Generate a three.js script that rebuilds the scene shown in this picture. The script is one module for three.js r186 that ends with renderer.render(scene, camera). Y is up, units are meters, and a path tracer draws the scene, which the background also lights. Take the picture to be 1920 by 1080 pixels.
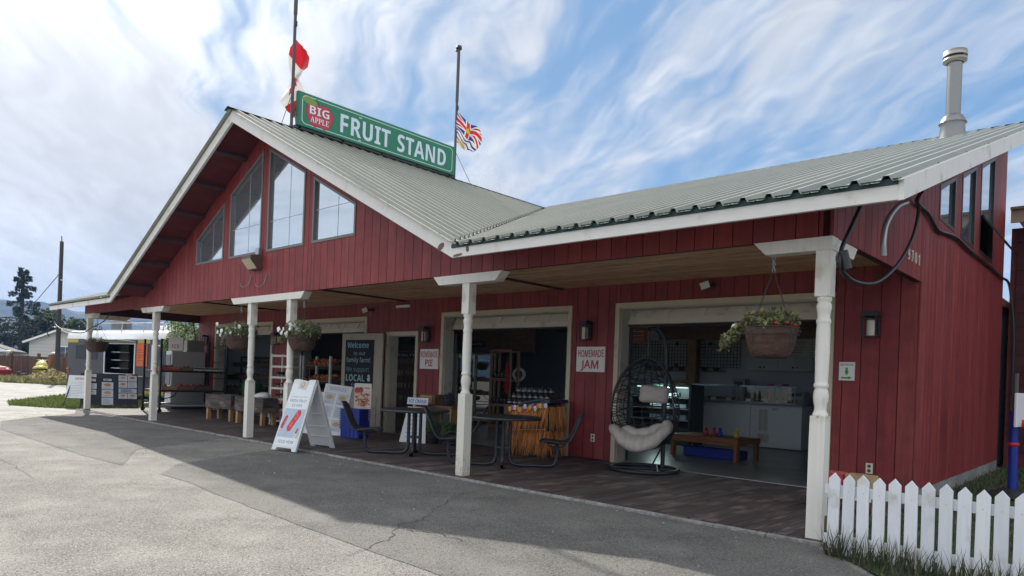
import * as THREE from 'three';
import { mergeGeometries, mergeVertices } from 'three/addons/utils/BufferGeometryUtils.js';
import { RoundedBoxGeometry } from 'three/addons/geometries/RoundedBoxGeometry.js';
import { TextGeometry } from 'three/addons/geometries/TextGeometry.js';
import { MarchingCubes } from 'three/addons/objects/MarchingCubes.js';
import { FontLoader } from 'three/addons/loaders/FontLoader.js';

// ---------------------------------------------------------------- camera, sky, sun, exposure
const scene = new THREE.Scene();
const camera = new THREE.PerspectiveCamera(2 * Math.atan(540 / 1307.5) * 180 / Math.PI, 16 / 9, 0.1, 6000);
camera.position.set(0, 1.4, 6.596);
camera.rotation.order = 'YXZ';
camera.rotation.set(0, 0.7408, 0.0375);
camera.setViewOffset(1920, 1080, 0, -168.4, 1920, 1080);      // the lens is shifted upwards (uprights stay upright)
const renderer = new THREE.WebGLRenderer({ antialias: true });
renderer.toneMapping = THREE.LinearToneMapping;
renderer.toneMappingExposure = 2.65;
renderer.shadowMap.enabled = true;
const SUN = new THREE.Vector3(-1.15, 1, -0.33).normalize();
const sun = new THREE.DirectionalLight(new THREE.Color(1, 0.95, 0.86), 2.2);
sun.position.copy(SUN).multiplyScalar(60); sun.target.position.set(-10, 0, -2); sun.position.add(sun.target.position);
sun.castShadow = true; sun.shadow.radius = 1.2; sun.shadow.mapSize.set(4096, 4096);
Object.assign(sun.shadow.camera, { left: -45, right: 45, top: 35, bottom: -35, near: 1, far: 140 });
scene.add(sun, sun.target);

let seed = 12345;
const rnd = () => { seed = (seed + 0x6d2b79f5) | 0; let t = Math.imul(seed ^ (seed >>> 15), 1 | seed); t = (t + Math.imul(t ^ (t >>> 7), 61 | t)) ^ t; return ((t ^ (t >>> 14)) >>> 0) / 4294967296; };
const rr = (a, b) => a + (b - a) * rnd();
const reseed = (s) => { seed = s; };
const { clamp, lerp, smoothstep } = THREE.MathUtils;
const hash2 = (x, y) => { let h = (Math.imul(x, 374761393) + Math.imul(y, 668265263)) | 0; h = Math.imul(h ^ (h >>> 13), 1274126177); return ((h ^ (h >>> 16)) >>> 0) / 4294967296; };
function vnoise(x, y, px = 0, py = 0) {           // value noise; period px, py when given
  const xi = Math.floor(x), yi = Math.floor(y), fx = x - xi, fy = y - yi, w = (i, p) => (p ? ((i % p) + p) % p : i);
  const u = fx * fx * (3 - 2 * fx), v = fy * fy * (3 - 2 * fy), X0 = w(xi, px), X1 = w(xi + 1, px), Y0 = w(yi, py), Y1 = w(yi + 1, py);
  return lerp(lerp(hash2(X0, Y0), hash2(X1, Y0), u), lerp(hash2(X0, Y1), hash2(X1, Y1), u), v);
}
const fbm = (x, y, n = 5, px = 0, py = 0) => { let s = 0, a = 0.5, t = 0; for (let i = 0; i < n; i++) { s += a * vnoise(x + i * 17.3 * !px, y + i * 9.1 * !py, px, py); t += a; a *= 0.5; x *= 2; y *= 2; px *= 2; py *= 2; } return s / t; };

{ // sky: streaks of thin cloud that run towards the far left, blue gaps to the right
  const W = 4096, H = 2048, data = new Float32Array(W * H * 4), A = [-0.846, -0.533], B = [0.533, -0.846];
  const blueAt = new THREE.Vector3(-0.35, 0.42, -0.84).normalize();
  for (let r = 0; r < H; r++) {
    const el = ((r + 0.5) / H - 0.5) * Math.PI, y = Math.sin(el), c = Math.cos(el);
    if (y < -0.02) { for (let q = 0; q < W; q++) data.set([0.2, 0.195, 0.185, 1], (r * W + q) * 4); continue; }
    for (let q = 0; q < W; q++) {
      const az = ((q + 0.5) / W - 0.5) * 2 * Math.PI, x = Math.cos(az) * c, z = Math.sin(az) * c, yy = Math.max(y, 0);
      const k = 1 / (yy + 0.13), px = x * k, pz = z * k, a = px * A[0] + pz * A[1], b = px * B[0] + pz * B[1];
      const d = x * SUN.x + y * SUN.y + z * SUN.z, db = x * blueAt.x + y * blueAt.y + z * blueAt.z;
      const w1 = fbm(a * 0.8 + 3, b * 1.0 + 7, 4) - 0.5, w2 = fbm(a * 1.3 + 31, b * 1.6 + 17, 4) - 0.5, w3 = fbm(a * 3.1 + 9, b * 4.2 + 2, 3) - 0.5;
      const n1 = fbm(a * 0.34 + w1 * 0.8 + 40, b * 1.1 + w2 * 1.0 + 20, 4);            // broad banks
      const n2 = fbm(a * 1.0 + w2 * 1.2 + 80, b * 5.2 + w1 * 2.2 + w3 * 0.8 + 11, 5);   // streaks
      const n3 = fbm(a * 3.2 + 5 + w2 * 2 + w3 * 2, b * 13 + 61 + w1 * 2.5 + w3 * 2.6, 5), n4 = fbm(a * 9 + 15 + w3 * 4, b * 34 + 23 + w2 * 5 + w3 * 6, 4);    // fine wisps
      const thin = smoothstep(db, -0.1, 0.85);
      let n = 0.32 * n1 + 0.34 * n2 + 0.22 * n3 + 0.12 * n4;
      n += 0.135 - 0.045 * thin - 0.125 * smoothstep(db, 0.78, 0.99) + 0.045 * smoothstep(d, 0.2, 0.9) + 0.05 * (1 - smoothstep(yy, 0.02, 0.2));
      const cover = smoothstep(n, 0.36, 0.65);
      const g = Math.pow(clamp(1 - yy, 0, 1), 3.2), glow = Math.pow(Math.max(d, 0), 5), halo = Math.pow(Math.max(d, 0), 40);
      const blue = [lerp(0.058, 0.165, g) + 0.06 * glow, lerp(0.125, 0.245, g) + 0.06 * glow, lerp(0.235, 0.345, g) + 0.05 * glow];
      const shade = (1 - 0.13 * smoothstep(n2 * 0.6 + n1 * 0.4, 0.46, 0.66)) * (0.80 + 0.26 * n3 + 0.14 * n4);
      const lum = (0.56 - 0.262 * thin + 0.02 * glow + 0.9 * halo) * shade;  // unseen sky kept brighter than the view, added to lift the shade
      const cloud = [lum * (0.965 - 0.03 * thin), lum, lum * (1.04 + 0.06 * thin)];
      if (glow > 0) { cloud[0] += 0.04 * glow; cloud[1] += 0.018 * glow; }
      const o = (r * W + q) * 4;
      for (let i = 0; i < 3; i++) data[o + i] = lerp(blue[i], cloud[i], cover);
      data[o + 3] = 1;
    }
  }
  const t = new THREE.DataTexture(data, W, H, THREE.RGBAFormat, THREE.FloatType);
  t.mapping = THREE.EquirectangularReflectionMapping; t.magFilter = THREE.LinearFilter; t.minFilter = THREE.LinearFilter; t.needsUpdate = true;
  scene.background = t; scene.environment = t;
}
scene.fog = new THREE.FogExp2(new THREE.Color(0.26, 0.52, 1.0), 0.0004);

// ---------------------------------------------------------------- helpers
const names = {};
const numbered = (n) => { const k = names[n] = (names[n] ?? -1) + 1; return k ? n + '_' + String(k).padStart(3, '0') : n; };
function tag(o, label, category, group) { o.userData = { ...o.userData, label, category }; if (group) o.userData.group = group; return o; }
function thing(name, label, category, [x, y, z] = [0, 0, 0], turn = 0, group) {
  const o = new THREE.Group(); o.name = numbered(name); o.position.set(x, y, z); o.rotation.y = turn; scene.add(o);
  return tag(o, label, category, group);
}
function part(name, geo, m, parent, kind) {
  const g = Array.isArray(geo) ? join(geo) : geo, o = new THREE.Mesh(g, m);
  o.name = parent === scene ? numbered(name) : name; o.castShadow = o.receiveShadow = true; parent.add(o);
  if (kind) o.userData.kind = kind;
  return o;
}
function copyOf(o, label, [x, y, z], turn = 0, group) {
  const c = o.clone(); c.name = numbered(o.name.replace(/_\d{3}$/, '')); c.position.set(x, y, z); c.rotation.y = turn; scene.add(c);
  c.userData = { ...o.userData, label }; if (group) c.userData.group = group; return c;
}
function clean(g) { const h = g.index ? g.toNonIndexed() : g; for (const k of Object.keys(h.attributes)) if (!['position', 'normal', 'uv', 'color'].includes(k)) h.deleteAttribute(k); return h; }
function join(list) {
  const gs = list.flat(9).map(clean), anyColor = gs.some((g) => g.attributes.color);
  for (const g of gs) {
    if (!g.attributes.uv) g.setAttribute('uv', new THREE.Float32BufferAttribute(new Float32Array(g.attributes.position.count * 2), 2));
    if (anyColor && !g.attributes.color) g.setAttribute('color', new THREE.Float32BufferAttribute(new Float32Array(g.attributes.position.count * 3).fill(1), 3));
  }
  return gs.length === 1 ? gs[0] : mergeGeometries(gs);
}
// uv in metres, the grain along the longest side, at a random place of the texture
function woodUV(g) {
  g.computeBoundingBox(); const s = new THREE.Vector3(); g.boundingBox.getSize(s);
  const d = [s.x, s.y, s.z], L = d.indexOf(Math.max(...d)), P = g.attributes.position, N = g.attributes.normal, uv = new Float32Array(P.count * 2), ou = rnd() * 7, ov = rnd() * 7;
  for (let i = 0; i < P.count; i++) {
    const p = [P.getX(i), P.getY(i), P.getZ(i)], n = [Math.abs(N.getX(i)), Math.abs(N.getY(i)), Math.abs(N.getZ(i))], m = n.indexOf(Math.max(...n));
    const rest = [0, 1, 2].filter((k) => k !== L && k !== m); uv[2 * i] = p[rest[0] ?? 0] + ou; uv[2 * i + 1] = (m === L ? p[rest[1] ?? 1] : p[L]) + ov;
  }
  g.setAttribute('uv', new THREE.BufferAttribute(uv, 2)); return g;
}
const bx = (w, h, d, x = 0, y = 0, z = 0, rx = 0, ry = 0, rz = 0) => { const g = woodUV(new THREE.BoxGeometry(w, h, d)); if (rx || ry || rz) g.applyMatrix4(new THREE.Matrix4().makeRotationFromEuler(new THREE.Euler(rx, ry, rz))); return g.translate(x, y, z); };
const rbx = (w, h, d, r, x = 0, y = 0, z = 0, rx = 0, ry = 0, rz = 0) => { const g = woodUV(new RoundedBoxGeometry(w, h, d, 2, Math.min(r, w / 2.1, h / 2.1, d / 2.1))); if (rx || ry || rz) g.applyMatrix4(new THREE.Matrix4().makeRotationFromEuler(new THREE.Euler(rx, ry, rz))); return g.translate(x, y, z); };
const span = (x0, x1, y0, y1, z0, z1) => bx(Math.abs(x1 - x0), Math.abs(y1 - y0), Math.abs(z1 - z0), (x0 + x1) / 2, (y0 + y1) / 2, (z0 + z1) / 2);
const V = (x, y, z) => new THREE.Vector3(x, y, z);
function tube(pts, r, n = 8, seg, closed = false) {
  const c = new THREE.CatmullRomCurve3(pts.map((p) => (p.isVector3 ? p : V(...p))), closed, 'centripetal');
  return new THREE.TubeGeometry(c, seg ?? pts.length * 4, r, n, closed);
}
function rod(a, b, r, n = 8, r2 = r) {
  const A = V(...a), Bv = V(...b), g = new THREE.CylinderGeometry(r2, r, A.distanceTo(Bv), n);
  g.applyQuaternion(new THREE.Quaternion().setFromUnitVectors(V(0, 1, 0), Bv.clone().sub(A).normalize())); return g.translate((A.x + Bv.x) / 2, (A.y + Bv.y) / 2, (A.z + Bv.z) / 2);
}
function bar(a, b, w, h) {        // square bar between two points
  const A = V(...a), Bv = V(...b), g = woodUV(new THREE.BoxGeometry(w, h, A.distanceTo(Bv)));
  g.applyMatrix4(new THREE.Matrix4().lookAt(Bv, A, V(0, 1, 0.001))); return g.translate((A.x + Bv.x) / 2, (A.y + Bv.y) / 2, (A.z + Bv.z) / 2);
}
const lathe = (pts, n = 24) => new THREE.LatheGeometry(pts.map((p) => new THREE.Vector2(p[0], p[1])), n);
const ball = (r, x, y, z, sx = 1, sy = 1, sz = 1, n = 10) => new THREE.SphereGeometry(r, n, Math.ceil(n * 0.7)).scale(sx, sy, sz).translate(x, y, z);
function shapeOf(pts) { const s = new THREE.Shape(); pts.forEach((p, i) => (i ? s.lineTo(...p) : s.moveTo(...p))); return s; }
function shiftUV(g) { const u = g.attributes.uv, a = rnd() * 7, b = rnd() * 7; for (let i = 0; i < u.count; i++) u.setXY(i, u.getX(i) + a, u.getY(i) + b); return g; }
const prism = (pts, z0, t) => shiftUV(new THREE.ExtrudeGeometry(shapeOf(pts), { depth: t, bevelEnabled: false }).translate(0, 0, z0));       // outline in x, y
const prismX = (pts, x0, t) => shiftUV(new THREE.ExtrudeGeometry(shapeOf(pts.map(([z, y]) => [-z, y])), { depth: t, bevelEnabled: false }).rotateY(Math.PI / 2).translate(x0, 0, 0)); // outline in z, y
function sheet(pts, y) {          // a level sheet, outline in x, z, uv in metres
  const g = new THREE.ShapeGeometry(shapeOf(pts.map(([x, z]) => [x, -z]))).rotateX(-Math.PI / 2).translate(0, y, 0), P = g.attributes.position, uv = new Float32Array(P.count * 2);
  for (let i = 0; i < P.count; i++) { uv[2 * i] = P.getX(i); uv[2 * i + 1] = P.getZ(i); }
  g.setAttribute('uv', new THREE.BufferAttribute(uv, 2)); return g;
}
const turned = (g, rx, ry, rz, x = 0, y = 0, z = 0) => g.applyMatrix4(new THREE.Matrix4().makeRotationFromEuler(new THREE.Euler(rx, ry, rz))).translate(x, y, z);

// ---------------------------------------------------------------- textures
function tex(W, H, f, srgb = true, rx = 1, ry = 1) {    // f(x, y) in 0..1 of the tile gives 0..1 display values [r, g, b]
  const d = new Uint8Array(W * H * 4);
  for (let y = 0; y < H; y++) for (let x = 0; x < W; x++) { const c = f(x / W, y / H), o = (y * W + x) * 4; for (let i = 0; i < 3; i++) d[o + i] = clamp(Math.round(c[i] * 255), 0, 255); d[o + 3] = 255; }
  const t = new THREE.DataTexture(d, W, H); t.wrapS = t.wrapT = THREE.RepeatWrapping; t.magFilter = THREE.LinearFilter; t.minFilter = THREE.LinearMipmapLinearFilter;
  if (srgb) t.colorSpace = THREE.SRGBColorSpace; t.repeat.set(1 / rx, 1 / ry); t.needsUpdate = true; return t;
}
const grey = (v) => [v, v, v];
// aggregate of asphalt: pale stones in a dark binder, 2.5 m tile
const stones = (() => { const W = 1024, a = new Float32Array(W * W); reseed(77);
  for (let i = 0; i < W * W; i++) a[i] = 0.5 + 0.30 * (rnd() - 0.5);
  for (let k = 0; k < 52000; k++) { const cx = rnd() * W, cy = rnd() * W, r = 0.9 + rnd() * rnd() * 2.6, v = rnd() < 0.62 ? rr(0.62, 1) : rr(0.05, 0.35); for (let y = -4; y <= 4; y++) for (let x = -4; x <= 4; x++) if (x * x + y * y * 1.4 < r * r) a[((Math.floor(cy + y) + W) % W) * W + (Math.floor(cx + x) + W) % W] = v; }
  return (u, v) => a[(Math.floor(v * W) % W) * W + (Math.floor(u * W) % W)]; })();
const asphaltMap = tex(1024, 1024, (u, v) => { const b = fbm(u * 6, v * 6, 4, 6, 6), s = stones(u, v); return [0.50 + 0.62 * (s - 0.5) + 0.2 * (b - 0.5), 0.495 + 0.61 * (s - 0.5) + 0.2 * (b - 0.5), 0.485 + 0.59 * (s - 0.5) + 0.19 * (b - 0.5)].map((c) => c * 1.62); }, true, 2.5, 2.5);
const asphaltBump = tex(1024, 1024, (u, v) => grey(stones(u, v)), false, 2.5, 2.5);
// painted boards: fine upright grain, faded streaks, a few nail dimples. Colour comes from the material
const boardTex = (contrast, wear) => tex(512, 1024, (u, v) => { const g = fbm(u * 90, v * 5, 4, 90, 5), s = fbm(u * 9 + 3, v * 3, 4, 9, 3), k = fbm(u * 5, v * 14, 4, 5, 14), fade = smoothstep(s, 0.5, 0.8) * wear, nx = (u * 5) % 1, ny = (v * 3) % 1, nail = Math.hypot((nx - 0.5) * 0.2, (ny - 0.5) * 0.667) < 0.0055 ? 0.45 : 1; return [0.86 + contrast * (g - 0.5) + 0.16 * (k - 0.5) + fade * 0.12, 0.86 + contrast * (g - 0.5) + 0.2 * (k - 0.5) + fade * 0.2, 0.86 + contrast * (g - 0.5) + 0.2 * (k - 0.5) + fade * 0.2].map((c) => c * nail); }, true, 1, 2);
const paintMap = boardTex(0.17, 0.7), grainMap = boardTex(0.5, 0.6);
const grainBump = tex(512, 512, (u, v) => grey(fbm(u * 90, v * 4, 4, 90, 4)), false, 1, 1);
const whiteMap = tex(512, 512, (u, v) => { const s = fbm(u * 6, v * 6, 5, 6, 6), g = fbm(u * 60, v * 5, 3, 60, 5), d = smoothstep(s, 0.58, 0.8); return [0.95 - 0.1 * d + 0.05 * (g - 0.5), 0.95 - 0.12 * d + 0.05 * (g - 0.5), 0.95 - 0.15 * d + 0.05 * (g - 0.5)]; }, true, 1.3, 1.3);
const roofMap = tex(512, 512, (u, v) => { const s = fbm(u * 5, v * 5, 5, 5, 5), t = fbm(u * 40, v * 4, 4, 40, 4), d = smoothstep(s, 0.5, 0.85) * 0.06 + smoothstep(t, 0.55, 0.9) * 0.04; return [0.97 - d, 0.97 - d * 1.02, 0.97 - d * 1.1]; }, true, 3, 3);
const deckMap = tex(512, 1024, (u, v) => { const g = fbm(u * 80, v * 5, 4, 80, 5), s = fbm(u * 8, v * 6, 5, 8, 6), w = smoothstep(s, 0.45, 0.75); return [0.62 + 0.34 * (g - 0.5) + 0.30 * w, 0.60 + 0.34 * (g - 0.5) + 0.28 * w, 0.6 + 0.34 * (g - 0.5) + 0.27 * w]; }, true, 1, 2);
const dirtMap = tex(512, 512, (u, v) => { const s = fbm(u * 8, v * 8, 6, 8, 8), g = fbm(u * 90, v * 90, 2, 90, 90); return grey(0.84 + 0.3 * (s - 0.5) + 0.3 * (g - 0.5)); }, true, 3, 3);
const clothMap = tex(256, 256, (u, v) => grey(0.88 + 0.07 * Math.sin(u * 400) * Math.sin(v * 400) + 0.14 * (fbm(u * 12, v * 12, 4, 12, 12) - 0.5)), true, 0.3, 0.3);

const std = (c, rough = 0.7, o = {}) => new THREE.MeshStandardMaterial({ color: Array.isArray(c) ? new THREE.Color(...c) : new THREE.Color(c), roughness: rough, ...o });
const phys = (c, rough = 0.7, o = {}) => new THREE.MeshPhysicalMaterial({ color: Array.isArray(c) ? new THREE.Color(...c) : new THREE.Color(c), roughness: rough, ...o });
const woods = (list, rough, map, bump = 0.001) => list.map((c) => std(c, rough, { map, bumpMap: grainBump, bumpScale: bump }));
const RED = woods([[0.30, 0.032, 0.031], [0.32, 0.036, 0.033], [0.28, 0.029, 0.029], [0.31, 0.039, 0.036], [0.268, 0.031, 0.033], [0.32, 0.047, 0.043]], 0.62, paintMap);
const REDDARK = std([0.05, 0.008, 0.008], 0.9);
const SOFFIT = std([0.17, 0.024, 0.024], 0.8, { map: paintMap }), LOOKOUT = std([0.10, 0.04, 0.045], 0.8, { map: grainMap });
const CREAM = std([0.84, 0.80, 0.71], 0.55, { map: whiteMap, bumpMap: grainBump, bumpScale: 0.0006 });
const FASCIA = std([0.80, 0.77, 0.72], 0.6, { map: whiteMap, bumpMap: grainBump, bumpScale: 0.0006 });
const TRIM = std([0.62, 0.54, 0.38], 0.55, { map: whiteMap });
const ROOF = phys([0.66, 0.64, 0.52], 0.42, { map: roofMap, metalness: 0.1, clearcoat: 0.15, clearcoatRoughness: 0.4 });
const TEAL = std([0.010, 0.045, 0.042], 0.6);
const CEIL = woods([[0.90, 0.57, 0.32], [0.84, 0.52, 0.28], [0.93, 0.62, 0.36], [0.80, 0.48, 0.26]], 0.6, grainMap);
const DECK = woods([[0.175, 0.140, 0.130], [0.15, 0.115, 0.106], [0.20, 0.162, 0.150], [0.165, 0.124, 0.114], [0.22, 0.19, 0.178]], 0.72, deckMap, 0.002);
const PINE = woods([[0.52, 0.30, 0.12], [0.46, 0.26, 0.10]], 0.5, grainMap);
const BROWN = std([0.20, 0.10, 0.05], 0.6, { map: grainMap });
const BARN = woods([[0.24, 0.20, 0.175], [0.30, 0.255, 0.22], [0.19, 0.16, 0.14]], 0.85, deckMap, 0.002);
const GLASS = phys([0.45, 0.50, 0.55], 0.03, { metalness: 0.80 });           // coated window glass
const PANE = phys([0.95, 0.97, 0.97], 0.02, { transmission: 1, thickness: 0, ior: 1.5 });
const DARKFRAME = std([0.05, 0.045, 0.045], 0.45), BLACK = std([0.018, 0.019, 0.021], 0.42), BLACKMATT = std([0.02, 0.02, 0.022], 0.8);
const STEEL = std([0.22, 0.22, 0.215], 0.34, { metalness: 1 }), GALV = std([0.42, 0.43, 0.44], 0.45, { metalness: 0.85 });
const WHITE = std([0.80, 0.80, 0.78], 0.5), WHITEP = std([0.82, 0.83, 0.84], 0.55, { map: whiteMap, bumpMap: grainBump, bumpScale: 0.0008 });
const CONC = std([0.36, 0.345, 0.32], 0.85, { map: dirtMap, bumpMap: dirtMap, bumpScale: 0.004 });
const pick = (a) => a[Math.floor(rnd() * a.length)];
function canvas(w, h, draw) { const c = document.createElement('canvas'); c.width = w; c.height = h; const x = c.getContext('2d'); draw(x, w, h); const t = new THREE.CanvasTexture(c); t.colorSpace = THREE.SRGBColorSpace; t.anisotropy = 8; return t; }
const printed = (w, h, draw, rough = 0.5, extra = {}) => std([0.88, 0.88, 0.88], rough, { map: canvas(w, h, draw), ...extra });
// a printed face w by h, centred at x, y, z, facing +z before the turn
const face = (w, h, x = 0, y = 0, z = 0, rx = 0, ry = 0, rz = 0) => turned(new THREE.PlaneGeometry(w, h), rx, ry, rz, x, y, z);
const quads = (pos, uv, col) => { const g = new THREE.BufferGeometry(); g.setAttribute('position', new THREE.Float32BufferAttribute(pos, 3)); g.setAttribute('uv', new THREE.Float32BufferAttribute(uv ?? new Float32Array(pos.length / 3 * 2), 2)); if (col) g.setAttribute('color', new THREE.Float32BufferAttribute(col, 3)); g.computeVertexNormals(); return g; };
// many small pointed leaves; spots = function returning [x, y, z, size, tint]
function leaves(n, spot, wide = 0.5) {
  const pos = [], col = [], e = new THREE.Euler(), M = new THREE.Matrix4();
  for (let i = 0; i < n; i++) {
    const s = spot(i); if (!s) continue; const [x, y, z, r, tint] = s; e.set(rr(-1.3, 1.3), rr(0, 6.3), rr(-1.2, 1.2)); M.makeRotationFromEuler(e);
    const q = [[-r, 0, 0], [0, r * 0.12, r * wide], [0, r * 0.12, -r * wide], [r, -r * 0.1, 0]].map((p) => V(...p).applyMatrix4(M));
    for (const k of [0, 1, 2, 2, 1, 3]) { pos.push(x + q[k].x, y + q[k].y, z + q[k].z); col.push(...tint); }
  }
  return quads(pos, null, col);
}
const LEAF = phys([1, 1, 1], 0.75, { vertexColors: true, transmission: 0.3, thickness: 0, side: THREE.DoubleSide });
const LEAFD = std([1, 1, 1], 0.85, { vertexColors: true, side: THREE.DoubleSide });

// ---------------------------------------------------------------- ground
const XC = -12.62, XR = -2.155, XL = -23.085, OV = 0.7, D = 3.33;
function structure(name, geo, m) { const o = part(name, geo, m, scene); o.userData.kind = 'structure'; return o; }
const soilMat = std([0.50, 0.47, 0.41], 0.95, { map: dirtMap });
{
  const g = new THREE.CircleGeometry(4000, 64).rotateX(-Math.PI / 2).translate(-20, -0.03, 0), P = g.attributes.position, uv = g.attributes.uv;
  for (let i = 0; i < P.count; i++) uv.setXY(i, P.getX(i), P.getZ(i));
  structure('ground', g, std([0.30, 0.29, 0.23], 0.95, { map: dirtMap }));
}
structure('concrete_driveway', sheet([[-19.2, 14], [-18.0, 4.4], [-19.0, 2.8], [-21.4, 0.62], [-23.2, 0.0], [-26, -1.0], [-34, -4.4], [-60, -5.4], [-80, -6], [-80, 16]], -0.012), std([0.50, 0.48, 0.43], 0.9, { map: dirtMap, bumpMap: dirtMap, bumpScale: 0.004 }));
// old pale asphalt with slow changes of tone, as a grid so that the tone can vary
function asphaltSheet(name, pts, y, col, amp) {
  const m = std(col, 0.88, { map: asphaltMap, bumpMap: asphaltBump, bumpScale: 0.006, vertexColors: true });
  const minx = Math.min(...pts.map((p) => p[0])), maxx = Math.max(...pts.map((p) => p[0])), minz = Math.min(...pts.map((p) => p[1])), maxz = Math.max(...pts.map((p) => p[1]));
  const inside = (x, z) => { let c = false; for (let i = 0, j = pts.length - 1; i < pts.length; j = i++) { const [xi, zi] = pts[i], [xj, zj] = pts[j]; if ((zi > z) !== (zj > z) && x < ((xj - xi) * (z - zi)) / (zj - zi) + xi) c = !c; } return c; };
  const pos = [], uv = [], col2 = [], s = 0.25, tri = (a, b, c) => { for (const [x, z] of [a, b, c]) { pos.push(x, y, z); uv.push(x, z); const v = 1 + amp * (fbm(x * 0.35 + 5, z * 0.6 + 9, 4) - 0.5) * 2 + amp * 0.7 * (fbm(x * 1.7, z * 1.9, 3) - 0.5) * 2; col2.push(v, v, v * (1 + 0.04 * (fbm(x * 0.7, z * 0.7, 2) - 0.5))); } };
  if (!amp) return structure(name, sheet(pts, y), m);
  const g = new THREE.ShapeGeometry(shapeOf(pts.map(([x, z]) => [x, z])));   // cut the outline, then refine
  let T = []; const P = g.attributes.position, I = g.index.array; for (let i = 0; i < I.length; i += 3) T.push([0, 1, 2].map((k) => [P.getX(I[i + k]), P.getY(I[i + k])]));
  for (let pass = 0; pass < 14; pass++) { const N = []; let split = false; for (const t of T) { const L = [0, 1, 2].map((k) => Math.hypot(t[k][0] - t[(k + 1) % 3][0], t[k][1] - t[(k + 1) % 3][1])), k = L.indexOf(Math.max(...L)); if (L[k] < 0.55) { N.push(t); continue; } split = true; const a = t[k], b = t[(k + 1) % 3], c = t[(k + 2) % 3], mid = [(a[0] + b[0]) / 2, (a[1] + b[1]) / 2]; N.push([a, mid, c], [mid, b, c]); } T = N; if (!split) break; }
  for (const t of T) tri(t[0], t[2], t[1]);
  const q = quads(pos, uv, col2); const N = q.attributes.normal; for (let i = 0; i < N.count; i++) N.setXYZ(i, 0, 1, 0);
  return structure(name, q, m);
}
asphaltSheet('asphalt_lot', [[-18.0, 14], [-18.2, 4.6], [-19.0, 2.8], [-20.0, 1.9], [-21.4, 0.62], [-23.1, 0.12], [-2.05, 0.12], [-1.55, 0.72], [-0.9, 1.5], [1.5, 3.4], [6, 5], [10, 5.4], [10, 14]], -0.004, [0.325, 0.31, 0.284], 0.11);
const wob = (pts) => { const o = []; for (let i = 0; i < pts.length; i++) { const [a, b] = [pts[i], pts[(i + 1) % pts.length]], n = Math.ceil(Math.hypot(b[0] - a[0], b[1] - a[1]) / 0.35); for (let k = 0; k < n; k++) { const t = k / n, w = k ? 0.028 : 0; o.push([lerp(a[0], b[0], t) + (rnd() - 0.5) * w, lerp(a[1], b[1], t) + (rnd() - 0.5) * w]); } } return o; };
reseed(5);
const PATCH = [0.215, 0.207, 0.195];
asphaltSheet('asphalt_patch', wob([[-19.0, 2.75], [-16.8, 3.22], [-13.84, 3.2], [-11.6, 3.2], [-10.4, 3.1], [-12.17, 2.3], [-13.3, 0.42], [-13.35, 0.13], [-22.9, 0.13], [-21.3, 0.68], [-20.0, 1.95]]), 0.0, PATCH, 0.12);
asphaltSheet('asphalt_patch', wob([[-10.15, 2.46], [-9.3, 3.02], [-8.5, 3.0], [-7.6, 3.1], [-5.6, 3.22], [-3.6, 3.3], [-2.62, 2.9], [-1.2, 3.0], [0.4, 3.2], [-0.9, 1.62], [-1.6, 0.78], [-2.15, 0.13], [-11.15, 0.13], [-11.2, 0.45]]), 0.0, PATCH, 0.12);
function crackGeo(pts, w) { const pos = []; const P = []; for (let i = 0; i + 1 < pts.length; i++) { const n = 7; for (let k = 0; k < n; k++) { const t = k / n; P.push([lerp(pts[i][0], pts[i + 1][0], t) + rr(-0.03, 0.03), lerp(pts[i][1], pts[i + 1][1], t) + rr(-0.03, 0.03)]); } }
  for (let i = 0; i + 1 < P.length; i++) { const [a, b] = [P[i], P[i + 1]], dx = b[0] - a[0], dz = b[1] - a[1], l = Math.hypot(dx, dz), wi = w * (0.35 + 1.1 * rnd()), nx = -dz / l * wi, nz = dx / l * wi; pos.push(a[0] + nx, 0.004, a[1] + nz, b[0] + nx, 0.004, b[1] + nz, a[0] - nx, 0.004, a[1] - nz, a[0] - nx, 0.004, a[1] - nz, b[0] + nx, 0.004, b[1] + nz, b[0] - nx, 0.004, b[1] - nz); } return quads(pos); }
const CRACK = std([0.06, 0.058, 0.056], 1);
structure('asphalt_crack', crackGeo([[-4.47, 3.5], [-4.68, 2.93], [-5.1, 2.5], [-5.13, 2.2], [-5.45, 1.75], [-5.67, 1.41], [-5.81, 1.15], [-6.0, 0.8], [-6.02, 0.2]], 0.0042), CRACK);
structure('asphalt_crack', crackGeo([[-14.6, 4.1], [-12.8, 4.25], [-11.2, 4.2], [-9.4, 4.35]], 0.0035), CRACK);
structure('asphalt_crack', crackGeo([[-4.9, 2.6], [-4.6, 2.45], [-4.2, 2.5]], 0.006), CRACK);
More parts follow.
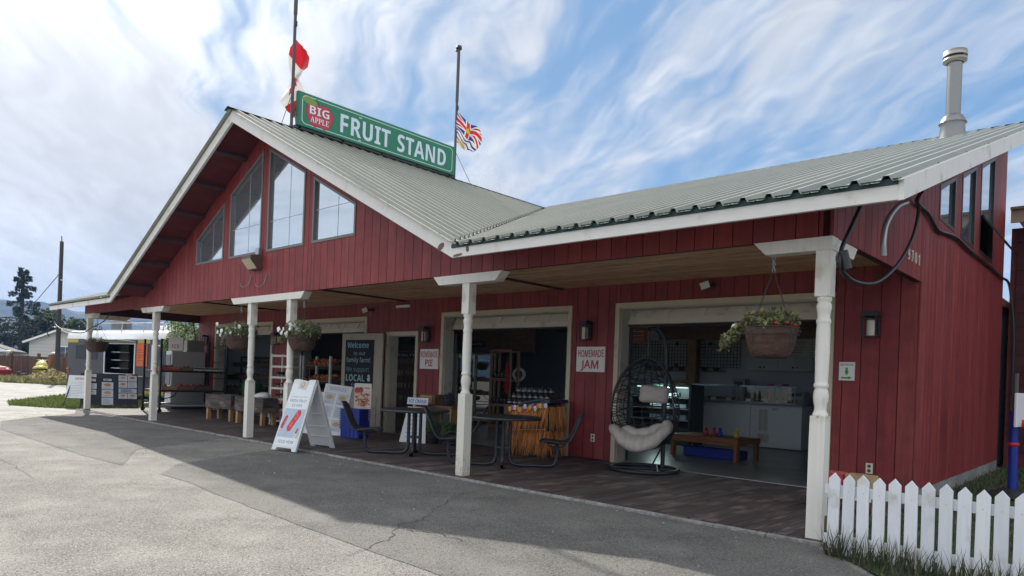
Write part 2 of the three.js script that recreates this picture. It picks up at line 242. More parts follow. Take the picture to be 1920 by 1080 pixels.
// lawns: a sheet of green earth and many blades
function lawn(label, outline, y, n, h, tint, where) {
  const o = part('grass', sheet(outline, y), std([0.07, 0.085, 0.03], 1, { map: dirtMap }), scene); o.userData.kind = 'stuff'; tag(o, label, 'grass');
  const g = quads([-0.006, 0, 0, 0.006, 0, 0, 0.002, 0.55, 0.05, 0.002, 0.55, 0.05, 0.006, 0, 0, 0.010, 0.55, 0.05, 0.002, 0.55, 0.05, 0.010, 0.55, 0.05, 0.012, 1, 0.2].map((v, i) => v));
  const im = new THREE.InstancedMesh(g, phys([1, 1, 1], 0.8, { transmission: 0.25, thickness: 0, side: THREE.DoubleSide }), n), M = new THREE.Matrix4(), Q = new THREE.Quaternion();
  im.name = 'grass_blades'; im.userData.kind = 'stuff'; im.castShadow = im.receiveShadow = true;
  for (let i = 0; i < n; i++) { const [x, z] = where(), s = rr(h[0], h[1]); Q.setFromEuler(new THREE.Euler(rr(-0.5, 0.5), rr(0, 6.3), rr(-0.35, 0.35))); M.compose(V(x, y, z), Q, V(rr(0.7, 1.6) * (h[2] ?? 1), s, s)); im.setMatrixAt(i, M); const k = rr(0.6, 1.25), dry = rnd() < tint[3] ? 1 : 0; im.setColorAt(i, new THREE.Color(tint[0] * k + dry * 0.17, tint[1] * k + dry * 0.10, tint[2] * k + dry * 0.04)); }
  o.add(im); return o;
}
const inPoly = (pts) => { const xs = pts.map((p) => p[0]), zs = pts.map((p) => p[1]), a = Math.min(...xs), b = Math.max(...xs), c = Math.min(...zs), d = Math.max(...zs); return () => { for (;;) { const x = rr(a, b), z = rr(c, d); let q = false; for (let i = 0, j = pts.length - 1; i < pts.length; j = i++) { const [xi, zi] = pts[i], [xj, zj] = pts[j]; if ((zi > z) !== (zj > z) && x < ((xj - xi) * (z - zi)) / (zj - zi) + xi) q = !q; } if (q) return [x, z]; } }; };
reseed(21);
{ const P = [[-23.35, -0.1], [-24.2, 0.55], [-25.6, 1.25], [-27.2, 0.9], [-29, -0.2], [-33, -2.5], [-36, -7], [-23.35, -7]]; lawn('sunny green grass verge in front of the grey food trailer', P, -0.004, 32000, [0.06, 0.16, 2.4], [0.16, 0.22, 0.045, 0.16], inPoly(P)); }
{ const P = [[-50, -3.6], [-75, -5.6], [-90, -20], [-56, -16], [-46, -6.8]]; lawn('far strip of rough grass below the wooden fence', P, 0.0, 22000, [0.10, 0.4, 9], [0.20, 0.20, 0.07, 0.4], inPoly(P)); }
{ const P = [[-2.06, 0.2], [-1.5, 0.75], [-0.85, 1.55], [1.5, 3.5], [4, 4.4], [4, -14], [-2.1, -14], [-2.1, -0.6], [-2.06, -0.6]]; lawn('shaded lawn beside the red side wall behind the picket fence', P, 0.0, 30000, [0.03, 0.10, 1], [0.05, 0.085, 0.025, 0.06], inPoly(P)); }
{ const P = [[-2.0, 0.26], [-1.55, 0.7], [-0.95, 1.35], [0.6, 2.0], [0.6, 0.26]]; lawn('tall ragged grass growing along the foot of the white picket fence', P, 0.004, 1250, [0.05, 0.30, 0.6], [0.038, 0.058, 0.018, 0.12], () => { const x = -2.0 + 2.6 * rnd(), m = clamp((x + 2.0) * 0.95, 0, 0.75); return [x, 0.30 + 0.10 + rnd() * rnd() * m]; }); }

{ // grit and small stones along the edge of the deck
  reseed(515); const g = new THREE.IcosahedronGeometry(1, 0), n = 900, im = new THREE.InstancedMesh(g, std([1, 1, 1], 0.9), n), M = new THREE.Matrix4(), Q = new THREE.Quaternion();
  for (let i = 0; i < n; i++) { const s = 0.003 + 0.009 * Math.pow(rnd(), 3), k = rr(0.12, 0.42); Q.setFromEuler(new THREE.Euler(rr(0, 6), rr(0, 6), rr(0, 6))); M.compose(V(-1.9 - 20.6 * rnd(), 0.002, 0.13 + Math.pow(rnd(), 2.6) * 2.6), Q, V(s * rr(0.8, 1.5), s * 0.7, s)); im.setMatrixAt(i, M); im.setColorAt(i, new THREE.Color(k, k * 0.95, k * 0.88)); }
  im.name = 'gravel'; im.userData.kind = 'stuff'; tag(im, 'loose grit and small stones along the front edge of the deck', 'gravel'); scene.add(im);
}
// ---------------------------------------------------------------- the building
const B = thing('fruit_stand_building', 'long red board building with pale metal roof and open porch', 'building');
const gableY = (x) => 6.15 - 0.5 * Math.abs(x - XC), wingY = (z) => 3.03 + 0.345 * (OV - z);
const valleyX = (z) => Math.max(XC + 0.06, XC + (3.12 - 0.345 * (OV - z)) * 2), valleyZ = (dx) => OV - (3.12 - 0.5 * dx) / 0.345;
reseed(33);
const sheath = [];
let boards = 0;
const board = (g) => { part('siding_board', g, pick(RED), B); boards++; };
const cuts = (a, b, step, extra) => { const c = new Set([a, b]); for (let v = a; v < b - 0.02; v += step) c.add(+v.toFixed(4)); let L = [...c].filter((v) => !extra.some((e) => Math.abs(e - v) < 0.06 && e !== v)); L = [...new Set([...L, ...extra])].sort((p, q) => p - q); return L; };
{ // front: header and gable, with four tall windows
  const wins = [[-15.6, -14.3], [-14.04, -12.72], [-12.49, -11.17], [-10.9, -9.6]], top = (x) => Math.max(3.2, gableY(x) - 0.15), wt = (x) => gableY(x) - 0.49, wb = 3.62;
  const L = cuts(XL, XR, 0.208, wins.flat().concat([XC]));
  const piece = (x0, x1, b, t0, t1, b1 = b) => { const e = 0.0048; if (t0 - b < 0.02 && t1 - b1 < 0.02) return; board(prism([[x0 + e, b], [x1 - e, b1], [x1 - e, t1], [x0 + e, t0]], -0.02, 0.02)); sheath.push(prism([[x0, b + 0.003], [x1, b1 + 0.003], [x1, t1], [x0, t0]], -0.09, 0.062)); };
  for (let i = 0; i + 1 < L.length; i++) {
    const [x0, x1] = [L[i], L[i + 1]], m = (x0 + x1) / 2, w = wins.find(([a, b]) => m > a && m < b);
    if (!w) piece(x0, x1, 2.8, top(x0), top(x1)); else { piece(x0, x1, 2.8, wb, wb); piece(x0, x1, wt(x0), top(x0), top(x1), wt(x1)); }
  }
  for (const [a, b] of wins) {
    const out = [[a, wb], [b, wb], [b, wt(b)], [a, wt(a)]], k = (wt(b) - wt(a)) / (b - a), e = 0.045, s = shapeOf(out), h = shapeOf([[a + e, wb + e], [b - e, wb + e], [b - e, wt(b) - e * 1.1 - e * k], [a + e, wt(a) - e * 1.1 + e * k]]); s.holes.push(h);
    const win = part('window', new THREE.ExtrudeGeometry(s, { depth: 0.075, bevelEnabled: false }).translate(0, 0, -0.062), std([0.17, 0.16, 0.15], 0.5), B);
    part('pane', prism([[a + e - 0.005, wb + e - 0.005], [b - e + 0.005, wb + e - 0.005], [b - e + 0.005, wt(b) - e * 1.1 - e * k + 0.005], [a + e - 0.005, wt(a) - e * 1.1 + e * k + 0.005]], -0.045, 0.008), GLASS, win);
    const mid = (a + b) / 2 + 0.08; part('muntin', [span(mid - 0.005, mid + 0.005, wb + e, wt(mid) - 0.08, -0.0365, -0.034), span(a + e, b - e, 4.2, 4.21, -0.0365, -0.0342)].slice(0, wt(Math.min(a, b)) > 4.3 ? 2 : 1), std([0.42, 0.45, 0.48], 0.5), win);
  }
  // left end of the header, along the side of the porch
  for (const x of [XL]) sheath.push(prismX([[0, 2.803], [-D, 2.803], [-D, 3.6], [0, 3.2]], x, 0.06));
}
const OPEN = [[-21.85, -18.25, 2.73], [-17.31, -13.81, 2.73], [-13.05, -11.9, 2.35], [-11.15, -7.66, 2.73], [-6.73, -3.18, 2.73]];
{ // rear wall of the porch, five openings
  const L = cuts(XL, XR - 0.02, 0.225, OPEN.flatMap((o) => [o[0], o[1]])), z = -D;
  for (let i = 0; i + 1 < L.length; i++) {
    const [x0, x1] = [L[i], L[i + 1]], m = (x0 + x1) / 2, o = OPEN.find(([a, b]) => m > a && m < b), b = o ? o[2] : 0.05, e = 0.0048;
    board(prism([[x0 + e, b], [x1 - e, b], [x1 - e, 3.06], [x0 + e, 3.06]], z - 0.02, 0.02)); sheath.push(prism([[x0, b], [x1, b], [x1, 3.06], [x0, 3.06]], z - 0.19, 0.162));
  }
  for (const [a, b, t] of OPEN) {
    const e = 0.085, s = shapeOf([[a, 0.035], [a + e, 0.035], [a + e, t - e], [b - e, t - e], [b - e, 0.035], [b, 0.035], [b, t], [a, t]]);
    part('door_trim', shiftUV(new THREE.ExtrudeGeometry(s, { depth: 0.045, bevelEnabled: false }).translate(0, 0, z - 0.018)), TRIM, B);
    part('door_jamb', [span(a + e, a + e + 0.02, 0.035, t - e, z - 0.26, z - 0.02), span(b - e - 0.02, b - e, 0.035, t - e, z - 0.26, z - 0.02), span(a + e + 0.02, b - e - 0.02, t - e - 0.02, t - e, z - 0.26, z - 0.02)], std([0.50, 0.46, 0.38], 0.6, { map: whiteMap }), B);
    if (b - a > 2) { // the lowest section of a raised overhead door leans in under the lintel
      const w = b - a - 2 * e - 0.06, sec = part('overhead_door', bx(w, 0.035, 0.56, (a + b) / 2, 2.63, z - 0.34, 1.12, 0, 0), std([0.80, 0.72, 0.58], 0.55, { map: whiteMap }), B);
      const n = 5, rails = []; for (let i = 0; i <= n; i++) rails.push(bx(0.10, 0.018, 0.56, a + e + 0.03 + 0.05 + (w - 0.1) * i / n, 0.0275, 0)); rails.push(bx(w, 0.0185, 0.11, (a + b) / 2, 0.0276, 0.225), bx(w, 0.0185, 0.09, (a + b) / 2, 0.0276, -0.235));
      for (const g of rails) g.applyMatrix4(new THREE.Matrix4().makeRotationX(1.12)).translate(0, 2.63, z - 0.34);
      part('door_rail', rails, std([0.84, 0.76, 0.62], 0.55, { map: whiteMap }), sec);
      part('door_seal', bx(w, 0.03, 0.02, (a + b) / 2, 2.365, z - 0.215), BLACKMATT, sec);
      part('door_section', bx(w, 0.035, 3.0, (a + b) / 2, 2.90, z - 2.2, 0, 0, 0), std([0.45, 0.42, 0.36], 0.6), sec);
      part('door_track', [bar([a + e + 0.01, 2.70, z - 0.75], [a + e + 0.01, 2.70, z - 3.6], 0.03, 0.06), bar([b - e - 0.01, 2.70, z - 0.75], [b - e - 0.01, 2.70, z - 3.6], 0.03, 0.06), bar([a + e + 0.035, 0.05, z - 0.30], [a + e + 0.035, 2.3, z - 0.30], 0.03, 0.05)], DARKFRAME, sec);
    }
  }
}
const SW = [[-4.15, -5.15, 3.75], [-5.6, -6.65, 3.75], [-7.1, -8.4, 3.78]], swTop = (z) => wingY(z) - 0.49;
{ // right side wall with three tall windows under the rake
  const L = cuts(-9.76, 0, 0.21, SW.flatMap((s) => [s[0], s[1]]).concat([-D])), top = (z) => wingY(z) - 0.14, x = XR - 0.02;
  const m0 = (z0, z1) => ((z0 + z1) / 2 < -D && z1 > -D - 0.04 ? -D - 0.04 : z1);
  const piece = (z0, z1, b0, b1, t0, t1) => { const e = 0.0048; board(prismX([[z0 + e, b0], [z1 - e, b1], [z1 - e, t1], [z0 + e, t0]], x + 0.0005, 0.02)); const zz = m0(z0, z1); sheath.push(prismX([[z0, b0 + 0.002], [zz, b1 + 0.002], [zz, t1], [z0, t0]], x - 0.07, 0.062)); };
  for (let i = 0; i + 1 < L.length; i++) {
    const [z0, z1] = [L[i], L[i + 1]], m = (z0 + z1) / 2, w = SW.find(([a, b]) => m < a && m > b), b = m > -D ? 2.8 : 0.16;
    if (!w) piece(z0, z1, b, b, top(z0), top(z1)); else { piece(z0, z1, b, b, w[2], w[2]); piece(z0, z1, swTop(z0), swTop(z1), top(z0), top(z1)); }
  }
  SW.forEach(([a, b, wb], i) => {
    const e = 0.05, o = (q) => [[a - q, wb + q], [b + q, wb + q], [b + q, swTop(b) - q * 1.3], [a - q, swTop(a) - q * 1.3]], s = shapeOf(o(0).map(([z, y]) => [-z, y])); s.holes.push(shapeOf(o(e).map(([z, y]) => [-z, y])));
    const win = part('window', new THREE.ExtrudeGeometry(s, { depth: 0.07, bevelEnabled: false }).rotateY(Math.PI / 2).translate(XR - 0.062, 0, 0), DARKFRAME, B);
    if (i < 2) part('pane', prismX(o(e - 0.004), XR - 0.04, 0.008), GLASS, win);
    else {
      part('pane', prismX([[a - e, 4.46], [b + e, 4.46], [b + e, swTop(b) - e], [a - e, swTop(a) - e]], XR - 0.04, 0.008), GLASS, win);
      part('transom_bar', prismX([[a - e, 4.40], [b + e, 4.40], [b + e, 4.46], [a - e, 4.46]], XR - 0.05, 0.05), DARKFRAME, win);
      const sash = part('awning_sash', [[-0.57, -0.60, 0.03], [0.57, 0.60, 0.03]].map(([p]) => bx(0.03, 0.62, 0.04, 0, -0.31, p)).concat([bx(0.03, 0.04, 1.18, 0, -0.02, 0), bx(0.03, 0.04, 1.18, 0, -0.6, 0)]), DARKFRAME, win);
      sash.position.set(XR + 0.02, 4.40, (a + b) / 2); sash.rotation.z = 0.60;
      part('sash_pane', bx(0.008, 0.56, 1.1, 0, -0.31, 0), GLASS, sash);
    }
  });
  part('foundation', [span(XR - 0.2, XR + 0.004, -0.05, 0.155, -9.76, -D - 0.002)], CONC, B);
}
// left side and rear, seen from nowhere in the picture
sheath.push(span(XL, XL + 0.1, 0, 6.2, -9.75, -D - 0.2), span(XL, XR - 0.1, 0, 0.02, -9.7, -9.75), span(XL, XR - 0.1, 3.2, 6.45, -9.7, -9.8));
part('sheathing', sheath, REDDARK, B);
reseed(44);
{ // roof: corrugated sheets 0.91 m wide, four ribs each
  const prof = (w) => { const p = [[0, 0]]; for (let c = 0.1143; c < w - 0.02; c += 0.2286) p.push([c - 0.044, 0], [c - 0.018, 0.046], [c + 0.018, 0.046], [c + 0.044, 0], [c + 0.1, 0.0], [c + 0.104, 0.004], [c + 0.114, 0.004], [c + 0.118, 0]); return p.filter((q) => q[0] < w).concat([[w, 0]]); };
  const strip = (rows) => { const pos = [], uv = [], col = []; for (let i = 0; i + 1 < rows.length; i++) { const [a, b, h0] = rows[i], [c, d, h1] = rows[i + 1], k = Math.abs(h0 - h1) > 0.02 ? 0.58 : Math.min(h0, h1) > 0.03 ? 0.95 : 1; for (const v of [a, c, b, b, c, d]) { pos.push(v[0], v[1], v[2]); uv.push(v[0] + v[2] * 0.3, v[1] + v[2]); const w = k * (0.94 + 0.1 * fbm(v[0] * 2 + 50, v[2] * 2 + 50, 2)); col.push(w, w, w * (k < 0.9 ? 0.97 : 1)); } } return quads(pos, uv, col); };  // rib flanks darker by vertex colour, painting in the shade on them
  const mirror = (rows) => rows.map(([p, q, h]) => [[2 * XC - p[0], p[1], p[2]], [2 * XC - q[0], q[1], q[2]], h]);
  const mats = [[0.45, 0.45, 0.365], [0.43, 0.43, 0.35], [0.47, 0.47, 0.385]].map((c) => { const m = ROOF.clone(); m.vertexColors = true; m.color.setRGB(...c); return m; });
  const screws = [];
  for (let k = 0; k < 10; k++) {
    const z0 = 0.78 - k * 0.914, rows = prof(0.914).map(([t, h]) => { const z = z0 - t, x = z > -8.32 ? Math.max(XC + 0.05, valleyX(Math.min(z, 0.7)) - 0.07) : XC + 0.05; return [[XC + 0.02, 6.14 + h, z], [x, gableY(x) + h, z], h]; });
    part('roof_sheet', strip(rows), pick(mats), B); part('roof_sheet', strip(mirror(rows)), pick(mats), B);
    for (let s = 0; s < 4; s++) for (let q = 0; q < 6; q++) { const z = z0 - 0.06 - s * 0.2286, x = XC + 0.4 + q * 1.1; if (x < valleyX(Math.min(z, 0.7)) - 0.1 && z > -8.2) screws.push(ball(0.0085, x, gableY(x) + 0.004, z, 1, 1, 1, 5)); }
  }
  for (let k = 0; k < 13; k++) {
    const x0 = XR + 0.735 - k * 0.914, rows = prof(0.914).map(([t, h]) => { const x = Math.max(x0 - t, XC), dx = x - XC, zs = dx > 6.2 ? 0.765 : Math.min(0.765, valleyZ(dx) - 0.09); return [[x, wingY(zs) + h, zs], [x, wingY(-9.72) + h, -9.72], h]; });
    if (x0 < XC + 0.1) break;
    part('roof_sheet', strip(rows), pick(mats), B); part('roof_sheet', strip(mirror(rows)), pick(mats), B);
    for (let s = 0; s < 4; s++) for (let q = 0; q < 8; q++) { const x = x0 - 0.05 - s * 0.2286, z = 0.62 - q * 1.25; if (x - XC > 0.2 && z < valleyZ(x - XC) - 0.1 || x - XC > 6.3) screws.push(ball(0.0085, x, wingY(z) + 0.004, z, 1, 1, 1, 5)); }
  }
  part('roof_screw', screws, std([0.10, 0.11, 0.10], 0.5), B, 'stuff');
  const val = (s) => { const f = (z, off) => { const x = valleyX(z) + off; return [s > 0 ? x : 2 * XC - x, Math.min(gableY(x), 9) + (off > 0 ? 0 : 0) - 0.012, z]; }; const a = f(0.7, -0.14), b = f(-8.25, -0.14), c = [f(0.7, 0)[0], f(0.7, 0)[1] - 0.015, 0.7], d = [f(-8.25, 0)[0], f(-8.25, 0)[1] - 0.015, -8.25]; const e = [c[0] + s * 0.12, wingY(0.66) - 0.01, 0.66], g = [d[0] + s * 0.12, wingY(-8.28) - 0.01, -8.4]; return quads([...a, ...c, ...b, ...b, ...c, ...d, ...c, ...e, ...d, ...d, ...e, ...g]); };
  part('valley_flashing', val(1), std([0.62, 0.62, 0.58], 0.4), B); part('valley_flashing', val(-1), std([0.62, 0.62, 0.58], 0.4), B);
  // decking below the sheets
  for (const s of [1, -1]) {
    const P = (dx, dy) => [XC + s * dx, 6.15 - 0.5 * dx - dy];
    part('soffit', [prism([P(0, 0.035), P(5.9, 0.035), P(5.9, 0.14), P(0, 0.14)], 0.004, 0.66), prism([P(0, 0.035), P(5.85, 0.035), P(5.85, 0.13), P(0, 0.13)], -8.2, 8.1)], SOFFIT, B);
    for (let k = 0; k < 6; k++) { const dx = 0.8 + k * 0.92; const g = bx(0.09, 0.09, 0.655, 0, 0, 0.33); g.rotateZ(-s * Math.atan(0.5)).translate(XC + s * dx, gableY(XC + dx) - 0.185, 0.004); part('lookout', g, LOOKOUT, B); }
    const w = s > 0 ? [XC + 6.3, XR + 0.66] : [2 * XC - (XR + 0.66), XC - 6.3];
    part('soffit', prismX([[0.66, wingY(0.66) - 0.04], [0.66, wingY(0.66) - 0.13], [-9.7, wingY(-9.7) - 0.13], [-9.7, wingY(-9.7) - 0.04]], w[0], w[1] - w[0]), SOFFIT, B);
    // white boards along the gable, the eaves and the outer rakes
    const Q = (dx, y) => [XC + s * dx, y];
    part('rake_fascia', prism([Q(0, 6.13), Q(6.14, 6.13 - 3.07), Q(6.14, 2.875), Q(0, 5.925)], 0.665, 0.045), FASCIA, B);
    const e0 = XC + s * 6.142, e1 = s > 0 ? XR + 0.695 : 2 * XC - (XR + 0.695);
    part('eave_fascia', span(e0, e1, 2.873, 2.99, 0.667, 0.71), FASCIA, B);
    part('drip_edge', [span(e0, e1, 2.992, 3.036, 0.667, 0.728)], TEAL, B);
    part('rake_fascia', prismX([[0.71, 2.866], [0.71, 3.025], [-9.8, wingY(-9.8) - 0.004], [-9.8, wingY(-9.8) - 0.20]], s > 0 ? e1 + 0.001 : e1 - 0.041, 0.04), FASCIA, B);
  }
  // ridge caps
  const cap = (a, b, w, k, ax) => { const pos = []; const push = (p, q, r, t) => pos.push(...p, ...q, ...r, ...r, ...q, ...t); if (ax === 'z') for (const s of [1, -1]) push([XC, a[1], a[0]], [XC + s * w, a[1] - w * 0.5 + 0.012, a[0]], [XC, b[1], b[0]], [XC + s * w, b[1] - w * 0.5 + 0.012, b[0]]); return quads(pos); };
  part('ridge_cap', [cap([0.80, 6.195], [-8.3, 6.195], 0.14, 0.5, 'z')], TEAL, B);
  part('ridge_cap', [bx(XR + 0.73 - (2 * XC - XR - 0.73), 0.02, 0.16, XC, wingY(-9.7) + 0.025, -9.68, 0.33), span(2 * XC - XR - 0.7, XR + 0.7, wingY(-9.7) - 0.2, wingY(-9.7), -9.76, -9.8)], TEAL, B);
  // peeling end of the fascia at the valley
  part('peeled_patch', [turned(new THREE.CircleGeometry(0.055, 9).scale(1.3, 0.8, 1), 0, 0, 0.5, XC + 5.93, 3.03, 0.7125), turned(new THREE.CircleGeometry(0.04, 8).scale(0.7, 1, 1), 0, 0, 0.2, XC + 6.42, 2.955, 0.7125), turned(new THREE.CircleGeometry(0.05, 8).scale(1.8, 0.35, 1), 0, 0, 0.08, XC + 6.25, 2.895, 0.7125)], std([0.16, 0.10, 0.08], 0.9), B);
}
{ // flue pipe
  const p = part('flue_pipe', new THREE.CylinderGeometry(0.125, 0.125, 1.5, 28).translate(-2.88, 7.0, -8.6), STEEL, B);
  part('flue_collar', lathe([[0.125, 0.36], [0.17, 0.33], [0.235, 0.2], [0.20, 0.19], [0.215, 0.0], [0.23, -0.14]], 28).translate(-2.88, 6.3, -8.6), STEEL, p);
  part('flue_cap', [lathe([[0.0, 0.02], [0.2, 0.0], [0.205, -0.10], [0.19, -0.10]], 28).translate(-2.88, 7.86, -8.6), lathe([[0.13, 0.0], [0.2, 0.02], [0.2, -0.03], [0.14, -0.06]], 28).translate(-2.88, 7.70, -8.6), lathe([[0.125, 0], [0.125, 0.12]], 20).translate(-2.88, 7.70, -8.6)], std([0.36, 0.34, 0.31], 0.4, { metalness: 0.9 }), p);
  part('roof_flashing', bx(0.62, 0.012, 0.6, -2.88, wingY(-8.6) + 0.034, -8.6, Math.atan(0.345)), GALV, p);
}
{ // porch ceiling and its battens
  reseed(55);
  for (let k = 0; k < 24; k++) { const z0 = -0.1 - k * 0.1345; for (const [a, b] of [[XL + 0.06, -17.94], [-17.9, -12.42], [-12.38, -7.92], [-7.88, XR - 0.08]]) part('ceiling_board', bx(b - a, 0.014, 0.130, (a + b) / 2, 3.057, z0 - 0.067), pick(CEIL), B); }
  part('ceiling_backing', span(XL + 0.05, XR - 0.06, 3.068, 3.09, -0.08, -D - 0.2), BROWN, B);
  for (const x of [-17.92, -12.4, -7.9, -3.0]) part('ceiling_batten', span(x - 0.035, x + 0.035, 3.02, 3.049, -0.1, -D + 0.005), LOOKOUT, B);
  part('header_lining', [span(XL + 0.06, XR - 0.1, 2.806, 3.05, -0.098, -0.092)], CEIL[1], B);
}
{ // porch posts: square foot, turned shaft, square head, bracket board
  const prof = [[0.0, 1.14], [0.069, 1.14], [0.069, 1.17], [0.058, 1.19], [0.052, 1.21], [0.056, 1.25], [0.066, 1.30], [0.068, 1.34], [0.062, 1.385], [0.052, 1.41], [0.064, 1.42], [0.066, 1.435], [0.064, 1.45], [0.055, 1.462], [0.057, 1.48], [0.062, 1.70], [0.0625, 1.735], [0.066, 1.745], [0.0625, 1.757], [0.061, 1.95], [0.057, 2.0], [0.063, 2.01], [0.065, 2.025], [0.063, 2.04], [0.054, 2.06], [0.056, 2.10], [0.064, 2.14], [0.067, 2.165], [0.06, 2.19], [0.052, 2.2], [0.063, 2.215], [0.066, 2.235], [0.06, 2.255], [0.069, 2.27], [0.0, 2.28]];
  const foot = (() => { const g = new THREE.BoxGeometry(0.14, 1.15, 0.14, 1, 6, 1), P = g.attributes.position; for (let i = 0; i < P.count; i++) if (P.getY(i) > 0.56) { P.setX(i, P.getX(i) * 0.97); P.setZ(i, P.getZ(i) * 0.97); } return woodUV(g).translate(0, 0.58, 0); })();
  const head = bx(0.136, 0.44, 0.136, 0, 2.475, 0), shaft = lathe(prof, 28);
  const PEEL = std([0.80, 0.77, 0.69], 0.6, { bumpMap: grainBump, bumpScale: 0.001, map: canvas(256, 1024, (x, w, h) => { x.fillStyle = '#f0eee8'; x.fillRect(0, 0, w, h); reseed(91); for (let i = 0; i < 260; i++) { const y = h - rnd() * rnd() * 420; x.fillStyle = `rgba(${90 + 60 * rnd()},${80 + 55 * rnd()},${70 + 50 * rnd()},${0.25 + 0.55 * rnd()})`; x.fillRect(rnd() * w, y, 1 + rnd() * 4, 6 + rnd() * 60 * (y / h)); } }) });
  const peelFoot = new THREE.BoxGeometry(0.14, 1.15, 0.14).translate(0, 0.58, 0);
  const posts = [[-2.235, 0], [-6.96, 1], [-11.62, 0], [-13.1, 0], [-17.93, 0], [-22.86, 0]];
  for (const [x, peel] of posts) {
    const p = part('porch_post', peel ? peelFoot.clone() : foot.clone(), peel ? PEEL : CREAM, B); p.position.set(x, 0, -0.075);
    part('turned_shaft', shaft, CREAM, p); part('post_head', head, CREAM, p);
  }
  const capital = (x0, x1, c0 = 1, c1 = 1) => part('bracket_board', prism([[x0 + 0.12 * c0, 2.675], [x1 - 0.12 * c1, 2.675], [x1, 2.797], [x0, 2.797]], -0.148, 0.16), CREAM, B);
  capital(-2.89, -2.155, 1, 0); capital(-7.62, -6.27); capital(-13.86, -11.07); capital(-18.72, -17.28); capital(XL + 0.1, -22.25, 0, 1);
  part('bracket_board', prismX([[-0.15, 2.675], [-0.15, 2.797], [-0.75, 2.797], [-0.64, 2.675]], XR - 0.155, 0.145), CREAM, B);
  part('bracket_board', prismX([[-0.15, 2.675], [-0.15, 2.797], [-1.2, 2.797], [-1.05, 2.675]], XL + 0.1, 0.145), CREAM, B);
}
{ // porch deck of narrow boards that run in from the edge
  const deck = new THREE.Group(); deck.name = 'porch_deck'; deck.userData.kind = 'structure'; scene.add(deck);
  reseed(66);
  for (let x = XL - 0.1; x < XR + 0.0; x += 0.142) { const w = Math.min(0.131, XR + 0.02 - x); part('deck_board', bx(w, 0.03, D + 0.03, x + w / 2, 0.018 + rr(-0.0015, 0.0015), -D / 2 + 0.02), pick(DECK), deck); }
  part('deck_joist', span(XL - 0.1, XR, -0.04, 0.0005, -D, 0.03), BLACKMATT, deck);
  const n = 40; for (let i = 0; i < n; i++) { const a = lerp(XL - 0.1, XR + 0.05, i / n), b = lerp(XL - 0.1, XR + 0.05, (i + 1) / n); part('edge_strip', rbx(b - a - 0.004, 0.05, 0.06, 0.012, (a + b) / 2, 0.001 + rr(-0.004, 0.003), 0.078 + rr(-0.006, 0.006), 0, rr(-0.006, 0.006), rr(-0.004, 0.004)), CONC, deck); }
}
{ // inside
  const floor = structure('interior_floor', sheet([[XL + 0.1, -D - 0.005], [XR - 0.1, -D - 0.005], [XR - 0.1, -13], [XL + 0.1, -13]], 0.034), std([0.30, 0.32, 0.30], 0.3, { map: dirtMap }));
  part('threshold', span(-6.64, -3.27, 0.02, 0.042, -D - 0.05, -D + 0.02), GALV, B);
  const PLASTER = std([0.66, 0.68, 0.68], 0.85);
  part('interior_wall', [span(XL, XR, 0, 3.4, -13, -13.1), span(XR - 0.2, XR - 0.1, 0, 3.4, -D - 0.2, -13), span(XL + 0.1, XL + 0.2, 0, 3.4, -D - 0.2, -13), span(-13.0, XR, 0, 3.1, -11.62, -11.7)], PLASTER, B);
  part('interior_ceiling', span(XL, XR - 0.09, 3.10, 3.16, -D - 0.2, -13.1), std([0.62, 0.56, 0.48], 0.9), B);
  part('rear_roof', [span(XL, XR, 3.17, 3.3, -9.8, -13.3)], BROWN, B);
  part('bulkhead', span(-17.4, -13.3, 2.16, 3.09, -8.9, -8.98), BROWN, B); part('bulkhead', span(-9.6, -3.2, 2.55, 3.09, -9.6, -9.7), BROWN, B);
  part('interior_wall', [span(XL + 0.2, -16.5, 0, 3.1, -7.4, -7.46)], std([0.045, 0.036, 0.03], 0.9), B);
  part('timber_column', span(-9.64, -9.36, 0.035, 3.09, -11.2, -11.45), PINE[0], B);
}
{ // neighbouring low red wing at the right edge
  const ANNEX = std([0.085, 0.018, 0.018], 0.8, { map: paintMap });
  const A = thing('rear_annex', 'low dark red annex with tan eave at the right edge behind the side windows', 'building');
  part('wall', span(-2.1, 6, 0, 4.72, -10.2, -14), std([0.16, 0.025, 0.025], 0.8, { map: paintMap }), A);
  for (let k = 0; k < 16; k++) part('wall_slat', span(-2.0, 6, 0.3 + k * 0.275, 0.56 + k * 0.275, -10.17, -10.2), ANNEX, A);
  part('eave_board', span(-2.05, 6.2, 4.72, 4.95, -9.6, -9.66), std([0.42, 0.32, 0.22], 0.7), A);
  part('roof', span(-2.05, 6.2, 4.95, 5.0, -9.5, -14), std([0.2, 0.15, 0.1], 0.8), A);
}
console.log('boards', boards);

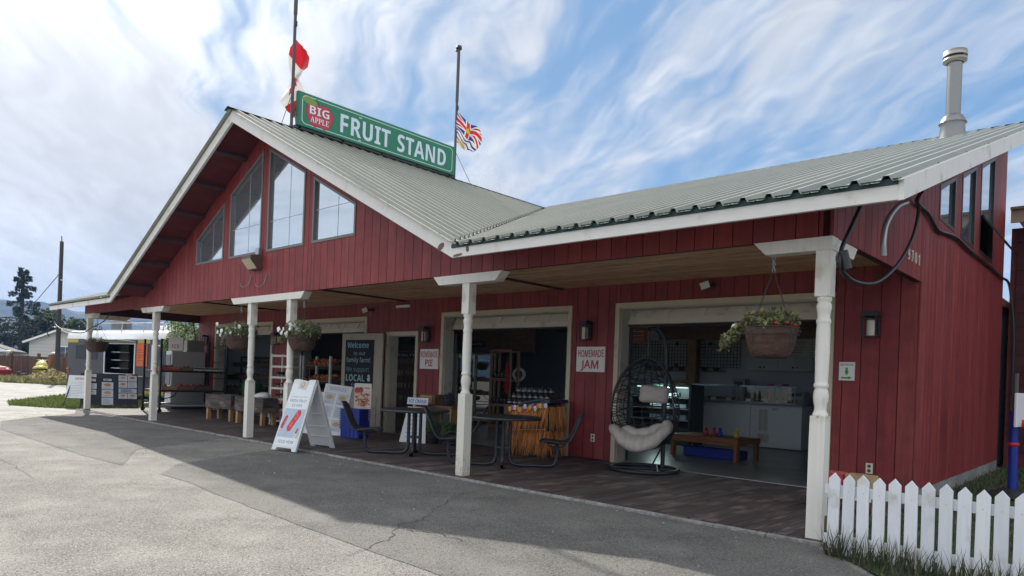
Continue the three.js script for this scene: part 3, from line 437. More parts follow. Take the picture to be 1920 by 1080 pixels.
// ---------------------------------------------------------------- on the roof and on the walls
const font = await new FontLoader().loadAsync('fonts/droid/droid_sans_bold.typeface.json');
const text = (x, s, px, py, w, size, color, f = 'sans-serif', weight = 'bold', align = 'center') => { x.fillStyle = color; x.font = `${weight} ${size}px ${f}`; x.textAlign = 'left'; x.textBaseline = 'middle'; const m = x.measureText(s).width, k = w / m; x.save(); x.translate(align === 'left' ? px : px - w / 2, py); x.scale(k, 1); x.fillText(s, 0, 0); x.restore(); };
const hand = (x, s, px, py, w, size, color, lw = 1) => { // uneven painted capitals
  const ch = [...s]; x.font = `${size}px sans-serif`; const ws = ch.map((c) => x.measureText(c).width), tot = ws.reduce((a, b) => a + b, 0), k = w / tot; let at = px - w / 2;
  x.strokeStyle = x.fillStyle = color; x.lineWidth = lw; x.lineJoin = 'round'; x.textAlign = 'left'; x.textBaseline = 'middle';
  ch.forEach((c, i) => { x.save(); x.translate(at, py + (rnd() - 0.5) * size * 0.05); x.rotate((rnd() - 0.5) * 0.06); x.scale(k, 1); x.fillText(c, 0, 0); x.strokeText(c, 0, 0); x.restore(); at += ws[i] * k; });
};
const lines = (x, px, py, w, n, dy, color, h = 2) => { x.fillStyle = color; for (let i = 0; i < n; i++) { let q = px; const e = px + w * rr(0.6, 1); while (q < e) { const l = rr(3, 11); x.fillRect(q, py + i * dy, Math.min(l, e - q), h); q += l + rr(2, 4); } } };
{
  const S = thing('roof_sign', 'green roof ridge sign with a red fruit emblem and white letters', 'sign', [XC + 0.07, 6.2, -0.53]);
  const w = 4.2, h = 0.68;
  part('sign_panel', [rbx(0.09, h, w, 0.01, 0, 0.36, -w / 2 - 0.02)], std([0.02, 0.16, 0.10], 0.45), S);
  part('sign_face', face(w - 0.05, h - 0.04, 0.0485, 0.36, -w / 2 - 0.02, 0, Math.PI / 2), printed(2048, 340, (x, W, H) => {
    x.fillStyle = '#1c7d5a'; x.fillRect(0, 0, W, H); x.strokeStyle = '#e4ece8'; x.lineWidth = 7; x.beginPath(); x.roundRect(34, 22, W - 68, H - 44, 46); x.stroke();
    x.save(); x.translate(232, 182); x.scale(0.98, 1.04); x.fillStyle = '#c8324a'; x.beginPath(); x.moveTo(-6, -96); x.bezierCurveTo(-70, -136, -172, -104, -156, -4); x.bezierCurveTo(-142, 84, -76, 150, -34, 124); x.bezierCurveTo(-10, 112, 16, 114, 36, 126); x.bezierCurveTo(92, 146, 146, 66, 150, -10); x.bezierCurveTo(156, -106, 54, -134, -6, -96); x.fill(); x.lineWidth = 6; x.strokeStyle = '#7c2233'; x.stroke();
    x.fillStyle = '#7f9a3e'; x.beginPath(); x.moveTo(-30, -98); x.bezierCurveTo(-80, -176, -170, -164, -212, -116); x.bezierCurveTo(-160, -76, -84, -66, -30, -98); x.fill(); x.strokeStyle = '#4b3a22'; x.lineWidth = 11; x.beginPath(); x.moveTo(-14, -92); x.quadraticCurveTo(-22, -132, -44, -156); x.stroke();
    text(x, 'BIG', -2, -28, 250, 118, '#5a1a26'); text(x, 'BIG', -6, -34, 250, 118, '#f2eeee'); text(x, 'APPLE', 4, 66, 216, 78, '#5a1a26', 'serif'); text(x, 'APPLE', 0, 61, 216, 78, '#f5e9e6', 'serif'); x.restore();
    text(x, 'FRUIT', 778, 180, 660, 282, '#dfe6f2'); text(x, 'STAND', 1558, 180, 736, 282, '#dfe6f2');
    x.fillStyle = '#dfe6f2'; x.fillRect(690, 46, 40, 9); x.fillRect(694, 300, 30, 9);
  }, 0.38), S);
  part('sign_frame', [bx(0.05, 0.04, w + 0.08, -0.02, -0.005, -w / 2 - 0.02), ...[-0.1, -1.1, -2.1, -3.1, -4.1].map((z) => bx(0.05, 0.12, 0.05, -0.02, 0.0, z)), ...[-0.06, -1.4, -2.8, -4.15].flatMap((z) => [rod([-0.05, 0.5, z], [-0.55, -0.27, z], 0.012), rod([-0.05, 0.04, z], [-0.55, -0.27, z], 0.012)])], DARKFRAME, S);
  const poles = [[-0.47, 9.9, 'tall dark flagpole at the front end of the roof sign'], [-4.82, 9.35, 'dark flagpole with a capped top at the far end of the roof sign']];
  for (const [z, top, label] of poles) {
    const P = thing('flagpole', label, 'flagpole', [XC + 0.03, 6.1, z]), hgt = top - 6.1;
    part('pole', [rod([0, 0, 0], [0, hgt * 0.62, 0], 0.030, 10), rod([0, hgt * 0.6, 0], [0, hgt, 0], 0.038, 10)], std([0.07, 0.07, 0.075], 0.45, { metalness: 0.3 }), P);
    part('pole_cap', [lathe([[0, 0.05], [0.07, 0.04], [0.075, -0.03], [0.04, -0.05]], 12).translate(0, hgt, 0), ball(0.03, -0.075, hgt - 0.05, 0)], BLACK, P);
    part('cleat', bx(0.05, 0.1, 0.05, 0.02, hgt * 0.55, 0), BLACK, P);
    part('stay_wire', [rod([0, 0.75, 0], [-0.35, -0.12, 0.12], 0.006), rod([0, 0.75, 0], [0.38, -0.13, z > -2 ? 0.1 : -0.25], 0.006)], BLACK, P);
  }
  // flags hang in folds from the poles; offsets along the camera's right-hand direction are only how they blow
  const R = V(0.738, 0, -0.675), Fd = V(0.675, 0, 0.738);
  function flagGeo(rows, uvOf, nx, depth) {
    const pos = [], uv = [], ny = 44, at = (s, t) => { const q = t * (rows.length - 1), i = Math.min(Math.floor(q), rows.length - 2), f = q - i, k = f * f * (3 - 2 * f), L = lerp(rows[i][1], rows[i + 1][1], k), Rr = lerp(rows[i][2], rows[i + 1][2], k), y = lerp(rows[i][0], rows[i + 1][0], f) + (rows[i][3] ?? 0) * s; const r = lerp(L, Rr, s), d = depth(s, t); return V(R.x * r + Fd.x * d, y, R.z * r + Fd.z * d); };
    for (let j = 0; j < ny; j++) for (let i = 0; i < nx; i++) { const [s0, s1, t0, t1] = [i / nx, (i + 1) / nx, j / ny, (j + 1) / ny]; for (const [s, t] of [[s0, t0], [s0, t1], [s1, t0], [s1, t0], [s0, t1], [s1, t1]]) { const p = at(s, t); pos.push(p.x, p.y, p.z); uv.push(...uvOf(s, t)); } }
    const g = quads(pos, uv); g.deleteAttribute('normal'); const m = mergeVertices(g, 1e-4); m.computeVertexNormals(); return m;
  }
  const p = 0.0105, cloth = (t) => phys([0.85, 0.85, 0.85], 0.8, { map: t, side: THREE.DoubleSide, transmission: 0.35, thickness: 0 });
  const redLeaf = canvas(512, 256, (x) => { x.fillStyle = '#f6f2ea'; x.fillRect(0, 0, 512, 256); x.fillStyle = '#e01f2d'; x.fillRect(0, 0, 128, 256); x.fillRect(384, 0, 128, 256); x.beginPath(); const L = [[0, -92], [16, -60], [34, -68], [26, -22], [50, -46], [56, -32], [82, -36], [72, -4], [84, 4], [40, 38], [46, 56], [4, 50], [4, 92], [-4, 92], [-4, 50], [-46, 56], [-40, 38], [-84, 4], [-72, -4], [-82, -36], [-56, -32], [-50, -46], [-26, -22], [-34, -68], [-16, -60]]; L.forEach(([a, b], i) => (i ? x.lineTo(256 + a, 128 + b) : x.moveTo(256 + a, 128 + b))); x.fill(); });
  const rowsA = [[75, -3, 2], [83, -7, 9], [95, -11, 19], [110, -13, 26], [126, -13, 25], [138, -10, 13], [148, -12, 6], [157, -16, 11], [168, -21, 16], [180, -26, 20], [190, -27, 24], [200, -22, 26], [209, -13, 10], [217, -5, -2]].map(([v, a, b]) => [(243 - v) * 0.01053, a * p, b * p]);
  const fa = thing('red_and_white_flag', 'red and white maple leaf flag drooping in a twist on the front flagpole', 'flag', [XC + 0.03 - 0.06, 6.16, -0.47 - 0.08]);
  part('flag_cloth', flagGeo(rowsA, (s, t) => [t < 0.5 ? clamp(0.04 + t * 1.02 - 0.20 * s * Math.sin(Math.PI * Math.min(1, t * 2)), 0.01, 0.99) : clamp(t * 0.98 + 0.26 * (s - 0.5) * Math.min(1, (t - 0.5) * 5), 0.01, 0.99), 1 - s], 14, (s, t) => 0.10 * Math.sin(Math.PI * 2 * (s * 0.8 + t * 1.4)) - 0.05), cloth(redLeaf), fa);
  const union = canvas(512, 320, (x) => {
    x.fillStyle = '#2a2f86'; x.fillRect(0, 0, 512, 160); const ln = (a, b, c, d, w, col) => { x.strokeStyle = col; x.lineWidth = w; x.beginPath(); x.moveTo(a, b); x.lineTo(c, d); x.stroke(); };
    x.save(); x.beginPath(); x.rect(0, 0, 512, 160); x.clip(); ln(0, 0, 512, 160, 46, '#f0eeea'); ln(0, 160, 512, 0, 46, '#f0eeea'); ln(0, 0, 512, 160, 18, '#d8232f'); ln(0, 160, 512, 0, 18, '#d8232f'); ln(256, 0, 256, 160, 84, '#f0eeea'); ln(0, 80, 512, 80, 60, '#f0eeea'); ln(256, 0, 256, 160, 50, '#d8232f'); ln(0, 80, 512, 80, 36, '#d8232f'); x.restore();
    x.fillStyle = '#e8c02c'; x.beginPath(); [[226, 108], [216, 60], [238, 80], [256, 48], [274, 80], [296, 60], [286, 108]].forEach(([a, b], i) => (i ? x.lineTo(a, b) : x.moveTo(a, b))); x.fill();
    x.fillStyle = '#f0eeea'; x.fillRect(0, 160, 512, 160); x.fillStyle = '#31348a'; for (let k = 0; k < 4; k++) { x.beginPath(); for (let q = 0; q <= 512; q += 8) x.lineTo(q, 176 + k * 36 + 9 * Math.sin(q / 30 + k)); for (let q = 512; q >= 0; q -= 8) x.lineTo(q, 190 + k * 36 + 9 * Math.sin(q / 30 + k)); x.fill(); }
    x.fillStyle = '#e3ba2a'; x.beginPath(); x.arc(256, 320, 76, Math.PI, 0); x.fill(); for (let k = 0; k < 11; k++) { const a = Math.PI + (k + 0.5) / 11 * Math.PI; x.beginPath(); x.moveTo(256 + 70 * Math.cos(a - 0.12), 320 + 70 * Math.sin(a - 0.12)); x.lineTo(256 + 150 * Math.cos(a), 320 + 128 * Math.sin(a)); x.lineTo(256 + 70 * Math.cos(a + 0.12), 320 + 70 * Math.sin(a + 0.12)); x.fill(); }
  });
  const fb = thing('striped_flag', 'small blue, red and yellow flag with a sun on the rear flagpole', 'flag', [XC + 0.03, 6.05, -4.82]), q = 0.0127, geo = (() => {
    const pos = [], uv = [], N = 22, top = (s) => [lerp(0, 46, s), 203 + 37 * Math.pow(s, 0.72)], bot = (s) => [s < 0.25 ? -2 + 40 * s : lerp(8, 34, (s - 0.25) / 0.75), 262 + 22 * Math.pow(s, 0.6) - 4 * Math.sin(s * 9)];
    const at = (s, t) => { const a = top(s), b = bot(s), bulge = 9 * Math.sin(Math.PI * t) * s, r = (lerp(a[0], b[0], t) + bulge) * q, y = (345 - lerp(a[1], b[1], t)) * q, d = 0.09 * Math.sin(s * 9 + t * 3) * (0.3 + s); return [R.x * r + Fd.x * d, y, R.z * r + Fd.z * d]; };
    for (let j = 0; j < N; j++) for (let i = 0; i < N; i++) { const [s0, s1, t0, t1] = [i / N, (i + 1) / N, j / N, (j + 1) / N]; for (const [s, t] of [[s0, t0], [s0, t1], [s1, t0], [s1, t0], [s0, t1], [s1, t1]]) { pos.push(...at(s, t)); uv.push(clamp(0.1 + s * 0.8 + 0.1 * t, 0, 1), 1 - t * (0.62 + 0.38 * (1 - s))); } }
    const g = quads(pos, uv); g.deleteAttribute('normal'); const m = mergeVertices(g, 1e-4); m.computeVertexNormals(); return m;
  })();
  part('flag_cloth', geo, cloth(union), fb);
}
// wall lanterns, one build and four copies
{
  const L = thing('wall_lantern', 'black wall lantern on the right porch wall above the restroom notice', 'lantern', [-2.69, 2.10, -D], 0, 'black wall lanterns along the porch');
  part('back_plate', rbx(0.12, 0.2, 0.03, 0.008, 0, 0.17, 0.015), BLACK, L);
  part('hood', [bx(0.20, 0.035, 0.2, 0, 0.29, 0.13), bx(0.15, 0.03, 0.15, 0, 0.32, 0.13)], BLACK, L);
  part('frame', [[-0.075, 0.055], [0.075, 0.055], [-0.075, 0.205], [0.075, 0.205]].map(([x, z]) => bx(0.016, 0.27, 0.016, x, 0.14, z)).concat([bx(0.166, 0.016, 0.166, 0, 0.01, 0.13), bx(0.166, 0.012, 0.166, 0, 0.23, 0.13)]), BLACK, L);
  part('lamp_glass', new THREE.CylinderGeometry(0.052, 0.052, 0.22, 16).translate(0, 0.13, 0.13), std([0.62, 0.58, 0.48], 0.35), L);
  copyOf(L, 'black wall lantern directly above the hand painted jam notice', [-7.28, 2.10, -D]);
  copyOf(L, 'black wall lantern directly above the hand painted pie notice', [-11.58, 2.10, -D]);
  copyOf(L, 'black wall lantern half hidden behind the middle hanging flower basket', [-17.9, 2.07, -D]);
  copyOf(L, 'black wall lantern at the far left corner of the porch wall', [-22.4, 2.07, -D]);
}
function plaque(name, label, x, y, z, w, h, draw, cw = 512, th = 0.014) {
  const P = thing(name, label, 'sign', [x, y, z]);
  part('board', rbx(w, h, th, 0.004, 0, 0, th / 2), WHITE, P); part('print', face(w - 0.004, h - 0.004, 0, 0, th + 0.0015), printed(cw, Math.round(cw * h / w), draw), P); return P;
}
reseed(101);
plaque('pie_sign', 'white board with HOMEMADE PIE in red hand lettering', -11.52, 1.74, -D, 0.60, 0.43, (x, w, h) => { x.fillStyle = '#efece4'; x.fillRect(0, 0, w, h); hand(x, 'HOMEMADE', w / 2, h * 0.27, w * 0.93, h * 0.40, '#b8362c', 7); hand(x, 'PIE', w / 2, h * 0.71, w * 0.44, h * 0.44, '#b8362c', 9); });
plaque('jam_sign', 'white board with HOMEMADE JAM in red hand lettering', -7.225, 1.775, -D, 0.61, 0.44, (x, w, h) => { x.fillStyle = '#efece4'; x.fillRect(0, 0, w, h); hand(x, 'HOMEMADE', w / 2, h * 0.27, w * 0.92, h * 0.38, '#b8362c', 7); hand(x, 'JAM', w / 2, h * 0.71, w * 0.62, h * 0.44, '#b8362c', 9); });
plaque('restroom_notice', 'small white notice with a green figure and arrow on the right porch wall', -3.0, 1.655, -D, 0.20, 0.25, (x, w, h) => { x.fillStyle = '#eceae2'; x.fillRect(0, 0, w, h); x.strokeStyle = '#b9b7aa'; x.lineWidth = 8; x.strokeRect(4, 4, w - 8, h - 8); hand(x, 'RESTROOM', w / 2, h * 0.14, w * 0.86, h * 0.15, '#3b4a3a', 3); x.fillStyle = '#3f9a3e'; x.beginPath(); x.arc(w / 2, h * 0.36, 44, 0, 7); x.fill(); x.beginPath(); x.ellipse(w / 2, h * 0.53, 62, 74, 0, 0, 7); x.fill(); x.fillRect(w / 2 - 30, h * 0.6, 24, 70); x.fillRect(w / 2 + 8, h * 0.6, 24, 70); x.beginPath(); x.moveTo(w * 0.15, h * 0.81); x.lineTo(w * 0.62, h * 0.81); x.lineTo(w * 0.62, h * 0.76); x.lineTo(w * 0.87, h * 0.85); x.lineTo(w * 0.62, h * 0.94); x.lineTo(w * 0.62, h * 0.9); x.lineTo(w * 0.15, h * 0.9); x.fill(); });
{
  const O = thing('wall_socket', 'cream wall socket low on the right porch wall above the boxes', 'socket', [-2.68, 0.39, -D]);
  part('cover_plate', rbx(0.085, 0.135, 0.012, 0.004, 0, 0, 0.006), std([0.72, 0.67, 0.52], 0.45), O);
  part('outlet', [-0.03, 0.03].map((y) => turned(new THREE.CylinderGeometry(0.022, 0.022, 0.006, 16), Math.PI / 2, 0, 0, 0, y, 0.0135)), std([0.06, 0.07, 0.06], 0.5), O);
  copyOf(O, 'cream wall socket on the red wall between the jam notice and the deck', [-7.12, 0.41, -D]);
  const tin = thing('wooden_tag', 'small tan wooden board fixed beside the pie notice', 'board', [-11.19, 1.70, -D]); part('tag_board', rbx(0.07, 0.25, 0.02, 0.005, 0, 0, 0.011), PINE[0], tin);
  const spot = (x, y, label) => { const s = thing('security_spotlight', label, 'lamp', [x, y, -D]); part('mount', [lathe([[0, 0], [0.05, 0.0], [0.05, 0.02], [0, 0.022]], 14).rotateX(Math.PI / 2), rod([0, 0, 0.01], [-0.02, 0.0, 0.12], 0.014)], BLACK, s); const h = part('lamp_head', rbx(0.16, 0.13, 0.07, 0.02), std([0.10, 0.10, 0.10], 0.5), s); h.position.set(-0.06, 0.0, 0.17); h.rotation.set(0.3, 0.5, 0.2); part('lens', rbx(0.135, 0.105, 0.008, 0.003, 0, 0, 0.038), std([0.66, 0.65, 0.60], 0.25), h); };
  spot(-4.97, 2.92, 'small grey spotlight on the wall above the wide right doorway'); spot(-13.62, 2.87, 'small spotlight on the wall above the open door with the chalkboard');
  const tube1 = thing('strip_light', 'short white strip fitting on the wall above the narrow doorway', 'lamp', [-12.45, 2.92, -D]); part('housing', rbx(0.5, 0.06, 0.05, 0.015, 0, 0, 0.026), WHITE, tube1);
  const F = thing('gable_floodlight', 'boxy bronze floodlight below the tall gable windows', 'lamp', [-12.82, 3.28, 0]);
  part('housing', prismX([[0, 0.02], [0, 0.26], [0.06, 0.30], [0.24, 0.27], [0.24, 0.20], [0.10, 0.02]], -0.18, 0.36), std([0.10, 0.07, 0.05], 0.5), F);
  part('lens', quads([-0.175, 0.03, 0.105, 0.175, 0.03, 0.105, -0.175, 0.2, 0.245, -0.175, 0.2, 0.245, 0.175, 0.03, 0.105, 0.175, 0.2, 0.245].map((v, i) => (i % 3 === 2 ? v + 0.006 : v))), std([0.55, 0.46, 0.30], 0.25), F);
  part('conduit_box', rbx(0.12, 0.13, 0.08, 0.01, 0.1, 0.36, 0.041), GALV, F);
  for (const [x, y, l] of [[-13.1, 2.99, 'bent wire hook on the gable left of the floodlight bracket'], [-12.5, 2.96, 'bent wire hook on the gable right below the floodlight']]) { const h = thing('wall_hook', l, 'hook', [x, y, 0]); part('hook_wire', tube([[0.05, 0.2, 0.005], [0.055, 0.12, 0.03], [0.05, 0.04, 0.06], [-0.02, -0.01, 0.1], [-0.1, 0.0, 0.12], [-0.15, 0.06, 0.12]], 0.009, 7), STEEL, h); part('screw_plate', bx(0.03, 0.05, 0.01, 0.05, 0.2, 0.005), STEEL, h); }
}
{ // house number on the right wall
  const H = thing('house_number', 'pale house number 9701 on the upper right side wall', 'house number', [XR + 0.003, 2.975, -2.56], Math.PI / 2);
  [...'9701'].forEach((c, i) => { const g = new TextGeometry(c, { font, size: 0.135, depth: 0.012, curveSegments: 4 }); g.scale(0.85, 1, 1).translate(0.02 + i * 0.165, 0, 0); part('digit', g, std([0.66, 0.60, 0.50], 0.45), H); });
}
{ // cables
  const c = (name, label, pts, r, m = BLACK, seg) => { const t = thing(name, label, 'cable', pts[0]); part('cable_run', tube(pts.map((p) => [p[0] - pts[0][0], p[1] - pts[0][1], p[2] - pts[0][2]]), r, 8, seg ?? pts.length * 7), m, t); return t; };
  const loop = c('power_cable', 'thick black cable loop hanging from the eave at the right corner post', [[-1.95, 3.10, -0.12], [-1.98, 2.80, 0.12], [-2.0, 2.6, 0.26], [-2.0, 2.47, 0.27], [-2.0, 2.40, 0.05], [-2.0, 2.39, -0.25], [-2.0, 2.45, -0.76], [-2.0, 2.63, -1.3], [-1.98, 2.85, -1.68], [-1.95, 3.08, -1.9], [-1.93, 3.28, -1.99], [-1.9, 3.44, -1.92]], 0.02);
  part('splice_sleeve', [rod([0.01, -0.66, 0.37], [-0.03, -0.5, 0.38], 0.036), bx(0.06, 0.05, 0.12, -0.06, -0.56, 0.33)], BLACK, loop);
  c('conduit_tail', 'bent grey metal conduit hanging inside the black cable loop', [[-1.9, 3.36, -1.42], [-1.95, 3.32, -1.34], [-1.98, 3.2, -1.17], [-2.0, 3.05, -1.05], [-2.0, 2.9, -1.0], [-2.0, 2.76, -1.03]], 0.029, std([0.42, 0.42, 0.44], 0.35, { metalness: 0.5 }));
  const run = c('wall_cable', 'long black cable clipped along the right side wall below the windows', [[-2.0, 3.72, -2.45], [-2.1, 3.68, -2.7], [-2.12, 3.66, -3.4], [-2.12, 3.56, -3.9], [-2.12, 3.62, -4.6], [-2.12, 3.66, -5.1], [-2.12, 3.64, -6.1], [-2.12, 3.65, -7.5], [-2.12, 3.64, -9.3], [-2.1, 3.6, -10.1], [-2.06, 3.3, -10.14], [-2.0, 2.6, -10.14], [-2.0, 0.6, -10.14]], 0.024, BLACK, 90);
  part('cable_clip', [-3.4, -4.6, -5.4, -6.2, -7.0, -7.9, -8.8].map((z) => bx(0.03, 0.07, 0.02, -0.51, 3.64 - 3.70, z + 2.3)), BLACK, run);
  c('drooping_cable', 'thin black cable drooping below the far left eave', [[-23.7, 2.93, 0.5], [-24.0, 2.83, 0.5], [-24.2, 2.66, 0.5], [-24.0, 2.48, 0.5], [-23.5, 2.32, 0.45], [-22.9, 2.24, 0.4], [-22.1, 2.22, 0.3], [-21.4, 2.35, 0.3], [-20.95, 2.52, 0.15], [-20.85, 2.75, 0.03]].map(([x, y, z]) => [x, y, z]), 0.014);
}
// hanging baskets
reseed(202);
const COIR = std([0.105, 0.058, 0.038], 0.95, { map: dirtMap, bumpMap: dirtMap, bumpScale: 0.02 });
function basket(label, [x, y, z], r, hgt, hook, tints, n, shape, flowers, fc, squat = 0.62) {
  const T = thing('hanging_basket', label, 'hanging basket', [x, y, z], 0, 'baskets of flowers hanging along the porch');
  const pr = lathe([[0, 0], [r * 0.55, 0.005], [r * 0.7, 0.03], [r * 0.84, hgt * 0.35], [r * 0.94, hgt * 0.75], [r, hgt], [r * 0.96, hgt + 0.01], [r * 0.9, hgt - 0.03], [0, hgt - 0.04]], 30), P = pr.attributes.position;
  for (let i = 0; i < P.count; i++) { const a = Math.atan2(P.getZ(i), P.getX(i)), w = 1 + 0.035 * Math.sin(a * 3 + 1) + 0.02 * Math.sin(a * 7); P.setX(i, P.getX(i) * w); P.setZ(i, P.getZ(i) * w); } pr.computeVertexNormals();
  part('pot', pr, COIR, T);
  part('rim_wire', [new THREE.TorusGeometry(r * 1.015, 0.006, 6, 40).rotateX(Math.PI / 2).translate(0, hgt, 0), new THREE.TorusGeometry(r * 1.0, 0.004, 6, 40).rotateX(Math.PI / 2).translate(0, hgt * 0.78, 0), ...[0.4, 1.97, 3.54, 5.1].map((a) => tube([[Math.cos(a) * r * 1.02, hgt, Math.sin(a) * r * 1.02], [Math.cos(a) * r * 0.97, hgt * 0.6, Math.sin(a) * r * 0.97], [Math.cos(a) * r * 0.72, 0.03, Math.sin(a) * r * 0.72]], 0.004, 5))], DARKFRAME, T);
  const top = hook - y;
  part('hanger_wire', [0.4, 1.97, 3.54, 5.1].map((a) => rod([Math.cos(a) * r, hgt, Math.sin(a) * r], [0, top - 0.14, 0], 0.003, 5)), DARKFRAME, T);
  part('chain', [0, 1, 2, 3, 4].map((k) => new THREE.TorusGeometry(0.014, 0.004, 5, 10).scale(1, 1.5, 1).rotateY(k * 1.57).translate(0, top - 0.02 - k * 0.03, 0)), GALV, T);
  part('foliage', leaves(n, () => { const [px, py, pz] = shape(); const k = rr(0.65, 1.3), t = pick(tints); return [px, py + hgt, pz, rr(0.016, 0.036), [t[0] * k, t[1] * k, t[2] * k]]; }, 0.55), LEAF, T, 'stuff');
  part('stem', Array.from({ length: 9 }, () => { const [px, py, pz] = shape(); return tube([[px * 0.2, hgt - 0.02, pz * 0.2], [px * 0.6, hgt + 0.04 + py * 0.7, pz * 0.6], [px, hgt + py, pz]], 0.003, 5, 6); }), std([0.10, 0.11, 0.04], 0.8), T);
  for (const [fx, fy, fz, fr] of flowers) part('flower', [0, 1, 2, 3, 4].map((k) => ball(fr * 0.55, fx + Math.cos(k * 1.257) * fr * 0.5, fy + hgt + Math.sin(k * 1.257) * fr * 0.5, fz + rr(-0.01, 0.01), 1, 1, 0.45, 7)), fc, T);
  return T;
}
const GREENS = [[0.16, 0.21, 0.06], [0.24, 0.27, 0.09], [0.10, 0.14, 0.045], [0.30, 0.29, 0.12], [0.20, 0.16, 0.09]];
const petals = std([0.82, 0.83, 0.78], 0.7), scarlet = std([0.55, 0.02, 0.03], 0.7);
const trail = (fl, fr, up, left, drop) => () => { const u = rnd(), a = rr(0, 6.28), q = Math.sqrt(rnd()); if (u < 0.62) { const x = Math.cos(a) * q * fr, z = Math.sin(a) * q * fr; return [x, rr(0, up) * (1 - q * 0.45) + 0.01 + 0.05 * Math.sin(x * 31 + z * 17), z]; } const t = rnd(); return [-0.1 - t * left + rr(-0.05, 0.05), 0.06 - drop * t * t + rr(-0.035, 0.05), fl + rr(-0.06, 0.06) + 0.08 * t]; };
basket('brown fibre hanging basket with yellowing leaves by the right corner post', [-2.73, 1.68, -0.1], 0.255, 0.30, 2.68, GREENS.concat([[0.26, 0.23, 0.09], [0.22, 0.17, 0.09]]), 1500, trail(0.05, 0.26, 0.16, 0.34, 0.26), [[-0.36, 0.02, 0.05, 0.028], [0.16, 0.03, 0.14, 0.018], [0.24, 0.02, 0.06, 0.018]].slice(0, 1), petals).add((() => { const o = new THREE.Mesh(join([[0.12, 0.33, 0.2], [0.2, 0.335, 0.13], [0.24, 0.32, 0.05]].map((p) => ball(0.02, ...p, 1, 0.8, 1, 7))), scarlet); o.name = 'red_flower'; return o; })());
basket('hanging basket of white flowers left of the paired porch posts', [-13.66, 1.75, -0.12], 0.29, 0.29, 2.68, GREENS, 2100, trail(0.06, 0.34, 0.30, 0.36, 0.22), Array.from({ length: 17 }, () => [rr(-0.42, 0.2), rr(-0.02, 0.24), rr(0.10, 0.33), rr(0.034, 0.052)]), petals);
basket('hanging basket of white flowers right of the paired porch posts', [-11.28, 1.73, -0.12], 0.26, 0.28, 2.68, GREENS, 2000, trail(0.06, 0.32, 0.30, 0.42, 0.16), Array.from({ length: 15 }, () => [rr(-0.45, 0.14), rr(0.0, 0.22), rr(0.10, 0.32), rr(0.034, 0.052)]), petals);
basket('sparse wide hanging basket at the far left end of the porch', [-22.35, 1.69, -0.12], 0.30, 0.29, 2.68, GREENS, 420, trail(0.02, 0.28, 0.10, 0.12, 0.05), [], petals);

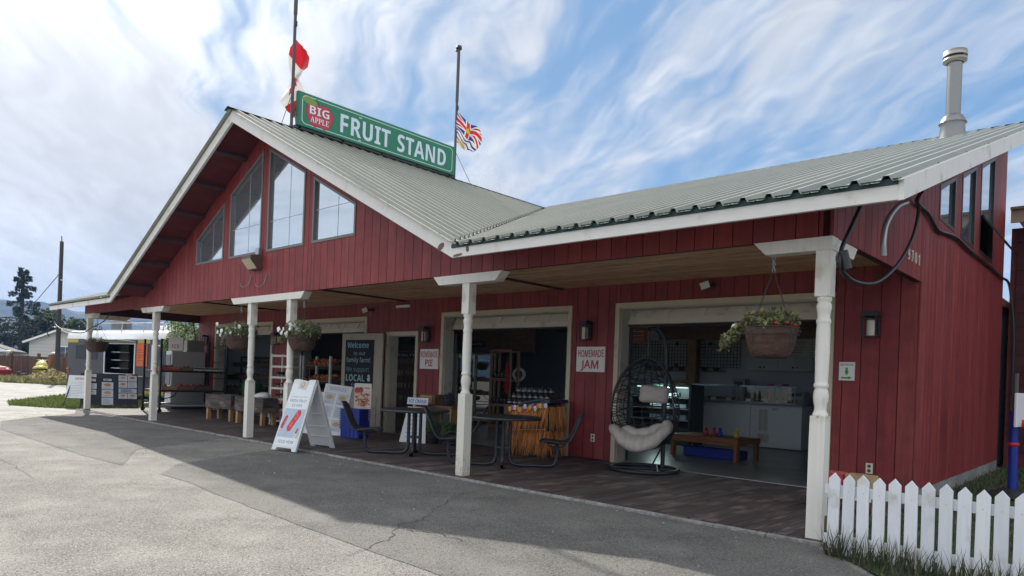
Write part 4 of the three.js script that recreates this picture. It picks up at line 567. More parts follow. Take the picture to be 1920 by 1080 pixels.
// ---------------------------------------------------------------- on the deck
const DY = 0.034;
{ // ice pop A-frame
  const T = thing('ice_pop_sign', 'white folding pavement sign with an ice pop picture', 'sign', [-10.88, 0.02, 0.02], 0.20);
  const H = 1.2, tilt = 0.345, L = H / Math.cos(tilt), pl = std([0.70, 0.71, 0.70], 0.55), w = 0.58;
  const leaf = (s) => { const g = new THREE.Group(); g.name = s > 0 ? 'front_panel' : 'rear_panel'; g.position.set(0, H, s * 0.012); g.rotation.x = s > 0 ? -tilt : tilt; T.add(g); return g; };
  for (const s of [1, -1]) {
    const holder = leaf(s); T.remove(holder);
    const sh = shapeOf([[-w / 2 * 0.9, 0], [-w / 2, -L], [-w / 2 + 0.09, -L], [-w / 2 + 0.11, -L + 0.05], [w / 2 - 0.11, -L + 0.05], [w / 2 - 0.09, -L], [w / 2, -L], [w / 2 * 0.9, 0], [0.11, 0], [0.09, -0.05], [-0.09, -0.05], [-0.11, 0]]);
    const p = part(s > 0 ? 'front_panel' : 'rear_panel', new THREE.ExtrudeGeometry(sh, { depth: 0.03, bevelEnabled: true, bevelSize: 0.004, bevelThickness: 0.004, bevelSegments: 1 }).translate(0, 0, -0.015), pl, T);
    p.position.copy(holder.position); p.rotation.copy(holder.rotation);
    const f = s > 0 ? -0.021 : 0.021;   // moulded ribs on the inner sides
    part('moulding', [0.16, 0.36, 0.62, 0.86, 1.05].flatMap((q) => [bx(w * 0.74, 0.018, 0.012, 0, -q, f)]).concat([bx(0.03, L - 0.1, 0.016, -w / 2 * 0.92, -L / 2, f), bx(0.03, L - 0.1, 0.016, w / 2 * 0.92, -L / 2, f)]), pl, p);
    if (s > 0) {
      part('poster', face(w * 0.86, L - 0.16, 0, -L / 2 - 0.005, 0.0215), printed(512, 1000, (x, W, Hh) => {
        x.fillStyle = '#eef1f2'; x.fillRect(0, 0, W, Hh); const g = x.createLinearGradient(0, 400, 0, 880); g.addColorStop(0, '#b9cbdf'); g.addColorStop(1, '#c7ccd4'); x.fillStyle = '#b9c9da'; x.fillRect(0, 400, W, 470);
        text(x, 'HOMEMADE  REAL FRUIT', W / 2, 206, 400, 26, '#6a6f74', 'sans-serif', 'normal'); text(x, 'FRESH FRUIT', W / 2, 270, 420, 62, '#3a3f45', 'sans-serif', 'normal'); text(x, 'ICE POPS', W / 2, 348, 270, 60, '#3a3f45', 'sans-serif', 'normal');
        for (const [cx, cy, a, l, c] of [[300, 590, 0.5, 190, '#d8343c'], [70, 620, 0.3, 110, '#b93a44'], [440, 760, 0.4, 60, '#a84450']]) { x.save(); x.translate(cx, cy); x.rotate(a); x.fillStyle = c; x.beginPath(); x.roundRect(-62 * l / 190, -l, 124 * l / 190, 2 * l, 58 * l / 190); x.fill(); x.fillStyle = '#e86a68'; for (let k = 0; k < 9; k++) { x.beginPath(); x.arc((rnd() - 0.5) * 80 * l / 190, (rnd() - 0.5) * 1.6 * l, rr(8, 22) * l / 190, 0, 7); x.fill(); } x.fillStyle = '#d9b98a'; x.fillRect(-14, l, 28, l * 0.5); x.restore(); }
        x.fillStyle = '#f4e9b8'; x.beginPath(); x.arc(420, 820, 34, 0, 7); x.fill(); x.fillStyle = '#d9a53b'; x.beginPath(); x.arc(420, 820, 14, 0, 7); x.fill();
        x.fillStyle = '#eef1f2'; x.fillRect(0, 862, W, Hh); text(x, 'SOLD HERE', W / 2, 930, 400, 62, '#3a3f45', 'sans-serif', 'normal');
      }), p);
      part('taped_photo', [turned(new THREE.BoxGeometry(0.2, 0.16, 0.004), 0, 0, -0.1, 0.0, -0.09, 0.026)], printed(128, 100, (x, W, Hh) => { x.fillStyle = '#cfd4d6'; x.fillRect(0, 0, W, Hh); x.fillStyle = '#c9a06a'; x.beginPath(); x.arc(66, 52, 34, 0, 7); x.fill(); x.fillStyle = '#e6c1b0'; x.beginPath(); x.arc(60, 46, 20, 0, 7); x.fill(); }), p);
    }
  }
  part('hinge', [rod([-0.24, H - 0.004, 0], [-0.13, H - 0.004, 0], 0.02), rod([0.13, H - 0.004, 0], [0.24, H - 0.004, 0], 0.02)], pl, T);
}
const menuDraw = (bg, head) => (x, W, H) => { x.fillStyle = bg; x.fillRect(0, 0, W, H); if (head) text(x, head, W / 2, H * 0.08, W * 0.6, H * 0.09, '#6f7684', 'sans-serif', 'normal'); };
function paper(P, w, h, x, y, z, draw, m) { part('paper', turned(new THREE.BoxGeometry(w, h, 0.003), 0, 0, rr(-0.03, 0.03), x, y, z), printed(160, Math.round(160 * h / w), draw ?? ((c, W, H) => { c.fillStyle = '#d3d9e4'; c.fillRect(0, 0, W, H); const f = rnd(); if (f < 0.6) { c.fillStyle = '#d8d3cc'; c.fillRect(W * 0.1, H * 0.1, W * 0.8, H * 0.55); c.fillStyle = pick(['#b98d62', '#c4aa7c', '#a87a68', '#bda878']); c.beginPath(); c.ellipse(W / 2, H * 0.38, W * 0.3, H * 0.2, 0, 0, 7); c.fill(); lines(c, W * 0.12, H * 0.74, W * 0.75, 3, H * 0.08, '#5f6672', 4); } else lines(c, W * 0.12, H * 0.12, W * 0.75, 8, H * 0.1, '#59606e', 4); })), P); }
reseed(303);
{ // white photo menu board behind the A-frame
  const T = thing('photo_menu_board', 'white leaning menu board covered in photo cards behind the pavement sign', 'menu board', [-12.92, DY, -1.75], 0.62);
  const b = part('board', rbx(0.62, 1.12, 0.02, 0.006, 0, 0.56, 0), WHITE, T); b.rotation.x = -0.30; b.rotation.z = -0.10;
  part('leg', [rod([-0.2, 0.9, -0.3], [-0.24, 0, -0.62], 0.012), rod([0.2, 0.9, -0.3], [0.24, 0, -0.62], 0.012)], BLACK, T);
  part('heading', face(0.5, 0.14, 0, 1.02, 0.0115), printed(256, 72, (x, W, H) => { x.fillStyle = '#e6e9ee'; x.fillRect(0, 0, W, H); text(x, 'WAFFLES', W / 2, H / 2, W * 0.75, 52, '#8b93a0', 'sans-serif', 'normal'); }), b);
  for (let i = 0; i < 2; i++) for (let k = 0; k < 3; k++) paper(b, 0.24, 0.26, -0.145 + i * 0.29, 0.80 - k * 0.29, 0.0125);
  const T2 = thing('small_menu_board', 'smaller white menu board half hidden behind the pavement sign', 'menu board', [-13.35, DY, -1.55], 0.62);
  const b2 = part('board', rbx(0.5, 0.95, 0.02, 0.006, 0, 0.475, 0), WHITE, T2); b2.rotation.x = -0.3; b2.rotation.z = -0.08;
  for (let k = 0; k < 3; k++) paper(b2, 0.3, 0.24, 0.06, 0.78 - k * 0.28, 0.0125);
}
{ // blue baskets and the fries poster
  const T = thing('blue_shopping_baskets', 'stack of blue plastic shopping baskets in front of the chalkboard door', 'baskets', [-12.08, DY, -1.86], 0.3);
  const blue = std([0.012, 0.035, 0.28], 0.4);
  for (let k = 0; k < 9; k++) { const y = 0.02 + k * 0.047, hh = k ? 0.04 : 0.2; if (k === 0) { part('basket', [bx(0.46, 0.012, 0.32, 0, y, 0), ...[-1, 1].flatMap((s) => [bx(0.46, 0.2, 0.008, 0, y + 0.1, s * 0.16), bx(0.008, 0.2, 0.32, s * 0.23, y + 0.1, 0)])], blue, T); } part('basket', [-1, 1].flatMap((s) => [bx(0.50, 0.022, 0.02, 0, 0.2 + y, s * 0.18), bx(0.02, 0.022, 0.36, s * 0.25, 0.2 + y, 0), bx(0.47, 0.05, 0.006, 0, 0.18 + y, s * 0.166), bx(0.006, 0.05, 0.33, s * 0.236, 0.18 + y, 0)]), blue, T); }
  part('rib', [-0.2, -0.1, 0, 0.1, 0.2].map((x) => bx(0.014, 0.2, 0.01, x, 0.12, 0.168)), blue, T);
  const P = thing('fries_poster', 'square poster of fries on a wire stand above the blue baskets', 'poster', [-11.92, 0.64, -1.92], 0.3);
  part('card', rbx(0.43, 0.52, 0.01, 0.003, 0, 0.27, 0), WHITE, P);
  part('print', face(0.42, 0.51, 0, 0.27, 0.0065), printed(384, 460, (x, W, H) => { x.fillStyle = '#d9c3b4'; x.fillRect(0, 0, W, H); x.fillStyle = '#e6d9cb'; x.fillRect(0, 0, W, 130); for (const [a, b, r] of [[60, 130, 58], [150, 120, 52]]) { x.fillStyle = '#b33237'; x.beginPath(); x.arc(a, b, r, 0, 7); x.fill(); } reseed(9); for (let k = 0; k < 60; k++) { x.save(); x.translate(rr(60, 330), rr(190, 420)); x.rotate(rr(-0.9, 0.9)); x.fillStyle = pick(['#8a3b1d', '#b5582a', '#c98145', '#6a2a18', '#d9a46a']); x.fillRect(-50, -8, rr(60, 120), 16); x.restore(); } text(x, 'APPLE FRIES', W / 2 + 20, 84, 300, 52, '#2d1a16', 'serif'); text(x, '5.99', W - 80, H - 46, 100, 44, '#f2ece0'); }), P);
  part('stand', [rod([-0.1, 0, -0.012], [-0.1, -0.2, -0.012], 0.005), rod([0.16, 0, -0.012], [0.16, -0.22, -0.012], 0.005)], GALV, P);
}
{ // blue lettered ice cream board
  const T = thing('ice_cream_board', 'white board with blue lettering standing behind the left round table', 'sign', [-10.82, DY, -2.36], 0.35);
  const b = part('board', prism([[-0.30, 0], [0.30, 0], [0.21, 0.72], [-0.21, 0.72]], -0.01, 0.02), WHITE, T); b.rotation.x = -0.2;
  part('print', (() => { const g = prism([[-0.29, 0.01], [0.29, 0.01], [0.205, 0.71], [-0.205, 0.71]], 0.0115, 0.001), u = g.attributes.uv, p = g.attributes.position; for (let i = 0; i < u.count; i++) u.setXY(i, (p.getX(i) + 0.3) / 0.6, p.getY(i) / 0.72); return g; })(), printed(256, 320, (x, W, H) => { x.fillStyle = '#e9eaea'; x.fillRect(0, 0, W, H); lines(x, 50, 40, 150, 7, 38, '#7d93c8', 7); x.fillStyle = '#e6e23c'; x.fillRect(110, 104, 34, 18); lines(x, 66, 240, 60, 2, 30, '#8db2c9', 5); }), b);
  part('heading', rbx(0.48, 0.14, 0.02, 0.004, 0, 0.84, 0.005), WHITE, b); part('lettering', face(0.47, 0.13, 0, 0.84, 0.0165), printed(512, 140, (x, W, H) => { x.fillStyle = '#dfe5ee'; x.fillRect(0, 0, W, H); text(x, 'ICE CREAM', W / 2, H / 2 + 4, W * 0.86, 100, '#2c59b5'); }), b);
  part('rear_leg', [rod([-0.22, 0.7, -0.16], [-0.26, 0, -0.42], 0.012), rod([0.22, 0.7, -0.16], [0.26, 0, -0.42], 0.012)], WHITE, T);
}
{ // open door leaf with a chalkboard
  const T = thing('open_door', 'tan door folded back against the wall beside the narrow doorway', 'door', [-13.0, DY, -D + 0.07], Math.PI + 0.10);
  const m = std([0.42, 0.36, 0.28], 0.6, { map: whiteMap });
  part('door_leaf', rbx(1.42, 2.26, 0.045, 0.006, 0.72, 1.15, -0.045), m, T);
  part('door_moulding', [[0.40, 0.45], [1.04, 0.45]].flatMap(([x, y]) => [bx(0.46, 0.02, 0.012, x, y + 0.34, -0.0725), bx(0.46, 0.02, 0.012, x, y - 0.34, -0.0725), bx(0.02, 0.68, 0.012, x - 0.23, y, -0.0727), bx(0.02, 0.68, 0.012, x + 0.23, y, -0.0727)]), m, T);
  part('door_knob', [ball(0.036, 1.34, 0.98, -0.12, 1, 1, 1, 14), rod([1.34, 0.98, -0.07], [1.34, 0.98, -0.11], 0.014)], STEEL, T);
  part('hinge', [0.3, 1.15, 2.0].map((y) => rod([0.0, y, -0.05], [0.0, y + 0.1, -0.05], 0.014)), STEEL, T);
  const C = thing('chalkboard', 'chalkboard with pale blue WELCOME lettering on the open door', 'chalkboard', [-13.78, 1.60, -D + 0.228], 0.10);
  part('slate', rbx(0.98, 1.12, 0.015, 0.004, 0, 0, 0), BLACKMATT, C);
  part('chalk', face(0.97, 1.11, 0, 0, 0.0085), printed(640, 732, (x, W, H) => {
    x.fillStyle = '#191c21'; x.fillRect(0, 0, W, H); reseed(8); for (let i = 0; i < 90; i++) { x.fillStyle = `rgba(120,135,150,${0.02 * rnd()})`; x.fillRect(rnd() * W, rnd() * H, 160 * rnd(), 60 * rnd()); }
    const t = (s, px, py, w, z, c, wt = 'normal') => text(x, s, px, py, w, z, c, 'sans-serif', wt); t('Welcome', W * 0.46, 80, 500, 124, '#8db4c4', 'bold'); t('to our', W * 0.52, 205, 280, 84, '#9fb0b5'); t('family farm!', W * 0.48, 310, 560, 100, '#a8c3c6'); t('We support', W * 0.46, 455, 540, 100, '#7f9096'); t('LOCAL', W * 0.38, 590, 450, 142, '#9cbfae', 'bold'); t('farms!', W * 0.5, 706, 320, 84, '#7aa0c0'); x.fillStyle = '#c9cfc9'; x.beginPath(); x.arc(560, 556, 26, 0, 7); x.arc(560, 604, 34, 0, 7); x.fill();
  }, 0.85), C);
}
// round tables with two fixed seats each
{
  const T = thing('round_table', 'round black metal table with fixed seats, left of the peeling post', 'table', [-9.19, DY, -1.05], 0.74, 'round black metal porch tables');
  const m = std([0.03, 0.033, 0.038], 0.38, { metalness: 0.2 });
  part('tabletop', lathe([[0, 0.775], [0.565, 0.775], [0.585, 0.765], [0.585, 0.735], [0.57, 0.73], [0.56, 0.75], [0, 0.75]], 48), m, T);
  part('pedestal', [[0, 0.1], [0.1, 0], [0, -0.1], [-0.1, 0]].map(([x, z]) => rod([x, 0.2, z], [x, 0.75, z], 0.028, 12)).concat([bx(0.22, 0.03, 0.22, 0, 0.30, 0), bx(0.34, 0.02, 0.34, 0, 0.742, 0)]), m, T);
  for (const s of [1, -1]) {
    part('support_leg', tube([[s * 0.1, 0.3, 0], [s * 0.1, 0.16, 0], [s * 0.14, 0.06, 0], [s * 0.24, 0.03, 0], [s * 0.5, 0.03, 0], [s * 0.72, 0.03, 0], [s * 0.80, 0.06, 0], [s * 0.83, 0.14, 0], [s * 0.84, 0.40, 0]], 0.028, 12, 48), m, T);
    part('foot', tube([[0, 0.3, s * 0.1], [0, 0.12, s * 0.1], [0, 0.05, s * 0.14], [0, 0.03, s * 0.24], [0, 0.03, s * 0.34]], 0.028, 12, 24), m, T);
    const prof = [[0.57, 0.385], [0.585, 0.415], [0.63, 0.435], [0.72, 0.43], [0.85, 0.415], [0.95, 0.415], [1.0, 0.44], [1.045, 0.50], [1.09, 0.60], [1.13, 0.70], [1.17, 0.79], [1.20, 0.845], [1.225, 0.865]];
    const seatGeo = (() => { const pos = [], N = 10; const at = (i, j) => { const [r, y] = prof[i], v = j / N * 2 - 1, back = clamp((i - 6) / 5, 0, 1), w = 0.235 - 0.04 * back - (i > 10 ? 0.05 * (i - 10) : 0), dish = 0.03 * (1 - v * v); return [s * (r + (back > 0 ? dish * back : 0)), y - dish * (1 - back), v * w * Math.sqrt(1 - 0.12 * v * v)]; };
      for (const off of [0, -0.014]) for (let i = 0; i + 1 < prof.length; i++) for (let j = 0; j < N; j++) for (const [a, b] of [[i, j], [i + 1, j], [i, j + 1], [i, j + 1], [i + 1, j], [i + 1, j + 1]]) { const p = at(a, b); pos.push(p[0] + s * -off * (a > 6 ? 1 : 0), p[1] + off * (a > 6 ? 0.2 : 1), p[2]); }
      const g = quads(pos); g.deleteAttribute('normal'); const q = mergeVertices(g, 1e-5); q.computeVertexNormals(); return q; })();
    part('seat', [seatGeo, ...[-1, 1].map((v) => tube(prof.map(([r, y], i) => [s * r, y - 0.006, v * (0.235 - 0.04 * clamp((i - 6) / 5, 0, 1) - (i > 10 ? 0.05 * (i - 10) : 0)) * 0.94]), 0.011, 6, 40))], std([0.035, 0.037, 0.042], 0.5, { side: THREE.DoubleSide }), T);
    part('seat_bracket', [bx(0.3, 0.03, 0.2, s * 0.82, 0.39, 0), tube([[s * 0.68, 0.39, 0.1], [s * 0.72, 0.345, 0.1], [s * 0.92, 0.345, 0.1], [s * 0.96, 0.39, 0.1]], 0.01, 6)], m, T);
  }
  copyOf(T, 'round black metal table with fixed seats, right of the peeling post', [-7.33, DY, -1.27], 0.74);
}
{ // hanging egg chair
  const T = thing('egg_chair_stand', 'black ring base and arched pole of the hanging egg chair', 'chair stand', [-5.75, DY, -2.8], 0.55);
  const m = std([0.02, 0.024, 0.026], 0.4, { metalness: 0.2 });
  part('base_ring', [new THREE.TorusGeometry(0.52, 0.032, 10, 56).rotateX(Math.PI / 2).translate(0, 0.035, 0), rod([-0.5, 0.035, 0], [0.5, 0.035, 0], 0.022), rod([0.2, 0.035, -0.48], [0.2, 0.035, 0.48], 0.02)], m, T);
  part('arched_pole', [tube([[0.28, 0.03, -0.12], [0.28, 0.6, -0.12], [0.28, 1.2, -0.12], [0.28, 1.7, -0.12], [0.26, 1.95, -0.11], [0.2, 2.12, -0.08], [0.09, 2.21, -0.04], [0.0, 2.2, 0]], 0.034, 12, 60), rod([0.28, 0.42, -0.12], [0.1, 0.04, -0.1], 0.014)], m, T);
  part('suspension_spring', [lathe([[0, 0.1], [0.018, 0.09], [0.018, -0.3], [0, -0.31]], 10).translate(0, 2.06, 0)], m, T);
  const E = thing('egg_chair', 'black wicker egg chair hanging in the wide right doorway', 'hanging chair', [-5.75, 0.345 + DY, -2.8], 0.30);
  const ry = 0.70, rx = 0.52, rz = 0.46, cy = 0.70, cut = 0.10;
  const pt = (a, y) => { const t = (y - cy) / ry, k = Math.sqrt(Math.max(0, 1 - t * t)) * (1 - 0.16 * t); return [rx * k * Math.sin(a), y, -rz * k * Math.cos(a) + cut - 0.02]; };
  const geo = [], rim = []; const amax = (y) => { const t = (y - cy) / ry; return Math.PI / 2 + 0.42 * (1 - t * t) - (y < 0.5 ? 0.35 : 0) * (0.5 - y) * 2; };
  for (let i = 0; i <= 48; i++) { const th = i / 48 * 2 * Math.PI, y = cy - ry * Math.cos(th) * 0.998; const a = amax(y) * (th < Math.PI ? 1 : -1); rim.push(pt(a, y)); }
  reseed(404);
  for (let k = 1; k < 38; k++) { const y = 0.02 + k / 38 * 1.37, A = amax(y), pts = []; for (let i = 0; i <= 18; i++) { const a = -A + 2 * A * i / 18, yy = y + 0.05 * Math.sin(a * 2.2 + k * 1.9) + (k % 3 === 0 ? 0.06 * Math.sin(a * 3 + k) : 0); pts.push(pt(a, clamp(yy, 0.01, 1.39))); } geo.push(tube(pts, 0.0065, 5, 40)); }
  for (let k = -6; k <= 6; k++) { const pts = []; for (let i = 0; i <= 16; i++) { const y = 0.012 + i / 16 * 1.376; pts.push(pt(k / 6 * amax(y) * 0.93, y)); } geo.push(tube(pts, 0.008, 5, 34)); }
  part('wicker_shell', geo, BLACK, E); part('rim', tube(rim.slice(0, -1), 0.017, 8, 90, true), BLACK, E);
  part('hanging_loop', tube([pt(0.6, 1.38), [0, 1.44, 0.02], pt(-0.6, 1.38)], 0.012, 6), BLACK, E);
  // cushion: a thick tufted pad bent up at both sides
  const pads = [[-0.02, 0.075, 0.28, 0.22, 0.125, 0.19, 0.05, 0.45], [-0.24, 0.13, 0.25, 0.18, 0.11, 0.19, -0.5, 0.3], [-0.41, 0.25, 0.22, 0.15, 0.085, 0.15, -0.75, 0], [0.19, 0.125, 0.23, 0.18, 0.115, 0.19, 0.45, 0.3], [0.34, 0.26, 0.15, 0.15, 0.095, 0.17, 0.85, 0], [0.04, 0.2, 0.0, 0.22, 0.12, 0.19, 0.1, -0.4], [-0.2, 0.22, 0.03, 0.19, 0.11, 0.18, -0.4, -0.4], [0.22, 0.28, -0.02, 0.17, 0.12, 0.15, 0.5, -0.5], [0.40, 0.37, 0.02, 0.09, 0.12, 0.13, 0.3, 0]].map((p) => { const M = new THREE.Matrix4().makeRotationFromEuler(new THREE.Euler(p[7], 0, p[6])).setPosition(p[0], p[1], p[2]).invert(); return [M, V(p[3], p[4], p[5]), Math.min(p[3], p[4], p[5])]; });
  const RES = 72, mc = new MarchingCubes(RES, new THREE.MeshBasicMaterial(), false, false, 200000), q = new THREE.Vector3(), HS = 0.66; 
  for (let k = 0; k < RES; k++) for (let j2 = 0; j2 < RES; j2++) for (let i2 = 0; i2 < RES; i2++) { const X = (i2 / RES * 2 - 1) * HS, Y = (j2 / RES * 2 - 1) * HS + 0.2, Z2 = (k / RES * 2 - 1) * HS + 0.12; let s = 0; for (const [M, r, m] of pads) { q.set(X, Y, Z2).applyMatrix4(M).divide(r); s += Math.exp(-((q.length() - 1) * m) / 0.016); } mc.field[i2 + j2 * RES + k * RES * RES] = -(-0.016 * Math.log(Math.max(s, 1e-30))) + 0.012 * (fbm(X * 9 + 20, Y * 9 + Z2 * 7 + 20, 3) - 0.5); }
  mc.isolation = 0; mc.update(); const cu = new THREE.BufferGeometry(); { const n = mc.count, p = new Float32Array(n * 3); for (let i = 0; i < n; i++) { p[3 * i] = mc.positionArray[3 * i] * HS; p[3 * i + 1] = mc.positionArray[3 * i + 1] * HS + 0.2; p[3 * i + 2] = mc.positionArray[3 * i + 2] * HS + 0.12; } cu.setAttribute('position', new THREE.BufferAttribute(p, 3)); }
  const cw = mergeVertices(cu, 1e-4); cw.computeVertexNormals(); { const P = cw.attributes.position, uv = new Float32Array(P.count * 2); for (let i = 0; i < P.count; i++) { uv[2 * i] = P.getX(i); uv[2 * i + 1] = P.getZ(i) + P.getY(i) * 0.6; } cw.setAttribute('uv', new THREE.BufferAttribute(uv, 2)); }
  const C = thing('seat_cushion', 'cream tufted seat cushion folded into the egg chair', 'cushion', [-5.75, 0.37 + DY, -2.75], 0.30);
  const FAB = std([0.60, 0.53, 0.47], 0.95, { map: clothMap });
  part('cushion_body', cw, FAB, C); C.scale.setScalar(0.92);
  const pl = new THREE.SphereGeometry(1, 40, 26), Q = pl.attributes.position; for (let i = 0; i < Q.count; i++) { const x = Q.getX(i), y = Q.getY(i), z = Q.getZ(i), s = (v) => Math.sign(v) * Math.pow(Math.abs(v), 0.5), e = Math.max(Math.abs(s(x)), Math.abs(s(y))); Q.setXYZ(i, s(x) * 0.235 * (0.93 + 0.09 * Math.abs(s(y))), s(y) * 0.145 * (0.9 + 0.14 * Math.abs(s(x))), z * 0.085 * (1 + 0.15 * (fbm(x * 5, y * 5, 3) - 0.5))); } pl.computeVertexNormals();
  const W = thing('head_pillow', 'small cream head pillow tied inside the egg chair', 'pillow', [-5.70, 1.19 + DY, -2.93], 0.45); const pb = part('pillow_body', pl, FAB, W); pb.rotation.z = -0.03; pb.rotation.x = -0.15; part('tie', tube([[0.03, 0.14, 0.03], [0.035, 0.1, 0.07], [0.03, 0.05, 0.08]], 0.004, 5), std([0.3, 0.26, 0.22], 0.9), W);
}
{ // straw-skirted counter
  const T = thing('straw_skirt_counter', 'counter wrapped in an orange straw skirt with a flower garland', 'counter', [-8.02, DY, -2.86], 0.06); T.scale.x = 0.76;
  part('counter_box', [rbx(1.02, 0.72, 0.48, 0.02, 0, 0.37, -0.05), bx(1.12, 0.05, 0.56, 0, 0.90, -0.08, 0, 0, 0.16)], std([0.03, 0.035, 0.05], 0.5), T);
  part('counter_lid', tube([[-0.54, 0.80, 0.16], [-0.3, 0.9, 0.18], [0, 0.96, 0.18], [0.4, 1.0, 0.18], [0.54, 0.97, 0.16]], 0.03, 8), std([0.03, 0.04, 0.06], 0.4), T);
  reseed(505); const straw = [];
  for (const [y0, y1, n, o] of [[0.44, -0.02, 260, 0], [0.82, 0.36, 260, 0.02]]) for (let i = 0; i < n; i++) {
    const s = rnd(); let x, z, nx = 0, nz = 0; if (s < 0.6) { x = rr(-0.55, 0.55); z = 0.20 + o; nz = 1; } else { const q = s < 0.8 ? 1 : -1; x = q * (0.53 + o); z = rr(-0.28, 0.2); nx = q; }
    const t = y0 + (y0 > 0.6 ? 0.10 * x : 0.03 * x) + rr(-0.02, 0.02), l = (y0 - y1) * rr(0.62, 1.02), out = rr(0.02, 0.13), side = rr(-0.09, 0.09), w = rr(0.006, 0.014), k = 0.25 + 1.05 * Math.pow(rnd(), 0.8), m = [x + nx * out * 0.4 + nz * side * 0.5, t - l * 0.55, z + nz * out * 0.45 + Math.abs(nx) * side * 0.5], e = [x + nx * out + nz * side, Math.max(0.004, t - l), z + nz * out + Math.abs(nx) * side];
    for (const g of [rod(m, [x, t, z], w * 0.9, 5, w), rod(e, m, w * 0.25, 5, w * 0.9)]) { const N = g.attributes.position.count, cc = new Float32Array(N * 3); for (let v = 0; v < N; v++) cc.set([0.62 * k, 0.25 * k, 0.07 * k], v * 3); g.setAttribute('color', new THREE.BufferAttribute(cc, 3)); straw.push(g); }
  }
  part('straw_skirt', straw, std([1, 1, 1], 0.85, { vertexColors: true }), T, 'stuff');
  part('cord', [tube([[-0.54, 0.44, 0.265], [0, 0.47, 0.275], [0.54, 0.50, 0.265]], 0.008, 6)], std([0.6, 0.42, 0.2], 0.8), T);
  const cs = [[0.7, 0.55, 0.03], [0.75, 0.22, 0.05], [0.55, 0.04, 0.05], [0.75, 0.75, 0.72], [0.5, 0.12, 0.35], [0.7, 0.35, 0.04]].map((c) => std(c, 0.7));
  for (let k = 0; k < 15; k++) { const x = -0.52 + k * 0.074, y = 0.80 + 0.10 * (k / 14) + rr(-0.03, 0.03); part('garland_flower', [0, 1, 2, 3, 4].map((j) => ball(0.026, x + Math.cos(j * 1.257) * 0.025, y + Math.sin(j * 1.257) * 0.025, 0.275, 1, 1, 0.4, 7)).concat([ball(0.012, x, y, 0.292, 1, 1, 1, 6)]), cs[(k * 4 + (k >> 1)) % 6], T); }
}
{ // wooden side cabinet with the diamond drawer box and plants
  const T = thing('wooden_counter', 'low wooden counter in the middle doorway behind the left table', 'counter', [-10.62, DY, -3.02]);
  part('counter_top', rbx(0.95, 0.045, 0.5, 0.008, 0, 0.73, 0), BROWN, T); part('side_panel', [bx(0.04, 0.7, 0.46, 0.42, 0.355, 0), bx(0.04, 0.7, 0.46, -0.42, 0.355, 0)], PINE[1], T); part('apron', bx(0.8, 0.1, 0.03, 0, 0.655, 0.2), PINE[1], T);
  const X = thing('diamond_drawer_box', 'small honey wooden box with an inlaid diamond on the counter', 'box', [-10.98, DY + 0.753, -2.98], 0.04); part('carcass', rbx(0.46, 0.21, 0.28, 0.006, 0, 0.105, 0), BROWN, X); part('drawer_front', rbx(0.35, 0.16, 0.014, 0.004, -0.03, 0.105, 0.146), std([0.52, 0.28, 0.09], 0.45, { map: grainMap }), X); part('diamond_inlay', [turned(new THREE.BoxGeometry(0.055, 0.055, 0.004), 0, 0, Math.PI / 4, -0.03, 0.105, 0.155), ball(0.008, 0.09, 0.105, 0.156)], BLACKMATT, X);
  const L = thing('lavender_bunch', 'dark dried lavender bunch behind the diamond drawer box', 'dried flowers', [-10.55, DY + 0.753, -3.08]); reseed(11); part('stalks', leaves(420, () => { const a = rr(0, 6.3), q = rnd() * 0.16; return [Math.cos(a) * q, rr(0.05, 0.27) - q * 0.4, Math.sin(a) * q * 0.6, rr(0.02, 0.04), [0.03, 0.03, 0.06]]; }, 0.3), LEAFD, L, 'stuff'); part('vase', lathe([[0, 0], [0.05, 0], [0.06, 0.06], [0.04, 0.1], [0, 0.1]], 14), BLACK, L);
  for (const [x, z, l] of [[-10.5, -2.62, 'left green potted plant below the wooden counter'], [-10.12, -2.72, 'right green potted plant below the wooden counter']]) { const G = thing('potted_plant', l, 'plant', [x, DY, z]); part('pot', lathe([[0, 0], [0.1, 0], [0.13, 0.2], [0.135, 0.21], [0.12, 0.2], [0, 0.19]], 18), BLACKMATT, G); part('foliage', leaves(500, () => { const a = rr(0, 6.3), q = Math.sqrt(rnd()) * 0.15; return [Math.cos(a) * q, 0.2 + rr(0, 0.3) * (1 - q * 2), Math.sin(a) * q, rr(0.02, 0.05), [0.04, rr(0.06, 0.13), 0.02]]; }, 0.3), LEAFD, G, 'stuff'); }
}
